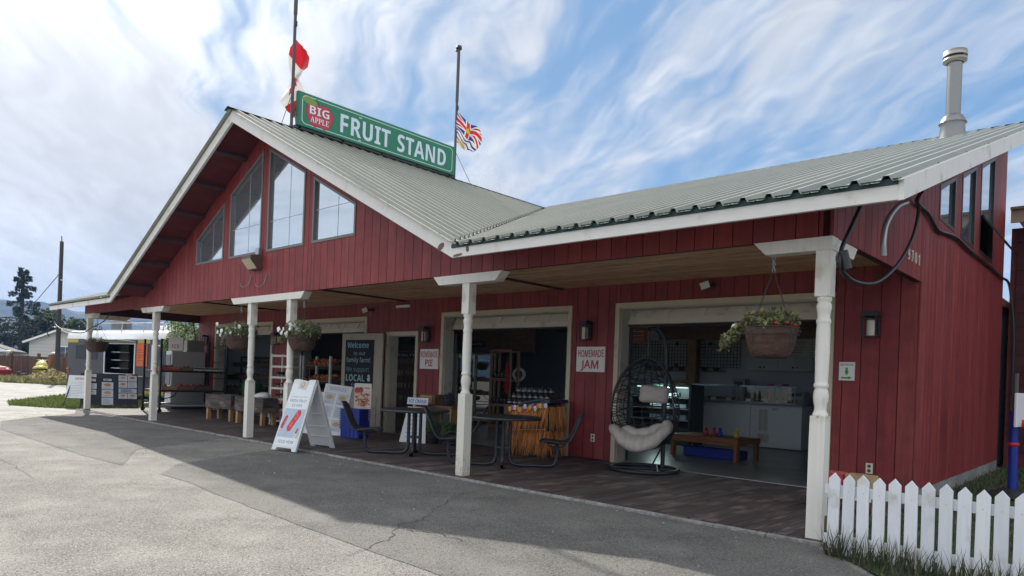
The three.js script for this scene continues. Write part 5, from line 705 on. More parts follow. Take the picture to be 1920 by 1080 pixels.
{ // planters and the white shelf racks
  const T = thing('plank_planter', 'weathered plank planter box on pine legs beside the tall black rack', 'planter', [-17.6, DY, -1.72], 0.12);
  for (let r = 0; r < 3; r++) { part('plank', rbx(1.14, 0.115, 0.025, 0.004, 0, 0.36 + r * 0.12, 0.2), BARN[r], T); part('plank', rbx(0.025, 0.115, 0.38, 0.004, 0.56, 0.36 + r * 0.12, 0), BARN[(r + 1) % 3], T); part('plank', rbx(0.025, 0.115, 0.38, 0.004, -0.56, 0.36 + r * 0.12, 0), BARN[(r + 2) % 3], T); part('plank', rbx(1.14, 0.115, 0.025, 0.004, 0, 0.36 + r * 0.12, -0.2), BARN[r], T); }
  for (const [x, z] of [[-0.5, 0.15], [0.5, 0.15], [-0.5, -0.15], [0.5, -0.15]]) part('leg', bx(0.085, 0.34, 0.085, x, 0.17, z), std([0.50, 0.29, 0.11], 0.6, { map: grainMap }), T);
  part('soil', bx(1.1, 0.02, 0.36, 0, 0.6, 0), std([0.03, 0.022, 0.016], 1), T);
  copyOf(T, 'weathered plank planter box on pine legs behind the paired porch posts', [-16.1, DY, -1.78], 0.12, 'weathered plank planters').userData.group = 'weathered plank planters'; T.userData.group = 'weathered plank planters';
  const bag = thing('white_bag', 'crumpled white bag lying on the right plank planter', 'bag', [-15.72, 0.68, -1.75]); const bg = new THREE.SphereGeometry(0.18, 18, 12), P = bg.attributes.position; for (let i = 0; i < P.count; i++) { const k = 0.75 + 0.5 * fbm(P.getX(i) * 9 + 3, P.getY(i) * 9 + P.getZ(i) * 6, 3); P.setXYZ(i, P.getX(i) * k * 1.2, Math.max(0, P.getY(i) * k * 0.5 + 0.05), P.getZ(i) * k); } bg.computeVertexNormals(); part('bag_body', bg, WHITE, bag);
  const S = thing('white_shelf_rack', 'narrow white rack of seven shelves beside the paired posts', 'rack', [-15.75, DY, -2.35], 0.35), gm = std([0.68, 0.66, 0.60], 0.5);
  for (const [x, z] of [[-0.28, 0.19], [0.28, 0.19], [-0.28, -0.19], [0.28, -0.19]]) part('upright', bx(0.035, 1.74, 0.035, x, 0.87, z), gm, S);
  for (let k = 0; k < 7; k++) part('shelf', [bx(0.53, 0.05, 0.02, 0, 0.10 + k * 0.265, 0.2), bx(0.53, 0.012, 0.36, 0, 0.095 + k * 0.265, 0), bx(0.02, 0.05, 0.36, 0.27, 0.10 + k * 0.265, 0)], gm, S);
  reseed(61); for (let k = 0; k < 4; k++) part('herb_pots', [...Array(4)].map((_, i) => lathe([[0, 0], [0.035, 0], [0.045, 0.07], [0, 0.07]], 10).translate(-0.18 + i * 0.12, 0.105 + (1 + k) * 0.265, 0.05)).concat(leaves(120, () => [rr(-0.24, 0.24), 0.2 + (1 + k) * 0.265 + rr(-0.03, 0.03), rr(-0.05, 0.12), 0.03, [0.05, 0.08, 0.03]])), std([1, 1, 1], 0.9, { vertexColors: true, color: new THREE.Color(0.3, 0.25, 0.2) }), S, 'stuff');
  const G = thing('grey_tray_rack', 'grey rack with sloping trays of orange produce in the dark doorway', 'rack', [-15.15, DY, -3.02], 0.1), gg = std([0.40, 0.39, 0.37], 0.5, { metalness: 0.2 });
  for (const [x, z] of [[-0.52, 0.2], [0.52, 0.2], [-0.52, -0.2], [0.52, -0.2]]) part('upright', bx(0.06, 1.72, 0.045, x, 0.86, z), gg, G);
  for (let k = 0; k < 4; k++) { part('tray', bx(0.96, 0.03, 0.42, 0, 0.42 + k * 0.38, 0.02, 0.35), BROWN, G); part('produce', [...Array(40)].map(() => { const x = rr(-0.42, 0.42), z = rr(-0.15, 0.2); return ball(rr(0.03, 0.042), x, 0.46 + k * 0.38 - z * 0.36, z, 1, 0.9, 1, 7); }), std([0.42, 0.12, 0.04], 0.5), G, 'stuff'); }
}
{ // tall black wheeled rack with produce and jars
  const T = thing('wheeled_rack', 'tall black wheeled display rack with jars and fruit boxes', 'rack', [-21.25, DY, -2.2]), m = std([0.016, 0.018, 0.022], 0.4, { metalness: 0.3 });
  for (const [x, z] of [[-0.62, 0.95], [0.62, 0.95], [-0.62, -0.95], [0.62, -0.95]]) { part('upright', bx(0.05, 2.0, 0.05, x, 1.1, z), m, T); const c = part('caster', [turned(new THREE.CylinderGeometry(0.06, 0.06, 0.03, 16), 0, 0, Math.PI / 2, x, 0.06, z), bx(0.05, 0.05, 0.07, x, 0.1, z)], BLACK, T); }
  part('end_rail', [1.95, 0.3].flatMap((y) => [bx(1.24, 0.035, 0.03, 0, y, 0.95), bx(1.24, 0.035, 0.03, 0, y, -0.95)]).concat([1.5, 1.0].map((y) => bx(1.24, 0.02, 0.02, 0, y, -0.95))), m, T);
  part('base_rail', [rod([0.62, 0.2, 0.95], [0.62, 0.2, -0.95], 0.03), rod([-0.62, 0.2, 0.95], [-0.62, 0.2, -0.95], 0.03)], std([0.5, 0.52, 0.53], 0.4, { metalness: 0.4 }), T);
  part('shelf', bx(1.2, 0.04, 1.9, 0, 1.18, 0), m, T); part('shelf', [bx(1.2, 0.05, 1.9, 0, 0.62, 0), tube([[0.6, 0.6, 0.5], [0.62, 0.5, 0.55], [0.62, 0.42, 0.75], [0.62, 0.4, 0.9]], 0.015, 6), tube([[0.6, 0.6, -0.5], [0.62, 0.5, -0.5], [0.62, 0.42, -0.6], [0.62, 0.4, -0.9]], 0.015, 6)], m, T);
  part('chain', [...Array(8)].map((_, k) => new THREE.TorusGeometry(0.02, 0.006, 5, 8).rotateY(k * 1.57).translate(0.62, 1.9 - k * 0.05, 0.98)), m, T);
  reseed(71); const glass = std([0.05, 0.035, 0.03], 0.15), lidm = std([0.45, 0.42, 0.36], 0.4), jar = lathe([[0, 0], [0.04, 0], [0.042, 0.09], [0.034, 0.105], [0, 0.105]], 12), lid = lathe([[0, 0.105], [0.036, 0.105], [0.036, 0.125], [0, 0.127]], 12), lab = new THREE.CylinderGeometry(0.0432, 0.0428, 0.045, 12, 1, true).translate(0, 0.045, 0);
  let first = null;
  for (let i = 0; i < 11; i++) for (let j = 0; j < 2; j++) { const p = [-21.25 + 0.5 - j * 0.13, DY + 1.202, -2.2 - 0.05 - i * 0.082]; if (!first) { first = thing('jam_jar', 'dark jam jar with pale label in the row on the black rack', 'jar', p, 0, 'jam jars on the black wheeled rack'); part('jar_body', jar, glass, first); part('lid', lid, lidm, first); part('jar_label', lab, std([0.6, 0.58, 0.5], 0.7), first); } else copyOf(first, first.userData.label, p, rr(0, 6)); }
  const crate = (name, label, pos, ry, w, d, cols, n, box = [0.42, 0.27, 0.13]) => { const C = thing(name, label, 'fruit box', pos, ry); part('box_tray', [bx(w, 0.012, d, 0, 0.008, 0), bx(w, 0.1, 0.012, 0, 0.055, d / 2), bx(w, 0.1, 0.012, 0, 0.055, -d / 2), bx(0.012, 0.1, d - 0.024, w / 2 - 0.006, 0.055, 0), bx(0.012, 0.1, d - 0.024, -w / 2 + 0.006, 0.055, 0)], std(box, 0.85), C); for (const c of cols) part('fruit', [...Array(n)].map(() => ball(rr(0.032, 0.044), rr(-w / 2 + 0.05, w / 2 - 0.05), rr(0.06, 0.15), rr(-d / 2 + 0.05, d / 2 - 0.05), 1, 0.9, 1, 8)), std(c, 0.5), C, 'stuff'); };
  crate('fruit_box', 'open card fruit box at the front end of the lower rack shelf', [-21.0, DY + 0.646, -1.5], 0.1, 0.6, 0.42, [[0.35, 0.2, 0.05]], 14);
  crate('fruit_box', 'fruit box of red apples in the middle of the lower rack shelf', [-21.0, DY + 0.646, -2.0], 0, 0.6, 0.44, [[0.30, 0.03, 0.03], [0.34, 0.12, 0.04]], 20, [0.2, 0.13, 0.07]); crate('fruit_box', 'fruit box of dark plums at the far end of the lower rack shelf', [-21.0, DY + 0.646, -2.5], 0, 0.6, 0.44, [[0.10, 0.02, 0.03], [0.25, 0.06, 0.04]], 20, [0.12, 0.08, 0.05]);
  crate('fruit_box', 'heaped fruit box with a red label on the upper rack shelf', [-21.0, DY + 1.202, -1.55], 0, 0.55, 0.5, [[0.20, 0.10, 0.08], [0.28, 0.05, 0.05]], 22, [0.5, 0.12, 0.1]); crate('fruit_box', 'brown fruit box between the label box and the jars on the upper shelf', [-21.0, DY + 1.202, -2.06], 0, 0.55, 0.4, [[0.16, 0.08, 0.06]], 18, [0.2, 0.13, 0.07]);
}
{ // ice chest
  const T = thing('ice_freezer', 'tall ice freezer with painted sunlit white front and shaded grey sides at the far left corner of the porch', 'freezer', [-22.58, DY, -2.74], -0.14);
  part('cabinet', rbx(0.72, 1.72, 0.98, 0.03, 0, 0.95, 0), std([0.36, 0.345, 0.32], 0.45), T);
  part('base', bx(0.68, 0.09, 0.94, 0, 0.045, 0), BLACK, T); part('painted_sunlit_front', bx(0.70, 1.7, 0.01, 0, 0.95, 0.494), std([0.78, 0.78, 0.77], 0.45), T); part('freezer_door', rbx(0.56, 0.95, 0.03, 0.01, 0, 1.22, 0.512), std([0.16, 0.17, 0.19], 0.3), T); part('red_stripe', bx(0.70, 0.03, 0.006, 0, 0.5, 0.5025), std([0.6, 0.03, 0.03], 0.4), T); part('handle', rod([-0.24, 1.0, 0.55], [-0.24, 1.4, 0.55], 0.015), STEEL, T);  // white front and grey cabinet put sun and shade into the colour
  part('compressor_grille', [bx(0.4, 0.36, 0.5, 0.1, 1.99, -0.2), ...[0, 1].flatMap((k) => [bx(0.02, 0.26, 0.2, 0.305, 1.99, -0.32 + k * 0.24)])], std([0.17, 0.16, 0.15], 0.6), T);
  const S = thing('ice_sign', 'white square card reading ICE in red on top of the freezer', 'sign', [-22.45, DY + 1.82, -2.36], 0.95); part('card', rbx(0.42, 0.42, 0.02, 0.005, 0, 0.21, 0), WHITE, S); part('print', face(0.41, 0.41, 0, 0.21, 0.0115), printed(256, 256, (x, W, H) => { x.fillStyle = '#f2f1ee'; x.fillRect(0, 0, W, H); text(x, 'ICE', W / 2, H * 0.68, W * 0.56, 96, '#cf3a34'); x.fillStyle = '#c3c3c0'; x.fillRect(W / 2 - 5, 34, 10, 10); }), S);
}
reseed(606);
{ // food menus at the left end of the porch
  const T = thing('black_menu_board', 'big black leaning board pinned with photo menu sheets', 'menu board', [-23.62, 0, -0.92], 1.32);
  const b = part('board', rbx(1.55, 1.16, 0.02, 0.005, 0, 0.58, 0), std([0.028, 0.032, 0.045], 0.8), T); b.rotation.x = -0.42; part('leg', [rod([-0.5, 0.9, -0.42], [-0.5, 0, -0.8], 0.015), rod([0.5, 0.9, -0.42], [0.5, 0, -0.8], 0.015)], BLACK, T);
  for (const [x, y, w, h] of [[-0.5, 1.07, 0.28, 0.1], [-0.5, 0.92, 0.25, 0.08], [-0.5, 0.72, 0.3, 0.18], [-0.5, 0.52, 0.28, 0.16], [-0.06, 0.94, 0.22, 0.07], [-0.06, 0.74, 0.31, 0.24], [-0.06, 0.48, 0.31, 0.24], [-0.06, 0.22, 0.31, 0.24], [0.36, 1.0, 0.24, 0.2], [0.62, 1.0, 0.25, 0.2], [0.36, 0.78, 0.24, 0.2], [0.62, 0.78, 0.25, 0.2], [0.49, 0.58, 0.5, 0.14], [0.36, 0.40, 0.24, 0.18], [0.62, 0.40, 0.25, 0.18], [0.52, 1.12, 0.16, 0.05]]) paper(b, w, h, x, y, 0.013);
  const E = thing('white_menu_easel', 'white menu sheet on a black easel left of the end post', 'easel', [-23.9, 0, -0.05], 0.9), e = part('menu_sheet', rbx(0.62, 0.72, 0.015, 0.004, 0, 0.66, 0), WHITE, E); e.rotation.x = -0.3; part('print', face(0.6, 0.7, 0, 0.66, 0.0092), printed(256, 300, (x, W, H) => { x.fillStyle = '#e4e6ea'; x.fillRect(0, 0, W, H); text(x, 'MENU', W / 2, 40, 110, 44, '#c8544c'); lines(x, 34, 88, 190, 9, 22, '#7b8088', 4); }), e); part('leg', [rod([-0.22, 0.75, -0.25], [-0.3, 0, 0.1], 0.015), rod([0.22, 0.75, -0.25], [0.3, 0, 0.1], 0.015), rod([0, 0.8, -0.28], [0, 0, -0.55], 0.015)], BLACK, E);
}

// ---------------------------------------------------------------- right edge: picket fence, boxes, toy hoop
reseed(707);
{
  const T = thing('picket_fence', 'low white picket fence with pointed pales by the corner post', 'fence', [-2.02, 0, 0.30], 0);
  const m = [WHITEP, WHITEP.clone(), WHITEP.clone()]; m[1].color.setRGB(0.76, 0.77, 0.78); m[2].color.setRGB(0.85, 0.855, 0.86);
  for (let k = 0; k < 26; k++) { const x = 0.05 + k * 0.119, w = 0.088, h = 0.695 + rr(-0.008, 0.008), g = new THREE.ExtrudeGeometry(shapeOf([[-w / 2, -0.04], [w / 2, -0.04], [w / 2, h - 0.05], [0, h], [-w / 2, h - 0.05]]), { depth: 0.014, bevelEnabled: true, bevelSize: 0.002, bevelThickness: 0.002, bevelSegments: 1 }); const p = part('picket', shiftUV(g), pick(m), T); p.position.set(x, 0, 0.0); p.rotation.z = rr(-0.012, 0.012); }
  part('rail', rbx(3.1, 0.085, 0.03, 0.004, 1.52, 0.545, -0.02), m[1], T); part('rail', rbx(3.1, 0.085, 0.03, 0.004, 1.52, 0.12, -0.02), m[1], T);
  part('fence_post', bx(0.07, 0.5, 0.07, 0.0, 0.05, -0.075), std([0.13, 0.09, 0.06], 0.9, { map: grainMap }), T);
  for (const [x, y, z] of [[0.05, 0.545, 0.0175]]) part('nail', [...Array(24)].map((_, k) => ball(0.004, x + k * 0.119, y, z, 1, 1, 0.4, 5)), GALV, T, 'stuff');
}
{
  const boxT = (name, label, pos, ry, w, h, d, m, extra) => { const T = thing(name, label, 'box', pos, ry); part('carton', rbx(w, h, d, 0.006, 0, h / 2, 0), m, T); if (extra) extra(T); return T; };
  const S = thing('plank_bench', 'low plank bench holding boxes behind the picket fence', 'bench', [-2.52, DY, -1.9]); part('bench_top', rbx(0.74, 0.03, 0.36, 0.004, 0, 0.24, 0), PINE[1], S); part('bench_side', [bx(0.03, 0.23, 0.32, -0.32, 0.115, 0), bx(0.03, 0.23, 0.32, 0.32, 0.115, 0)], PINE[1], S); part('bench_apron', bx(0.6, 0.07, 0.02, 0, 0.18, 0.15), WHITE, S);
  boxT('red_box', 'flat red box on the plank bench behind the corner post', [-2.70, DY + 0.255, -1.95], 0.05, 0.26, 0.15, 0.2, std([0.50, 0.03, 0.04], 0.5), (T) => part('lid', bx(0.27, 0.012, 0.21, 0, 0.155, 0), std([0.55, 0.10, 0.09], 0.5), T));
  boxT('cardboard_box', 'tan cardboard box below the cream socket behind the fence', [-2.40, DY + 0.255, -2.0], -0.06, 0.30, 0.155, 0.2, std([0.42, 0.30, 0.16], 0.85), (T) => part('tape_strip', [bx(0.05, 0.004, 0.202, 0, 0.157, 0), bx(0.302, 0.012, 0.004, 0, 0.08, 0.1015)], std([0.36, 0.25, 0.12], 0.5), T));
}
{
  const T = thing('toy_basketball_hoop', 'childs basketball hoop on a blue pole by the side wall', 'basketball hoop', [-1.36, 0, -5.15], -0.10);
  const blue = std([0.01, 0.03, 0.30], 0.35), red = std([0.6, 0.02, 0.03], 0.4);
  part('base', lathe([[0, 0.14], [0.1, 0.14], [0.22, 0.09], [0.34, 0.05], [0.36, 0], [0, 0]], 24).scale(1, 1, 0.8), std([0.02, 0.022, 0.026], 0.5), T);
  part('pole', rod([0, 0.12, 0], [0, 1.2, 0], 0.055, 16), blue, T); part('upper_pole', rod([0, 1.15, 0], [0, 1.72, 0], 0.035, 12), std([0.07, 0.06, 0.06], 0.5), T);
  part('collar', [lathe([[0.055, 0], [0.07, 0.01], [0.07, 0.04], [0.055, 0.05]], 16).translate(0, 0.72, 0)], red, T);
  part('backboard', rbx(0.035, 0.46, 0.62, 0.012, 0.075, 1.22, 0), std([0.72, 0.72, 0.72], 0.45), T);
  part('rim', [new THREE.TorusGeometry(0.16, 0.014, 8, 28).rotateX(Math.PI / 2).translate(0.28, 1.04, 0), bx(0.06, 0.1, 0.08, 0.115, 1.04, 0)], red, T);
  const net = []; for (let k = 0; k < 12; k++) { const a = k / 12 * 6.283, b = a + 0.52, c = a - 0.52, q = (r, y, t) => [0.28 + Math.cos(t) * r, y, Math.sin(t) * r]; net.push(tube([q(0.16, 1.04, a), q(0.13, 0.92, (a + b) / 2), q(0.10, 0.80, b)], 0.004, 4, 8), tube([q(0.16, 1.04, a), q(0.13, 0.92, (a + c) / 2), q(0.10, 0.80, c)], 0.004, 4, 8)); } net.push(tube([[0.18, 0.92, 0.05], [0.14, 0.7, 0.06], [0.2, 0.55, 0.06], [0.3, 0.5, 0.03]], 0.006, 5)); part('net', net, std([0.75, 0.75, 0.72], 0.8), T);
}
// ---------------------------------------------------------------- inside the doorways
{
  const T = thing('serving_counter', 'long white serving counter with papers inside the wide right doorway', 'counter', [-6.85, 0.036, -9.15], -0.02);
  const m = std([0.80, 0.82, 0.84], 0.5);
  part('counter_front', rbx(2.62, 0.94, 0.6, 0.008, 0, 0.49, 0.0), m, T); part('counter_top', rbx(2.72, 0.04, 0.72, 0.008, 0, 0.985, 0.02), std([0.30, 0.31, 0.32], 0.4), T); part('trim_strip', [bx(0.012, 0.92, 0.01, 0.15, 0.49, 0.304)], std([0.4, 0.42, 0.44], 0.5), T);
  reseed(33); for (const [x, y, w, h] of [[0.40, 0.62, 0.10, 0.5], [0.51, 0.62, 0.10, 0.5], [0.46, 0.22, 0.26, 0.2], [-1.1, 0.92, 0.26, 0.06], [0.72, 0.88, 0.16, 0.06]]) part('notice', turned(new THREE.BoxGeometry(w, h, 0.003), 0, 0, rr(-0.02, 0.02), x, y, 0.3035), printed(96, Math.round(96 * h / w), (c, W, H) => { c.fillStyle = '#dcdcd8'; c.fillRect(0, 0, W, H); lines(c, 8, 10, W - 18, Math.floor(H / 16), 15, '#666', 3); }), T);
  const cases = [[-0.78, 1.15], [0.5, 1.25]];
  cases.forEach(([x, w], i) => { const C = thing('glass_display_case', i ? 'right glass display case on the white serving counter' : 'left glass display case on the white serving counter', 'display case', [-6.85 + x, 1.043, -9.05]); part('glass_panel', [bx(w, 0.36, 0.006, 0, 0.19, 0.2), bx(0.006, 0.36, 0.39, -w / 2, 0.19, 0), bx(0.006, 0.36, 0.39, w / 2, 0.19, 0), bx(w, 0.006, 0.39, 0, 0.373, 0)], PANE, C); part('case_frame', [bx(w + 0.02, 0.015, 0.015, 0, 0.38, 0.2), bx(0.015, 0.37, 0.015, -w / 2, 0.19, 0.205), bx(0.015, 0.37, 0.015, w / 2, 0.19, 0.205), bx(w + 0.02, 0.02, 0.42, 0, 0.01, 0)], GALV, C); reseed(40 + i); part('pastry', [...Array(9)].map((_, k) => ball(0.06, -w / 2 + 0.1 + k * w / 9.5, 0.07, rr(-0.08, 0.1), 1.1, 0.6, 1, 9)), std([0.32, 0.17, 0.06], 0.6), C, 'stuff'); part('price_card', [0, 1, 2].map((k) => bx(0.12, 0.07, 0.004, -w / 3 + k * w / 3, 0.05, 0.213)), WHITE, C); });
  const U = thing('wall_cupboards', 'pale upper cupboards with dark knobs behind the serving counter', 'cupboard', [-6.72, 1.82, -10.6]); part('carcass', rbx(1.62, 0.62, 0.36, 0.006, 0, 0.31, 0), m, U); for (let k = 0; k < 4; k++) { part('cupboard_door', rbx(0.39, 0.59, 0.02, 0.005, -0.605 + k * 0.403, 0.31, 0.192), std([0.55, 0.56, 0.55], 0.5), U); part('knob', ball(0.022, -0.605 + k * 0.403 + (k % 2 ? -0.15 : 0.15), 0.08, 0.215), BLACK, U); }
  const BC = thing('back_counter', 'grey back counter under the pale cupboards inside', 'counter', [-6.9, 0.036, -11.0]); part('cabinet', rbx(3.0, 0.9, 0.6, 0.006, 0, 0.45, 0), std([0.4, 0.41, 0.41], 0.5), BC); part('worktop', rbx(3.06, 0.04, 0.66, 0.006, 0, 0.92, 0), std([0.16, 0.15, 0.14], 0.4), BC); for (let k = 0; k < 5; k++) part('cabinet_door', rbx(0.56, 0.78, 0.02, 0.005, -1.2 + k * 0.6, 0.45, 0.31), std([0.44, 0.45, 0.45], 0.5), BC);
  const ap = (x, l, w, h, c) => { const A = thing('kitchen_machine', l, 'appliance', [x, 0.978, -10.95]); part('housing', rbx(w, h, 0.34, 0.03, 0, h / 2, 0), std(c, 0.35), A); part('control_panel', rbx(w * 0.7, h * 0.22, 0.02, 0.005, 0, h * 0.78, 0.172), BLACK, A); part('drip_tray', bx(w * 0.8, 0.03, 0.12, 0, 0.04, 0.21), GALV, A); };
  ap(-7.9, 'tall steel drinks machine on the back counter, first from the timber column', 0.34, 0.62, [0.35, 0.35, 0.35]); ap(-7.25, 'black coffee machine on the back counter beside the steel drinks machine', 0.42, 0.46, [0.03, 0.03, 0.03]); ap(-6.5, 'pale wide oven on the back counter behind the pink cups', 0.6, 0.34, [0.5, 0.5, 0.48]);
  const SB = thing('shelf_bowl_row', 'dark bowls on a ledge below the wire grid panels', 'bowls', [-9.9, 1.78, -11.4]); part('ledge', bx(2.6, 0.03, 0.25, 0, 0, 0), PINE[1], SB); reseed(77); part('bowl', [...Array(7)].map((_, k) => lathe([[0, 0], [0.06, 0], [0.13, 0.1], [0.12, 0.1], [0, 0.02]], 14).translate(-1.1 + k * 0.36, 0.016, 0)), std([0.10, 0.07, 0.05], 0.5), SB, 'stuff');
  const MB = thing('price_board', 'pale menu board high on the wall behind the serving counter', 'menu board', [-5.4, 2.1, -9.3]); part('board', rbx(1.3, 0.42, 0.02, 0.004, 0, 0.2, 0), std([0.4, 0.4, 0.36], 0.7), MB); reseed(88); part('print', face(1.28, 0.40, 0, 0.2, 0.0115), printed(256, 84, (c, W, H) => { c.fillStyle = '#b9b7a8'; c.fillRect(0, 0, W, H); for (let k = 0; k < 3; k++) lines(c, 8 + k * 84, 12, 70, 6, 12, '#5d5f5c', 3); }), MB);
  const K = thing('grid_wall_panel', 'black wire grid panels on the pale wall inside', 'wire panel', [-10.05, 1.9, -11.58]); const gm = BLACKMATT, bars = []; for (let k = 0; k <= 38; k++) if (k < 24 || k > 26) bars.push(bx(0.012, 0.75, 0.012, -1.8 + k * 0.095, 0.37, 0)); part('wire', bars, gm, K); part('wire', [...Array(9)].map((_, k) => bx(3.6, 0.012, 0.012, 0, k * 0.093, 0.012)), gm, K); part('star_hook', [[-1.1, 0.66], [-0.1, 0.66], [0.95, 0.66], [-1.1, 0.05], [-0.1, 0.05]].map(([x, y]) => turned(new THREE.BoxGeometry(0.09, 0.09, 0.03), 0, 0, 0.785, x, y, 0.03)), BLACK, K);
  const O = thing('orange_crate', 'orange wooden crate hung up in the left corner of the right doorway', 'crate', [-7.02, 2.12, -4.5]); for (let k = 0; k < 4; k++) part('slat', bx(0.40, 0.06, 0.02, 0, 0.035 + k * 0.072, 0.1), std([0.45, 0.14, 0.05], 0.7, { map: grainMap }), O); part('crate_end', [bx(0.02, 0.29, 0.2, -0.19, 0.145, 0), bx(0.02, 0.29, 0.2, 0.19, 0.145, 0)], std([0.38, 0.12, 0.05], 0.7), O);
  const Bn = thing('wooden_bench', 'orange wooden bench with toys inside the wide right doorway', 'bench', [-6.05, 0.036, -5.75], -0.12); const om = std([0.33, 0.13, 0.045], 0.5, { map: grainMap }); part('bench_top', rbx(1.45, 0.03, 0.78, 0.006, 0, 0.40, 0), om, Bn); part('apron', [bx(1.4, 0.10, 0.025, 0, 0.335, 0.37), bx(1.4, 0.10, 0.025, 0, 0.335, -0.37)], om, Bn); for (const [x, z] of [[-0.68, 0.33], [0.68, 0.33], [-0.68, -0.33], [0.68, -0.33]]) part('leg', bx(0.06, 0.385, 0.10, x, 0.1925, z), om, Bn); part('side_rail', [bx(0.03, 0.1, 0.78, 0.71, 0.36, 0), bx(0.03, 0.1, 0.78, -0.71, 0.36, 0)], om, Bn);
  reseed(90); const tc = [[0.4, 0.02, 0.03], [0.02, 0.05, 0.35], [0.5, 0.4, 0.05], [0.1, 0.25, 0.1]]; [[-0.1, 'red toy figure at the middle of the orange bench', 0], [0.06, 'second red toy figure beside the blue toy on the bench', 0], [0.18, 'blue toy on the orange bench beside the red figures', 1], [0.5, 'yellow toy at the right end of the orange bench', 2]].forEach(([x, l, c]) => { const y = thing('toy', l, 'toy', [-6.05 + x, 0.452, -5.6]); part('toy_body', lathe([[0, 0], [0.05, 0], [0.055, 0.05], [0.035, 0.1], [0.02, 0.11]], 12), std(tc[c], 0.5), y); part('toy_head', ball(0.035, 0, 0.135, 0, 1, 1, 1, 10), std(tc[c], 0.5), y); });
  const BB = thing('blue_crate', 'long blue plastic crate under the orange bench', 'crate', [-6.05, 0.036, -5.8]); const bm = std([0.01, 0.025, 0.25], 0.45); part('crate_side', [bx(1.1, 0.15, 0.012, 0, 0.09, 0.2), bx(1.1, 0.15, 0.012, 0, 0.09, -0.2), bx(0.012, 0.15, 0.39, 0.544, 0.09, 0), bx(0.012, 0.15, 0.39, -0.544, 0.09, 0), bx(1.09, 0.012, 0.39, 0, 0.01, 0)], bm, BB); part('crate_rim', bx(1.14, 0.02, 0.02, 0, 0.17, 0.21), bm, BB);
  const F = thing('open_cooler', 'dark open drinks cooler behind the egg chair', 'cooler', [-8.25, 0.036, -7.7]); part('cooler_body', [bx(1.6, 0.05, 0.6, 0, 1.33, 0), bx(1.6, 1.3, 0.05, 0, 0.67, -0.3), bx(0.05, 1.3, 0.6, -0.78, 0.67, 0), bx(0.05, 1.3, 0.6, 0.78, 0.67, 0), bx(1.6, 0.35, 0.6, 0, 0.2, 0)], std([0.02, 0.035, 0.03], 0.5), F); for (let k = 0; k < 3; k++) part('cooler_shelf', bx(1.5, 0.02, 0.5, 0, 0.55 + k * 0.25, 0), GALV, F); part('light_tube', rod([-0.6, 1.285, 0.26], [0.7, 1.285, 0.26], 0.012), std([0.7, 0.8, 0.78], 0.3, { emissive: new THREE.Color(0.6, 0.8, 0.75), emissiveIntensity: 0.5 }), F); reseed(92); part('packet', [...Array(14)].map((_, k) => bx(0.16, rr(0.06, 0.1), 0.1, -0.2 + (k % 5) * 0.19, 0.62 + Math.floor(k / 5) * 0.25, 0.15)), std([0.35, 0.42, 0.5], 0.5), F, 'stuff');
  { const l = new THREE.PointLight(new THREE.Color(0.75, 1, 0.95), 0.6, 3); l.position.set(-8.2, 1.27, -7.36); l.castShadow = true; scene.add(l); }
  for (const [x, l] of [[-6.45, 'left pink cup dispenser behind the display cases'], [-6.12, 'right pink cup dispenser behind the display cases']]) { const c = thing('pink_tumbler', l, 'cup', [x, 1.045, -9.32]); part('cup', lathe([[0, 0], [0.06, 0], [0.075, 0.42], [0, 0.42]], 16), std([0.42, 0.10, 0.13], 0.4), c); part('cup_lid', lathe([[0, 0.45], [0.078, 0.42], [0.078, 0.44]], 16), std([0.5, 0.2, 0.22], 0.4), c); }
  const Bk = thing('banana_tray', 'small tray of yellow fruit on the drinks cooler', 'tray', [-7.85, 1.395, -7.65]); part('tray_board', bx(0.42, 0.02, 0.3, 0, 0.01, 0), PINE[0], Bk); reseed(5); part('fruit', [...Array(10)].map(() => ball(0.05, rr(-0.15, 0.15), 0.07, rr(-0.1, 0.1), 1.3, 0.7, 0.8, 8)), std([0.3, 0.22, 0.05], 0.5), Bk, 'stuff');
}
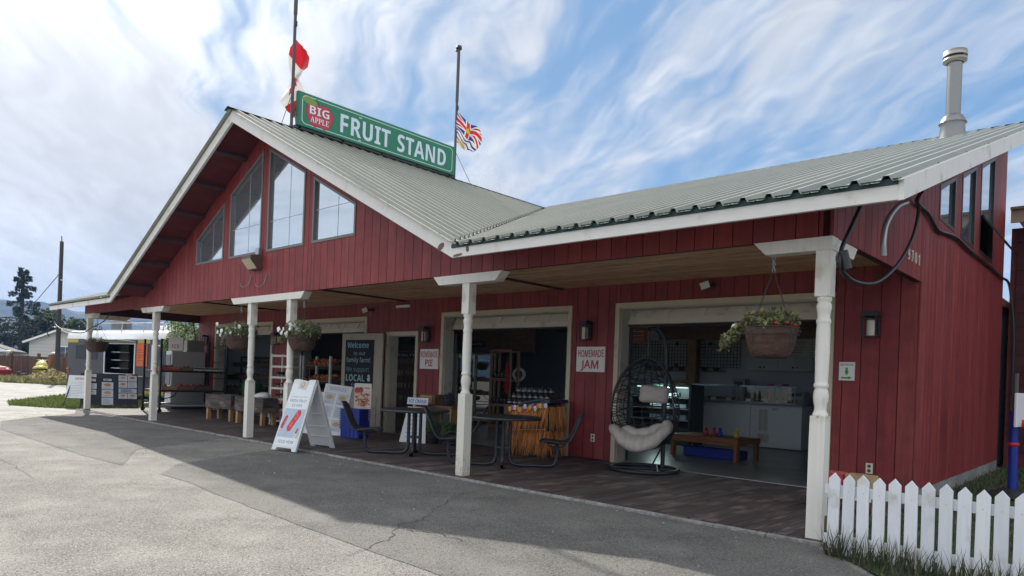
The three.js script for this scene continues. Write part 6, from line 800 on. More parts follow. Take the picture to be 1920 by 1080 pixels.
{ // middle doorway: jars, ladder shelf, chillies, wreath, glass door fridge
  const S = thing('tall_open_shelf', 'tall narrow wooden shelf hung with red chillies in the middle doorway', 'shelf', [-10.84, 0.036, -5.0], 0.1), m = std([0.24, 0.11, 0.05], 0.5, { map: grainMap });
  for (const [x, z] of [[-0.27, 0.15], [0.27, 0.15], [-0.27, -0.15], [0.27, -0.15]]) part('upright', bx(0.05, 1.98, 0.04, x, 0.99, z), m, S); for (const y of [0.25, 0.72, 1.3, 1.95]) part('shelf_board', [bx(0.58, 0.03, 0.32, 0, y, 0), bx(0.58, 0.06, 0.02, 0, y + 0.02, 0.165)], m, S);
  reseed(93); part('dark_jar', [...Array(10)].map((_, k) => lathe([[0, 0], [0.045, 0], [0.045, 0.13], [0.03, 0.15], [0.03, 0.17], [0, 0.17]], 10).translate(-0.2 + (k % 5) * 0.1, k < 5 ? 0.738 : 1.318, 0.08)), std([0.03, 0.02, 0.02], 0.2), S, 'stuff');
  const C = thing('chilli_string', 'hanging string of red chillies on the wooden shelf', 'chillies', [-10.56, 1.0, -4.78]); part('cord', rod([0, 0, 0], [0, 0.9, 0], 0.006), BROWN, C); reseed(94); part('chilli', [...Array(60)].map(() => { const y = rr(0.05, 0.72), a = rr(0, 6.3), r = rr(0.05, 0.11); return rod([0, y + 0.06, 0], [Math.cos(a) * r, y - 0.03, Math.sin(a) * r], 0.012, 6, 0.003); }), std([0.38, 0.02, 0.02], 0.35), C, 'stuff');
  const W = thing('wreath_plate', 'pale round wreath hanging in the middle doorway', 'wreath', [-11.3, 1.49, -6.0], 0.5); part('ring', new THREE.TorusGeometry(0.13, 0.035, 10, 30), std([0.55, 0.53, 0.48], 0.8), W); part('centre', turned(new THREE.CylinderGeometry(0.10, 0.10, 0.02, 24), Math.PI / 2, 0, 0), std([0.09, 0.05, 0.09], 0.7), W); part('hanging_cord', rod([0, 0.15, 0], [0, 1.5, 0], 0.004), BROWN, W);
  const J = thing('jam_display', 'stepped wooden stand of dark jam jars in the middle doorway', 'display stand', [-9.3, 0.036, -4.15], 0.15); for (let k = 0; k < 3; k++) part('step', bx(0.95, 0.03, 0.16, 0, 0.80 + k * 0.12, 0.15 - k * 0.16), m, J); part('stand_body', bx(0.95, 0.78, 0.5, 0, 0.39, 0), BROWN, J);
  const glass = std([0.025, 0.015, 0.02], 0.15), jar = lathe([[0, 0], [0.045, 0], [0.047, 0.1], [0.036, 0.115], [0, 0.115]], 12), lid = lathe([[0, 0.115], [0.04, 0.115], [0.04, 0.138], [0, 0.14]], 12), lab = new THREE.CylinderGeometry(0.048, 0.048, 0.055, 12, 1, true).scale(1, 0.62, 1).translate(0, 0.05, 0); let first = null;
  for (let r = 0; r < 3; r++) for (let i = 0; i < 7; i++) { const q = V(-0.40 + i * 0.133, 0.816 + r * 0.12, 0.15 - r * 0.16).applyAxisAngle(V(0, 1, 0), 0.15), p = [-9.3 + q.x, 0.036 + q.y, -4.15 + q.z]; const L = ['on the bottom step', 'on the middle step', 'on the top step'][r]; if (!first) { first = thing('dark_jam_jar', 'dark jam jar with a white label on the stepped stand', 'jar', p, 0, 'jars on the stepped jam stand'); part('jar_body', jar, glass, first); part('lid', lid, BLACK, first); part('jar_label', lab, std([0.42, 0.41, 0.40], 0.6), first); } else copyOf(first, 'dark jam jar with a white label on the stepped stand', p, rr(0, 6)); }
  const H = thing('honey_shelf', 'wooden ledge with tall amber bottles at the right of the middle doorway', 'shelf', [-8.55, 0.036, -4.9]); part('ledge', bx(0.95, 0.04, 0.3, 0, 0.95, 0), PINE[0], H); part('ledge_side', [bx(0.04, 0.95, 0.28, -0.45, 0.475, 0), bx(0.04, 0.95, 0.28, 0.45, 0.475, 0)], m, H);
  let fb = null; for (let i = 0; i < 6; i++) { const p = [-8.9 + i * 0.14, 1.008, -4.85]; if (!fb) { fb = thing('amber_bottle', 'tall amber bottle on the wooden ledge in the middle doorway', 'bottle', p, 0, 'amber bottles on the wooden ledge'); part('bottle_body', lathe([[0, 0], [0.045, 0], [0.045, 0.17], [0.025, 0.2], [0.022, 0.25], [0, 0.25]], 12), std([0.13, 0.075, 0.03], 0.15), fb); part('bottle_label', new THREE.CylinderGeometry(0.0462, 0.0462, 0.08, 12, 1, true).translate(0, 0.09, 0), std([0.28, 0.26, 0.2], 0.6), fb); } else copyOf(fb, fb.userData.label, p); }
  const F = thing('glass_door_fridge', 'tall tan framed fridge with glass doors deep in the middle doorway', 'fridge', [-15.2, 0.036, -8.4]); part('fridge_body', [bx(2.5, 2.1, 0.05, 0, 1.05, -0.4), bx(2.5, 0.05, 0.8, 0, 2.1, 0), bx(0.05, 2.1, 0.8, -1.22, 1.05, 0), bx(0.05, 2.1, 0.8, 1.22, 1.05, 0)], BLACK, F); for (let k = 0; k < 3; k++) { const x = -0.81 + k * 0.81; part('fridge_door', [bx(0.04, 2.0, 0.05, x - 0.38, 1.05, 0.42), bx(0.04, 2.0, 0.05, x + 0.38, 1.05, 0.42), bx(0.72, 0.05, 0.05, x, 2.02, 0.42), bx(0.72, 0.05, 0.05, x, 0.08, 0.42)], std([0.40, 0.31, 0.16], 0.4), F); part('door_pane', bx(0.72, 1.9, 0.008, x, 1.05, 0.42), phys([0.03, 0.035, 0.04], 0.03, { clearcoat: 1, clearcoatRoughness: 0.02, ior: 1.8 }), F); } for (let k = 0; k < 4; k++) part('wire_shelf', bx(2.3, 0.015, 0.6, 0, 0.45 + k * 0.4, 0), GALV, F);
  const N = thing('wall_nameplate', 'black lettered plate high on the brown bulkhead inside', 'sign', [-15.8, 2.42, -8.895]); part('plate', rbx(0.9, 0.2, 0.02, 0.004, 0, 0, 0.012), BLACKMATT, N); part('print', face(0.88, 0.18, 0, 0, 0.0235), printed(256, 52, (c, W, H) => { c.fillStyle = '#23242a'; c.fillRect(0, 0, W, H); lines(c, 40, 20, 190, 1, 10, '#8d8f92', 14); }), N);
}
{ // narrow doorway and the dark produce bays on the left
  const S = thing('specialty_shelf', 'dark shelf of small jars inside the narrow doorway', 'shelf', [-14.35, 0.036, -4.75], 0.45); for (let k = 0; k < 5; k++) part('shelf_board', bx(1.1, 0.03, 0.3, 0, 0.35 + k * 0.32, 0), BROWN, S); part('upright', bx(0.04, 1.95, 0.3, -0.55, 0.975, 0), BROWN, S); part('upright', bx(0.04, 1.95, 0.3, 0.55, 0.975, 0), BROWN, S); part('back_panel', bx(1.1, 1.95, 0.02, 0, 0.975, -0.16), BROWN, S); reseed(95);
  part('small_jar', [...Array(40)].map((_, k) => lathe([[0, 0], [0.04, 0], [0.04, 0.11], [0.03, 0.13], [0, 0.13]], 9).translate(-0.45 + (k % 10) * 0.1, 0.366 + Math.floor(k / 10) * 0.32, 0.06 + rr(-0.03, 0.04))), std([0.30, 0.24, 0.18], 0.3), S, 'stuff');
  const L = thing('specialty_sign', 'pale lettering board over the jars inside the narrow doorway', 'sign', [-13.62, 1.86, -4.25], 0.3); part('board', rbx(0.9, 0.14, 0.015, 0.004), BLACKMATT, L); part('print', face(0.88, 0.12, 0, 0, 0.0085), printed(256, 36, (c, W, H) => { c.fillStyle = '#15161a'; c.fillRect(0, 0, W, H); text(c, 'SPECIALTY', W / 2, H / 2, 220, 26, '#a9adb4'); }), L);
  const G = thing('leafy_garland', 'dark leafy garland over the top of the narrow doorway', 'garland', [-13.5, 2.12, -4.2], 0.3); part('garland_leaves', leaves(420, () => { const t = rr(-0.45, 0.45); return [t, 0.05 + rr(-0.09, 0.09) + 0.05 * Math.cos(t * 6), rr(-0.06, 0.06), rr(0.02, 0.05), [0.05, 0.06, 0.035]]; }, 0.5), LEAFD, G, 'stuff'); part('garland_wire', tube([[-0.46, 0.05, 0], [0, 0.1, 0], [0.46, 0.05, 0]], 0.008, 5), BROWN, G);
  const bay = (x, label, w, seed0) => { const T = thing('produce_stand', label, 'produce stand', [x, 0.036, w < 2.6 ? -4.75 : -5.7], 0.42); const dm = std([0.12, 0.09, 0.06], 0.8, { map: grainMap }); for (let k = 0; k < 3; k++) { part('bin', [bx(w, 0.03, 0.6, 0, 0.66 + k * 0.42, 0.3 - k * 0.35, 0.3), bx(w, 0.11, 0.03, 0, 0.64 + k * 0.42, 0.61 - k * 0.35)], dm, T); reseed(seed0 + k); for (const c of [[0.30, 0.06, 0.03], [0.12, 0.16, 0.03], [0.38, 0.22, 0.04]]) part('produce', [...Array(26)].map(() => { const z = rr(-0.2, 0.24); return ball(rr(0.035, 0.055), rr(-w / 2 + 0.1, w / 2 - 0.1), 0.71 + k * 0.42 - z * 0.31, 0.3 - k * 0.35 + z, 1, 0.9, 1, 7); }), std(c, 0.6), T, 'stuff'); } part('stand_frame', [bx(0.06, 1.75, 0.06, -w / 2, 0.87, -0.5), bx(0.06, 1.75, 0.06, w / 2, 0.87, -0.5), bx(w, 0.06, 0.06, 0, 1.72, -0.5)], dm, T); };
  bay(-18.4, 'stepped produce bins in the dark doorway left of the chalkboard door', 2.9, 120); bay(-21.6, 'stepped produce bins in the far left dark doorway', 2.4, 150);
  const gb = thing('green_bin', 'green plastic bin in the far left dark doorway', 'bin', [-20.6, 0.036, -3.95]); part('bin_body', lathe([[0, 0], [0.24, 0], [0.30, 0.85], [0.32, 0.88], [0.29, 0.87], [0, 0.8]], 20), std([0.02, 0.16, 0.05], 0.5), gb); part('bin_rim', new THREE.TorusGeometry(0.31, 0.02, 6, 24).rotateX(Math.PI / 2).translate(0, 0.87, 0), std([0.02, 0.14, 0.05], 0.5), gb);
}

// ---------------------------------------------------------------- beyond the porch, far left
{ // food trailer
  const dir = V(0.97, 0, -0.243).normalize(), T = thing('food_trailer', 'dark grey food trailer with rounded white roof and open serving hatch', 'trailer', [-31.3, 0, -1.8], Math.atan2(0.243, 0.97));
  const L = 5.95, body = std([0.045, 0.048, 0.055], 0.5), white = std([0.78, 0.78, 0.77], 0.4), yel = std([0.42, 0.33, 0.04], 0.5), h0 = 0.32, h1 = 2.28;
  const h = [2.45, 4.22, 1.02, 2.10];          // serving hatch
  part('body_wall', [span(0, h[0], h0, h1, -0.03, 0), span(h[1], L, h0, h1, -0.03, 0), span(h[0], h[1], h0, h[2], -0.03, 0), span(h[0], h[1], h[3], h1, -0.03, 0), span(0, 0.03, h0, h1, -2.2, -0.03), span(L - 0.03, L, h0, h1, -2.2, -0.03), span(0, L, h0, h1, -2.23, -2.2), span(0.03, L - 0.03, h0, h0 + 0.05, -2.2, -0.03)], body, T);
  part('inner_wall', [span(0.05, L - 0.05, 0.4, 2.25, -1.9, -1.85), span(h[0] + 0.02, h[0] + 0.55, 1.1, 2.2, -0.6, -0.55)], std([0.05, 0.045, 0.04], 0.8), T); part('inner_shelf', [0, 1, 2].map((k) => span(h[0] + 0.05, h[0] + 0.6, 1.2 + k * 0.3, 1.22 + k * 0.3, -0.55, -0.2)), WHITE, T);
  const rp = []; for (let k = 0; k <= 8; k++) { const a = k / 8 * Math.PI / 2; rp.push([0.02 - 0.26 * (1 - Math.cos(a)), h1 + 0.03 + 0.30 * Math.sin(a)]); } const sec = [...rp, ...rp.slice().reverse().map(([z, y]) => [-2.23 - z, y]), [-2.25, h1], [0.02, h1]]; part('roof', prismX(sec, -0.02, L + 0.04), white, T);
  part('roof_rail', [[1.7, 2.45], [3.2, 2.45], [4.5, 2.45], [5.6, 2.45]].map(([x, y]) => rod([x, y, -0.1], [x, y + 0.45, -0.16], 0.018)).concat([rod([1.7, 2.89, -0.16], [5.6, 2.89, -0.16], 0.012)]), GALV, T);
  part('vent_pot', [lathe([[0, 0.62], [0.16, 0.6], [0.36, 0.52], [0.40, 0.44], [0.36, 0.43], [0.36, 0.02], [0.4, 0.0], [0, 0]], 24).translate(1.95, 2.52, -0.9)], STEEL, T); part('roof_box', [span(1.6, 4.6, 2.55, 2.68, -1.4, -0.5)], GALV, T); part('roof_vent', [rbx(0.9, 0.2, 0.7, 0.08, 4.9, 2.72, -0.9)], white, T);
  part('hatch_frame', [span(h[0] - 0.05, h[0], h[2] - 0.05, h[3] + 0.05, 0.002, 0.03), span(h[1], h[1] + 0.05, h[2] - 0.05, h[3] + 0.05, 0.002, 0.03), span(h[0], h[1], h[2] - 0.05, h[2], 0.002, 0.03), span(h[0], h[1], h[3], h[3] + 0.05, 0.002, 0.03)], white, T);
  const aw = part('hatch_awning', rbx(h[1] - h[0] + 0.12, 0.03, 0.75, 0.01, 0, 0, 0.36), white, T); aw.position.set((h[0] + h[1]) / 2, h[3] + 0.09, 0.03); aw.rotation.x = -0.06;
  part('orange_panel', rbx(0.62, 0.82, 0.02, 0.004, 4.66, 1.72, 0.012), std([0.62, 0.15, 0.03], 0.5), T); reseed(7); part('panel_print', face(0.6, 0.8, 4.66, 1.72, 0.024), printed(128, 170, (c, W, H) => { c.fillStyle = '#e0662e'; c.fillRect(0, 0, W, H); lines(c, 16, 44, 92, 5, 20, '#8d3315', 5); }), T);
  for (const [x, w] of [[0.92, 0.72], [1.72, 0.44]]) part('side_window', rbx(w, 0.55, 0.012, 0.1, x, 1.78, 0.007), std([0.012, 0.013, 0.016], 0.25), T);
  part('yellow_stripe', [span(0.02, 0.7, h1 - 0.14, h1 - 0.01, 0.002, 0.008), span(4.4, 5.1, h1 - 0.14, h1 - 0.01, 0.002, 0.008), span(0.02, 1.6, h0 + 0.01, h0 + 0.12, 0.002, 0.008), span(4.8, L - 0.02, h0 + 0.01, h0 + 0.12, 0.002, 0.008)], yel, T);
  part('counter_shelf', rbx(1.2, 0.03, 0.35, 0.006, 4.75, 0.95, 0.18), GALV, T); part('tail_light', [ball(0.06, 0.14, 1.12, 0.01, 1, 1, 0.5), ball(0.04, 0.14, 1.0, 0.01, 1, 1, 0.5)], std([0.35, 0.01, 0.02], 0.3), T);
  part('rear_door', [span(5.2, 5.25, 0.8, 2.1, 0.002, 0.02), span(5.78, 5.83, 0.8, 2.1, 0.002, 0.02), span(5.25, 5.78, 2.05, 2.1, 0.002, 0.02)], white, T);
  const w = part('wheel', turned(new THREE.TorusGeometry(0.24, 0.10, 12, 30), 0, 0, 0, 3.75, 0.34, -0.12), BLACKMATT, T); part('rim', turned(new THREE.CylinderGeometry(0.17, 0.17, 0.1, 20), Math.PI / 2, 0, 0, 3.75, 0.34, -0.08), WHITE, w); w.clone().translateX(-0.02);
  part('fender', new THREE.TorusGeometry(0.47, 0.035, 6, 24, Math.PI).scale(1.15, 1, 1).translate(3.75, 0.34, 0.03), std([0.6, 0.6, 0.6], 0.4), T); part('wheel_well', turned(new THREE.CircleGeometry(0.46, 24, 0, Math.PI).scale(1.12, 1, 1), 0, 0, 0, 3.75, 0.345, 0.006), BLACKMATT, T);
}
function tree(name, label, pos, crown, trunkR, trunkH, mat) { const T = thing(name, label, 'tree', pos); part('trunk', tube([[0, -0.3, 0], [0.05, trunkH * 0.35, 0.03], [-0.04, trunkH * 0.7, -0.02], [0, trunkH, 0]], trunkR, 8), std([0.07, 0.055, 0.045], 0.95), T); crown(T, mat ?? LEAFD); return T; }
reseed(808);
{ // bushy apple tree beyond the ice freezer, tall conifer and others far off
  const blobs = (n, c, R) => Array.from({ length: n }, () => [c[0] + rr(-R[0], R[0]), c[1] + rr(-R[1], R[1]), c[2] + rr(-R[2], R[2]), rr(0.22, 0.5)]);
  const clumped = (n, B, size, cols, flat = 0.8) => leaves(n, () => { const b = pick(B), a = rr(0, 6.283), q = Math.cbrt(rnd()) * b[3], ph = Math.acos(rr(-1, 1)), k = rr(0.55, 1.35), c = pick(cols); return [b[0] + Math.cos(a) * Math.sin(ph) * q, b[1] + Math.cos(ph) * q * flat, b[2] + Math.sin(a) * Math.sin(ph) * q, rr(size[0], size[1]), [c[0] * k, c[1] * k, c[2] * k]]; }, 0.5);
  tree('apple_tree', 'sunlit young apple tree behind the ice freezer', [-24.45, 0, -4.0], (T, m) => { const Bl = blobs(26, [0, 2.35, 0], [1.05, 0.95, 0.8]); part('branch', Bl.slice(0, 16).map((b) => tube([[0, 1.1, 0], [b[0] * 0.5, (b[1] + 1.3) / 2, b[2] * 0.5], [b[0], b[1], b[2]]], 0.025, 5)), std([0.09, 0.07, 0.05], 0.9), T); part('crown', clumped(4200, Bl, [0.04, 0.085], [[0.20, 0.30, 0.06], [0.27, 0.36, 0.09], [0.14, 0.22, 0.05]]), LEAF, T, 'stuff'); }, 0.07, 2.2);
  tree('conifer', 'tall ragged dark conifer at the far left', [-96.5, 0, -14.5], (T, m) => { const pos = []; const cols = [[0.035, 0.055, 0.03], [0.05, 0.07, 0.035], [0.025, 0.04, 0.025]]; const H = 12.2; const br = []; for (let k = 0; k < 46; k++) { const y = 1.4 + (H - 1.7) * Math.pow(k / 46, 0.92), R = (1 - y / H) * 4.4 * rr(0.3, 1.2) + 0.3, a = k * 2.4 + rr(-0.4, 0.4); br.push([a, y, R]); } part('branch', br.map(([a, y, R]) => tube([[0, y, 0], [Math.cos(a) * R * 0.6, y + 0.1, Math.sin(a) * R * 0.6], [Math.cos(a) * R, y - 0.25, Math.sin(a) * R]], 0.05, 4)), std([0.05, 0.04, 0.035], 0.95), T); part('crown', leaves(6600, () => { const [a, y, R] = pick(br), q = Math.sqrt(rnd()) * R, s = rr(-0.45, 0.45) * (0.3 + q * 0.35), k = rr(0.6, 1.4), c = pick(cols); return [Math.cos(a) * q - Math.sin(a) * s, y - 0.2 * q / 2 + rr(-0.22, 0.3), Math.sin(a) * q + Math.cos(a) * s, rr(0.10, 0.26), [c[0] * k, c[1] * k, c[2] * k]]; }, 0.4), m, T, 'stuff'); }, 0.19, 11.6);
  const bushy = (name, label, pos, R, n, cols, size = [0.12, 0.3]) => tree(name, label, pos, (T, m) => { const Bl = Array.from({ length: 34 }, () => { const a = rr(0, 6.283), q = Math.sqrt(rnd()); return [Math.cos(a) * q * R[0], R[1] * (0.35 + 0.65 * rnd() * Math.sqrt(1 - 0.7 * q * q)), Math.sin(a) * q * R[0], rr(0.18, 0.36) * R[0]]; }); part('branch', Bl.slice(0, 14).map((b) => tube([[0, R[1] * 0.25, 0], [b[0] * 0.5, b[1] * 0.7, b[2] * 0.5], [b[0], b[1], b[2]]], 0.06, 4)), std([0.06, 0.05, 0.04], 0.95), T); part('crown', clumped(n, Bl, size, cols), m, T, 'stuff'); }, 0.16, R[1] * 0.6);
  bushy('broad_tree', 'broad green tree behind the pale two storey house', [-103.5, 0, -20.5], [4.4, 7.6], 8200, [[0.07, 0.10, 0.035], [0.10, 0.14, 0.04], [0.05, 0.075, 0.03]], [0.15, 0.32]);
  bushy('dark_tree', 'dark lower tree between the conifer and the pale house', [-99.5, 0, -17.0], [3.4, 6.0], 6500, [[0.035, 0.05, 0.028], [0.05, 0.065, 0.03]], [0.12, 0.28]);
  bushy('edge_tree', 'dark tree cut off by the left edge of the picture', [-101, 0, -9.6], [4.0, 7.4], 6500, [[0.03, 0.045, 0.025], [0.05, 0.07, 0.03]], [0.14, 0.3]);
  bushy('roof_line_tree', 'pale thin tree top seen over the trailer roof', [-52, 0, -12.2], [1.3, 3.9], 1500, [[0.16, 0.17, 0.09], [0.12, 0.14, 0.07]], [0.06, 0.14]);
  bushy('poplar', 'slender pale tree behind the second porch post', [-56, 0, -17.2], [1.2, 4.7], 1500, [[0.16, 0.19, 0.07], [0.12, 0.15, 0.06]], [0.06, 0.14]);
  const bush = thing('dry_grass_clump', 'straw coloured tall grass clump around the utility pole', 'grass clump', [-51.2, 0, -6.3]); part('blades', leaves(2600, () => { const a = rr(0, 6.3), q = Math.sqrt(rnd()) * 1.4; return [Math.cos(a) * q * 1.1, rr(0, 0.9) * (1 - q * 0.45), Math.sin(a) * q, rr(0.08, 0.2), pick([[0.55, 0.42, 0.19], [0.48, 0.38, 0.16], [0.22, 0.22, 0.08]])]; }, 0.25), LEAFD, bush, 'stuff'); part('root', ball(0.5, 0, 0, 0, 1.6, 0.3, 1.6), std([0.2, 0.15, 0.07], 1), bush);
}
{
  const P = thing('utility_pole', 'dark wooden utility pole rising past the left eave', 'utility pole', [-52.05, 0, -6.8]); part('pole', rod([0, -0.4, 0], [0.02, 9.1, 0], 0.155, 14, 0.11), std([0.07, 0.052, 0.045], 0.9, { map: grainMap }), P); part('pole_top_pin', rod([0.02, 9.1, 0], [-0.06, 9.45, 0], 0.03), BLACK, P); part('insulator', [ball(0.08, -0.3, 7.0, 0), ball(0.06, 0.24, 6.6, 0)], GALV, P); part('service_wire', tube([[0, 7.1, 0], [-18, 5.8, -2.5], [-40, 5.2, -6]], 0.03, 4, 24), BLACK, P);
  part('cable_coil', new THREE.TorusGeometry(0.35, 0.03, 5, 14, 4).rotateY(1.2).translate(0.2, 3.2, 0.3), BLACK, P);
  // houses
  const house = (name, label, pos, ry, w, d, hh, rise, wall, roof, feat) => { const T = thing(name, label, 'house', pos, ry), r = w / 2 + 0.45; part('wall', [prism([[-w / 2, 0], [w / 2, 0], [w / 2, hh], [0, hh + rise * (w / 2) / r], [-w / 2, hh]], -d / 2, d)], wall, T); const ro = part('roof', [bx(Math.hypot(r, rise) + 0.05, 0.14, d + 0.9, -r / 2, hh + rise / 2 - 0.02, 0, 0, 0, Math.atan2(rise, r)), bx(Math.hypot(r, rise) + 0.05, 0.14, d + 0.9, r / 2, hh + rise / 2 - 0.02, 0, 0, 0, -Math.atan2(rise, r))], roof, T); part('rake_trim', [-1, 1].flatMap((s) => [-1, 1].map((e) => bx(Math.hypot(r, rise) + 0.05, 0.2, 0.05, s * r / 2, hh + rise / 2 - 0.12, e * (d / 2 + 0.47), 0, 0, -s * Math.atan2(rise, r)))), WHITE, ro); for (const [x, y, ww, wh, side] of feat) { const z = side === 'e' ? 0 : d / 2; const fr = part('window', side === 'e' ? bx(0.06, wh + 0.2, ww + 0.2, w / 2 + 0.02, y, x) : bx(ww + 0.2, wh + 0.2, 0.06, x, y, z + 0.02), WHITE, T); part('pane', side === 'e' ? [bx(0.04, wh, ww / 2 - 0.05, w / 2 + 0.05, y, x - ww / 4), bx(0.04, wh, ww / 2 - 0.05, w / 2 + 0.05, y, x + ww / 4)] : [bx(ww / 2 - 0.05, wh, 0.04, x - ww / 4, y, z + 0.05), bx(ww / 2 - 0.05, wh, 0.04, x + ww / 4, y, z + 0.05)], phys([0.03, 0.05, 0.06], 0.08, { clearcoat: 1 }), fr); } return T; };
  const siding = std([0.55, 0.52, 0.48], 0.8), shingles = std([0.22, 0.20, 0.185], 0.9, { map: dirtMap });
  const hs = house('pale_house', 'pale two storey house with grey gabled roof behind the fence', [-89.5, -0.4, -17.9], 1.02, 6.0, 7.5, 3.75, 1.55, siding, shingles, [[0.4, 2.75, 1.7, 1.1]]);
  part('lower_roof', bx(3.4, 0.12, 2.2, -3.6, 2.0, 3.5, 0.3), shingles, hs); part('downpipe', rod([3.02, 0, 3.78], [3.02, 3.7, 3.78], 0.07), WHITE, hs); for (let k = 0; k < 9; k++) part('lap_board', bx(6.02, 0.05, 0.02, 0, 0.5 + k * 0.38, 3.762), std([0.45, 0.43, 0.40], 0.8), hs);
  const lh = house('grey_roof_house', 'low white house with grey hip roof at the left picture edge', [-72.5, -0.3, -6.2], 1.25, 5, 9, 2.3, 1.0, std([0.6, 0.6, 0.58], 0.8), shingles, [[1.6, 1.3, 1.0, 1.0]]); part('gutter', rod([-2.6, 2.3, 5], [2.9, 2.3, 5], 0.09), WHITE, lh); part('downpipe', tube([[2.7, 2.25, 5], [2.6, 1.9, 4.7], [2.52, 1.7, 4.58], [2.52, 0, 4.58]], 0.06, 6), WHITE, lh);
  const F = thing('board_fence', 'tall weathered brown board fence below the pale house', 'fence', [-64.3, 0, -5.2], Math.atan2(4.6, 5.2)); const fm = [[0.16, 0.085, 0.05], [0.19, 0.10, 0.06], [0.13, 0.07, 0.045]].map((c) => std(c, 0.9, { map: grainMap })); reseed(9); for (let k = 0; k < 34; k++) part('fence_board', bx(0.17, 1.62 + rr(-0.03, 0.03), 0.03, k * 0.19, 0.85, 0), pick(fm), F); part('fence_rail', [bx(6.5, 0.1, 0.05, 3.15, 0.45, -0.05), bx(6.5, 0.1, 0.05, 3.15, 1.35, -0.05)], fm[2], F); for (let k = 0; k < 4; k++) part('fence_post', bx(0.16, 1.9, 0.16, k * 2.1, 0.95, 0.06), fm[0], F);
  const G = thing('gate_post', 'thick reddish timber post beside the utility pole', 'post', [-53.0, 0, -6.85]); part('timber', rbx(0.55, 1.8, 0.55, 0.05, 0, 0.9, 0), std([0.24, 0.10, 0.05], 0.9, { map: grainMap }), G); part('post_cap', ball(0.22, 0, 1.85, 0, 1, 0.5, 1), std([0.5, 0.5, 0.48], 0.6), G);
  const jet = (name, label, pos, ry) => { const T = thing(name, label, 'jet ski', pos, ry); T.scale.setScalar(1.05); const hull = new THREE.SphereGeometry(1, 28, 18), P2 = hull.attributes.position; for (let i = 0; i < P2.count; i++) { const z = P2.getZ(i), y = P2.getY(i), k = 1 - 0.35 * Math.max(0, z) * Math.max(0, z); P2.setXYZ(i, P2.getX(i) * 0.55 * k, y * (y > 0 ? 0.30 : 0.36) + 0.12 * z * z * (z > 0), z * 1.35); } hull.computeVertexNormals(); part('hull', hull.translate(0, 0.72, 0), std([0.62, 0.46, 0.03], 0.35), T); part('seat', rbx(0.36, 0.24, 1.1, 0.1, 0, 1.05, -0.45), BLACK, T); part('cowl', [ball(0.34, 0, 1.02, 0.45, 1, 0.75, 1.1, 14), ball(0.2, 0, 1.22, 0.28, 1.2, 0.6, 0.8, 12)], std([0.7, 0.58, 0.16], 0.35), T); part('handlebar', rod([-0.34, 1.32, 0.18], [0.34, 1.32, 0.18], 0.03), BLACK, T); part('bumper', tube([[-0.5, 0.72, 0.7], [0, 0.74, 1.3], [0.5, 0.72, 0.7]], 0.05, 6), BLACK, T); return T; };
  jet('jet_ski', 'yellow jet ski parked on a trailer in front of the board fence', [-58.35, 0, -7.5], 1.25); jet('jet_ski', 'second yellow jet ski half hidden behind the utility pole', [-58.0, 0.05, -9.5], 1.25);
  const tr = thing('boat_trailer', 'low dark boat trailer under the yellow jet skis', 'trailer', [-58.9, 0, -8.2], 1.25); part('frame', [bx(3.6, 0.1, 0.1, 0, 0.36, -0.7), bx(3.6, 0.1, 0.1, 0, 0.36, 0.7), bx(0.1, 0.1, 1.6, -1.7, 0.36, 0), bx(0.1, 0.1, 1.6, 1.7, 0.36, 0)], BLACK, tr); part('wheel', [-1.9, 1.9].map((x) => turned(new THREE.TorusGeometry(0.2, 0.09, 8, 18), 0, Math.PI / 2, 0, x, 0.28, 0.1)), BLACKMATT, tr);
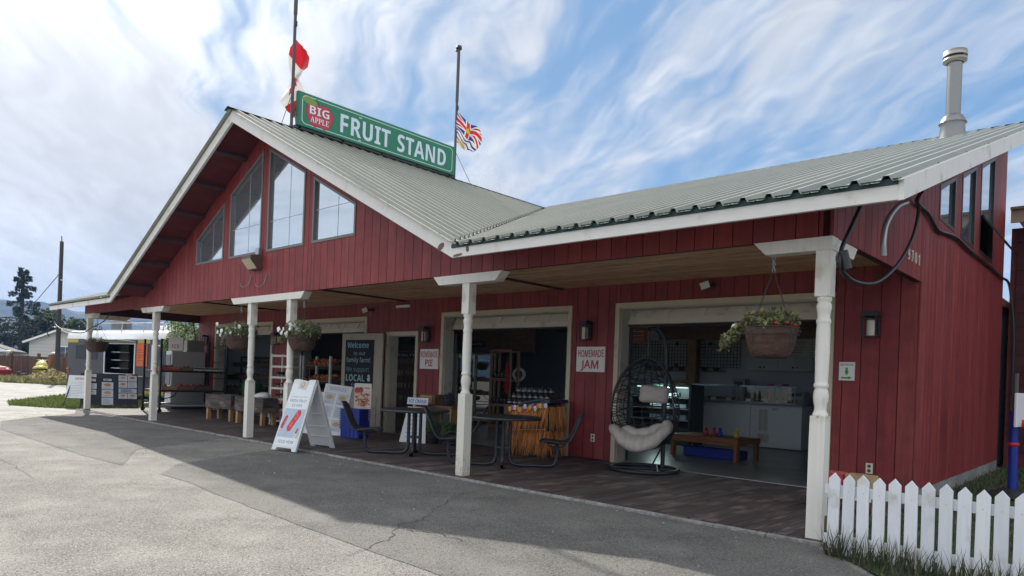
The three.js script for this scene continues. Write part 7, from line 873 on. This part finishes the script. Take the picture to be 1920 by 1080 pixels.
  const car = thing('red_car', 'red car cut off by the left edge of the picture', 'car', [-60.6, 0, -4.1], 0.5), cr = std([0.30, 0.015, 0.02], 0.3); part('car_body', prism([[-1.9, 0.3], [2.1, 0.3], [2.15, 0.62], [1.9, 0.82], [0.95, 0.92], [0.45, 1.38], [-1.1, 1.42], [-1.75, 0.95], [-2.0, 0.85]], -0.85, 1.7), cr, car); part('side_glass', prism([[-1.0, 0.98], [0.72, 0.98], [0.36, 1.32], [-0.95, 1.34]], 0.852, 0.01), BLACK, car); for (const x of [-1.2, 1.3]) for (const z of [-0.8, 0.8]) part('wheel', new THREE.TorusGeometry(0.24, 0.1, 8, 20).translate(x, 0.34, z), BLACKMATT, car); part('headlight', [ball(0.12, 2.05, 0.68, 0.6, 0.6, 0.7, 1), ball(0.12, 2.05, 0.68, -0.6, 0.6, 0.7, 1)], WHITE, car);
  const whitev = thing('white_boat', 'white covered boat beside the trailer and the utility pole', 'boat', [-56.6, 0, -9.6], 1.2); part('hull', [ball(1, 0, 1.15, 0, 0.75, 0.55, 2.0, 18)], std([0.62, 0.66, 0.66], 0.5), whitev); part('keel', bx(0.3, 0.7, 2.4, 0, 0.5, 0), BLACK, whitev);
}
{ // mountains across the valley: two ridges of the same wooded slope
  const ridge = (name, r0, hgt, seedx, col, a0, a1) => { const N = 220, Mr = 22, pos = [], colr = []; const at = (i, j) => { const a = lerp(a0, a1, i / N), t = j / Mr, crest = hgt * (0.62 + 0.75 * fbm(i * 0.035 + seedx, 3.3, 5)), r = r0 * (1 + 0.35 * t), y = crest * Math.pow(t, 0.8) * (1 + 0.35 * (fbm(i * 0.12 + seedx, t * 6, 5) - 0.5) * (1 - t * 0.6)); return [-Math.sin(a) * r, y - 2, -Math.cos(a) * r]; };
    for (let i = 0; i < N; i++) for (let j = 0; j < Mr; j++) for (const [p, q] of [[i, j], [i + 1, j], [i, j + 1], [i, j + 1], [i + 1, j], [i + 1, j + 1]]) { pos.push(...at(p, q)); const k = 0.65 + 0.7 * fbm(p * 0.5 + seedx, q * 0.9, 4), dry = smoothstep(fbm(p * 0.16 + 40 + seedx, q * 0.28, 4), 0.52, 0.66); colr.push(lerp(col[0], 0.14, dry) * k, lerp(col[1], 0.12, dry) * k, lerp(col[2], 0.10, dry) * k); }
    return structure(name, quads(pos, null, colr), std([1, 1, 1], 1, { vertexColors: true })); };
  ridge('hills', 760, 64, 2.2, [0.030, 0.046, 0.045], 0.95, 2.3);
  ridge('hills', 1500, 112, 9.7, [0.028, 0.044, 0.048], 0.75, 2.4);
}
camera.updateMatrixWorld();
renderer.render(scene, camera);
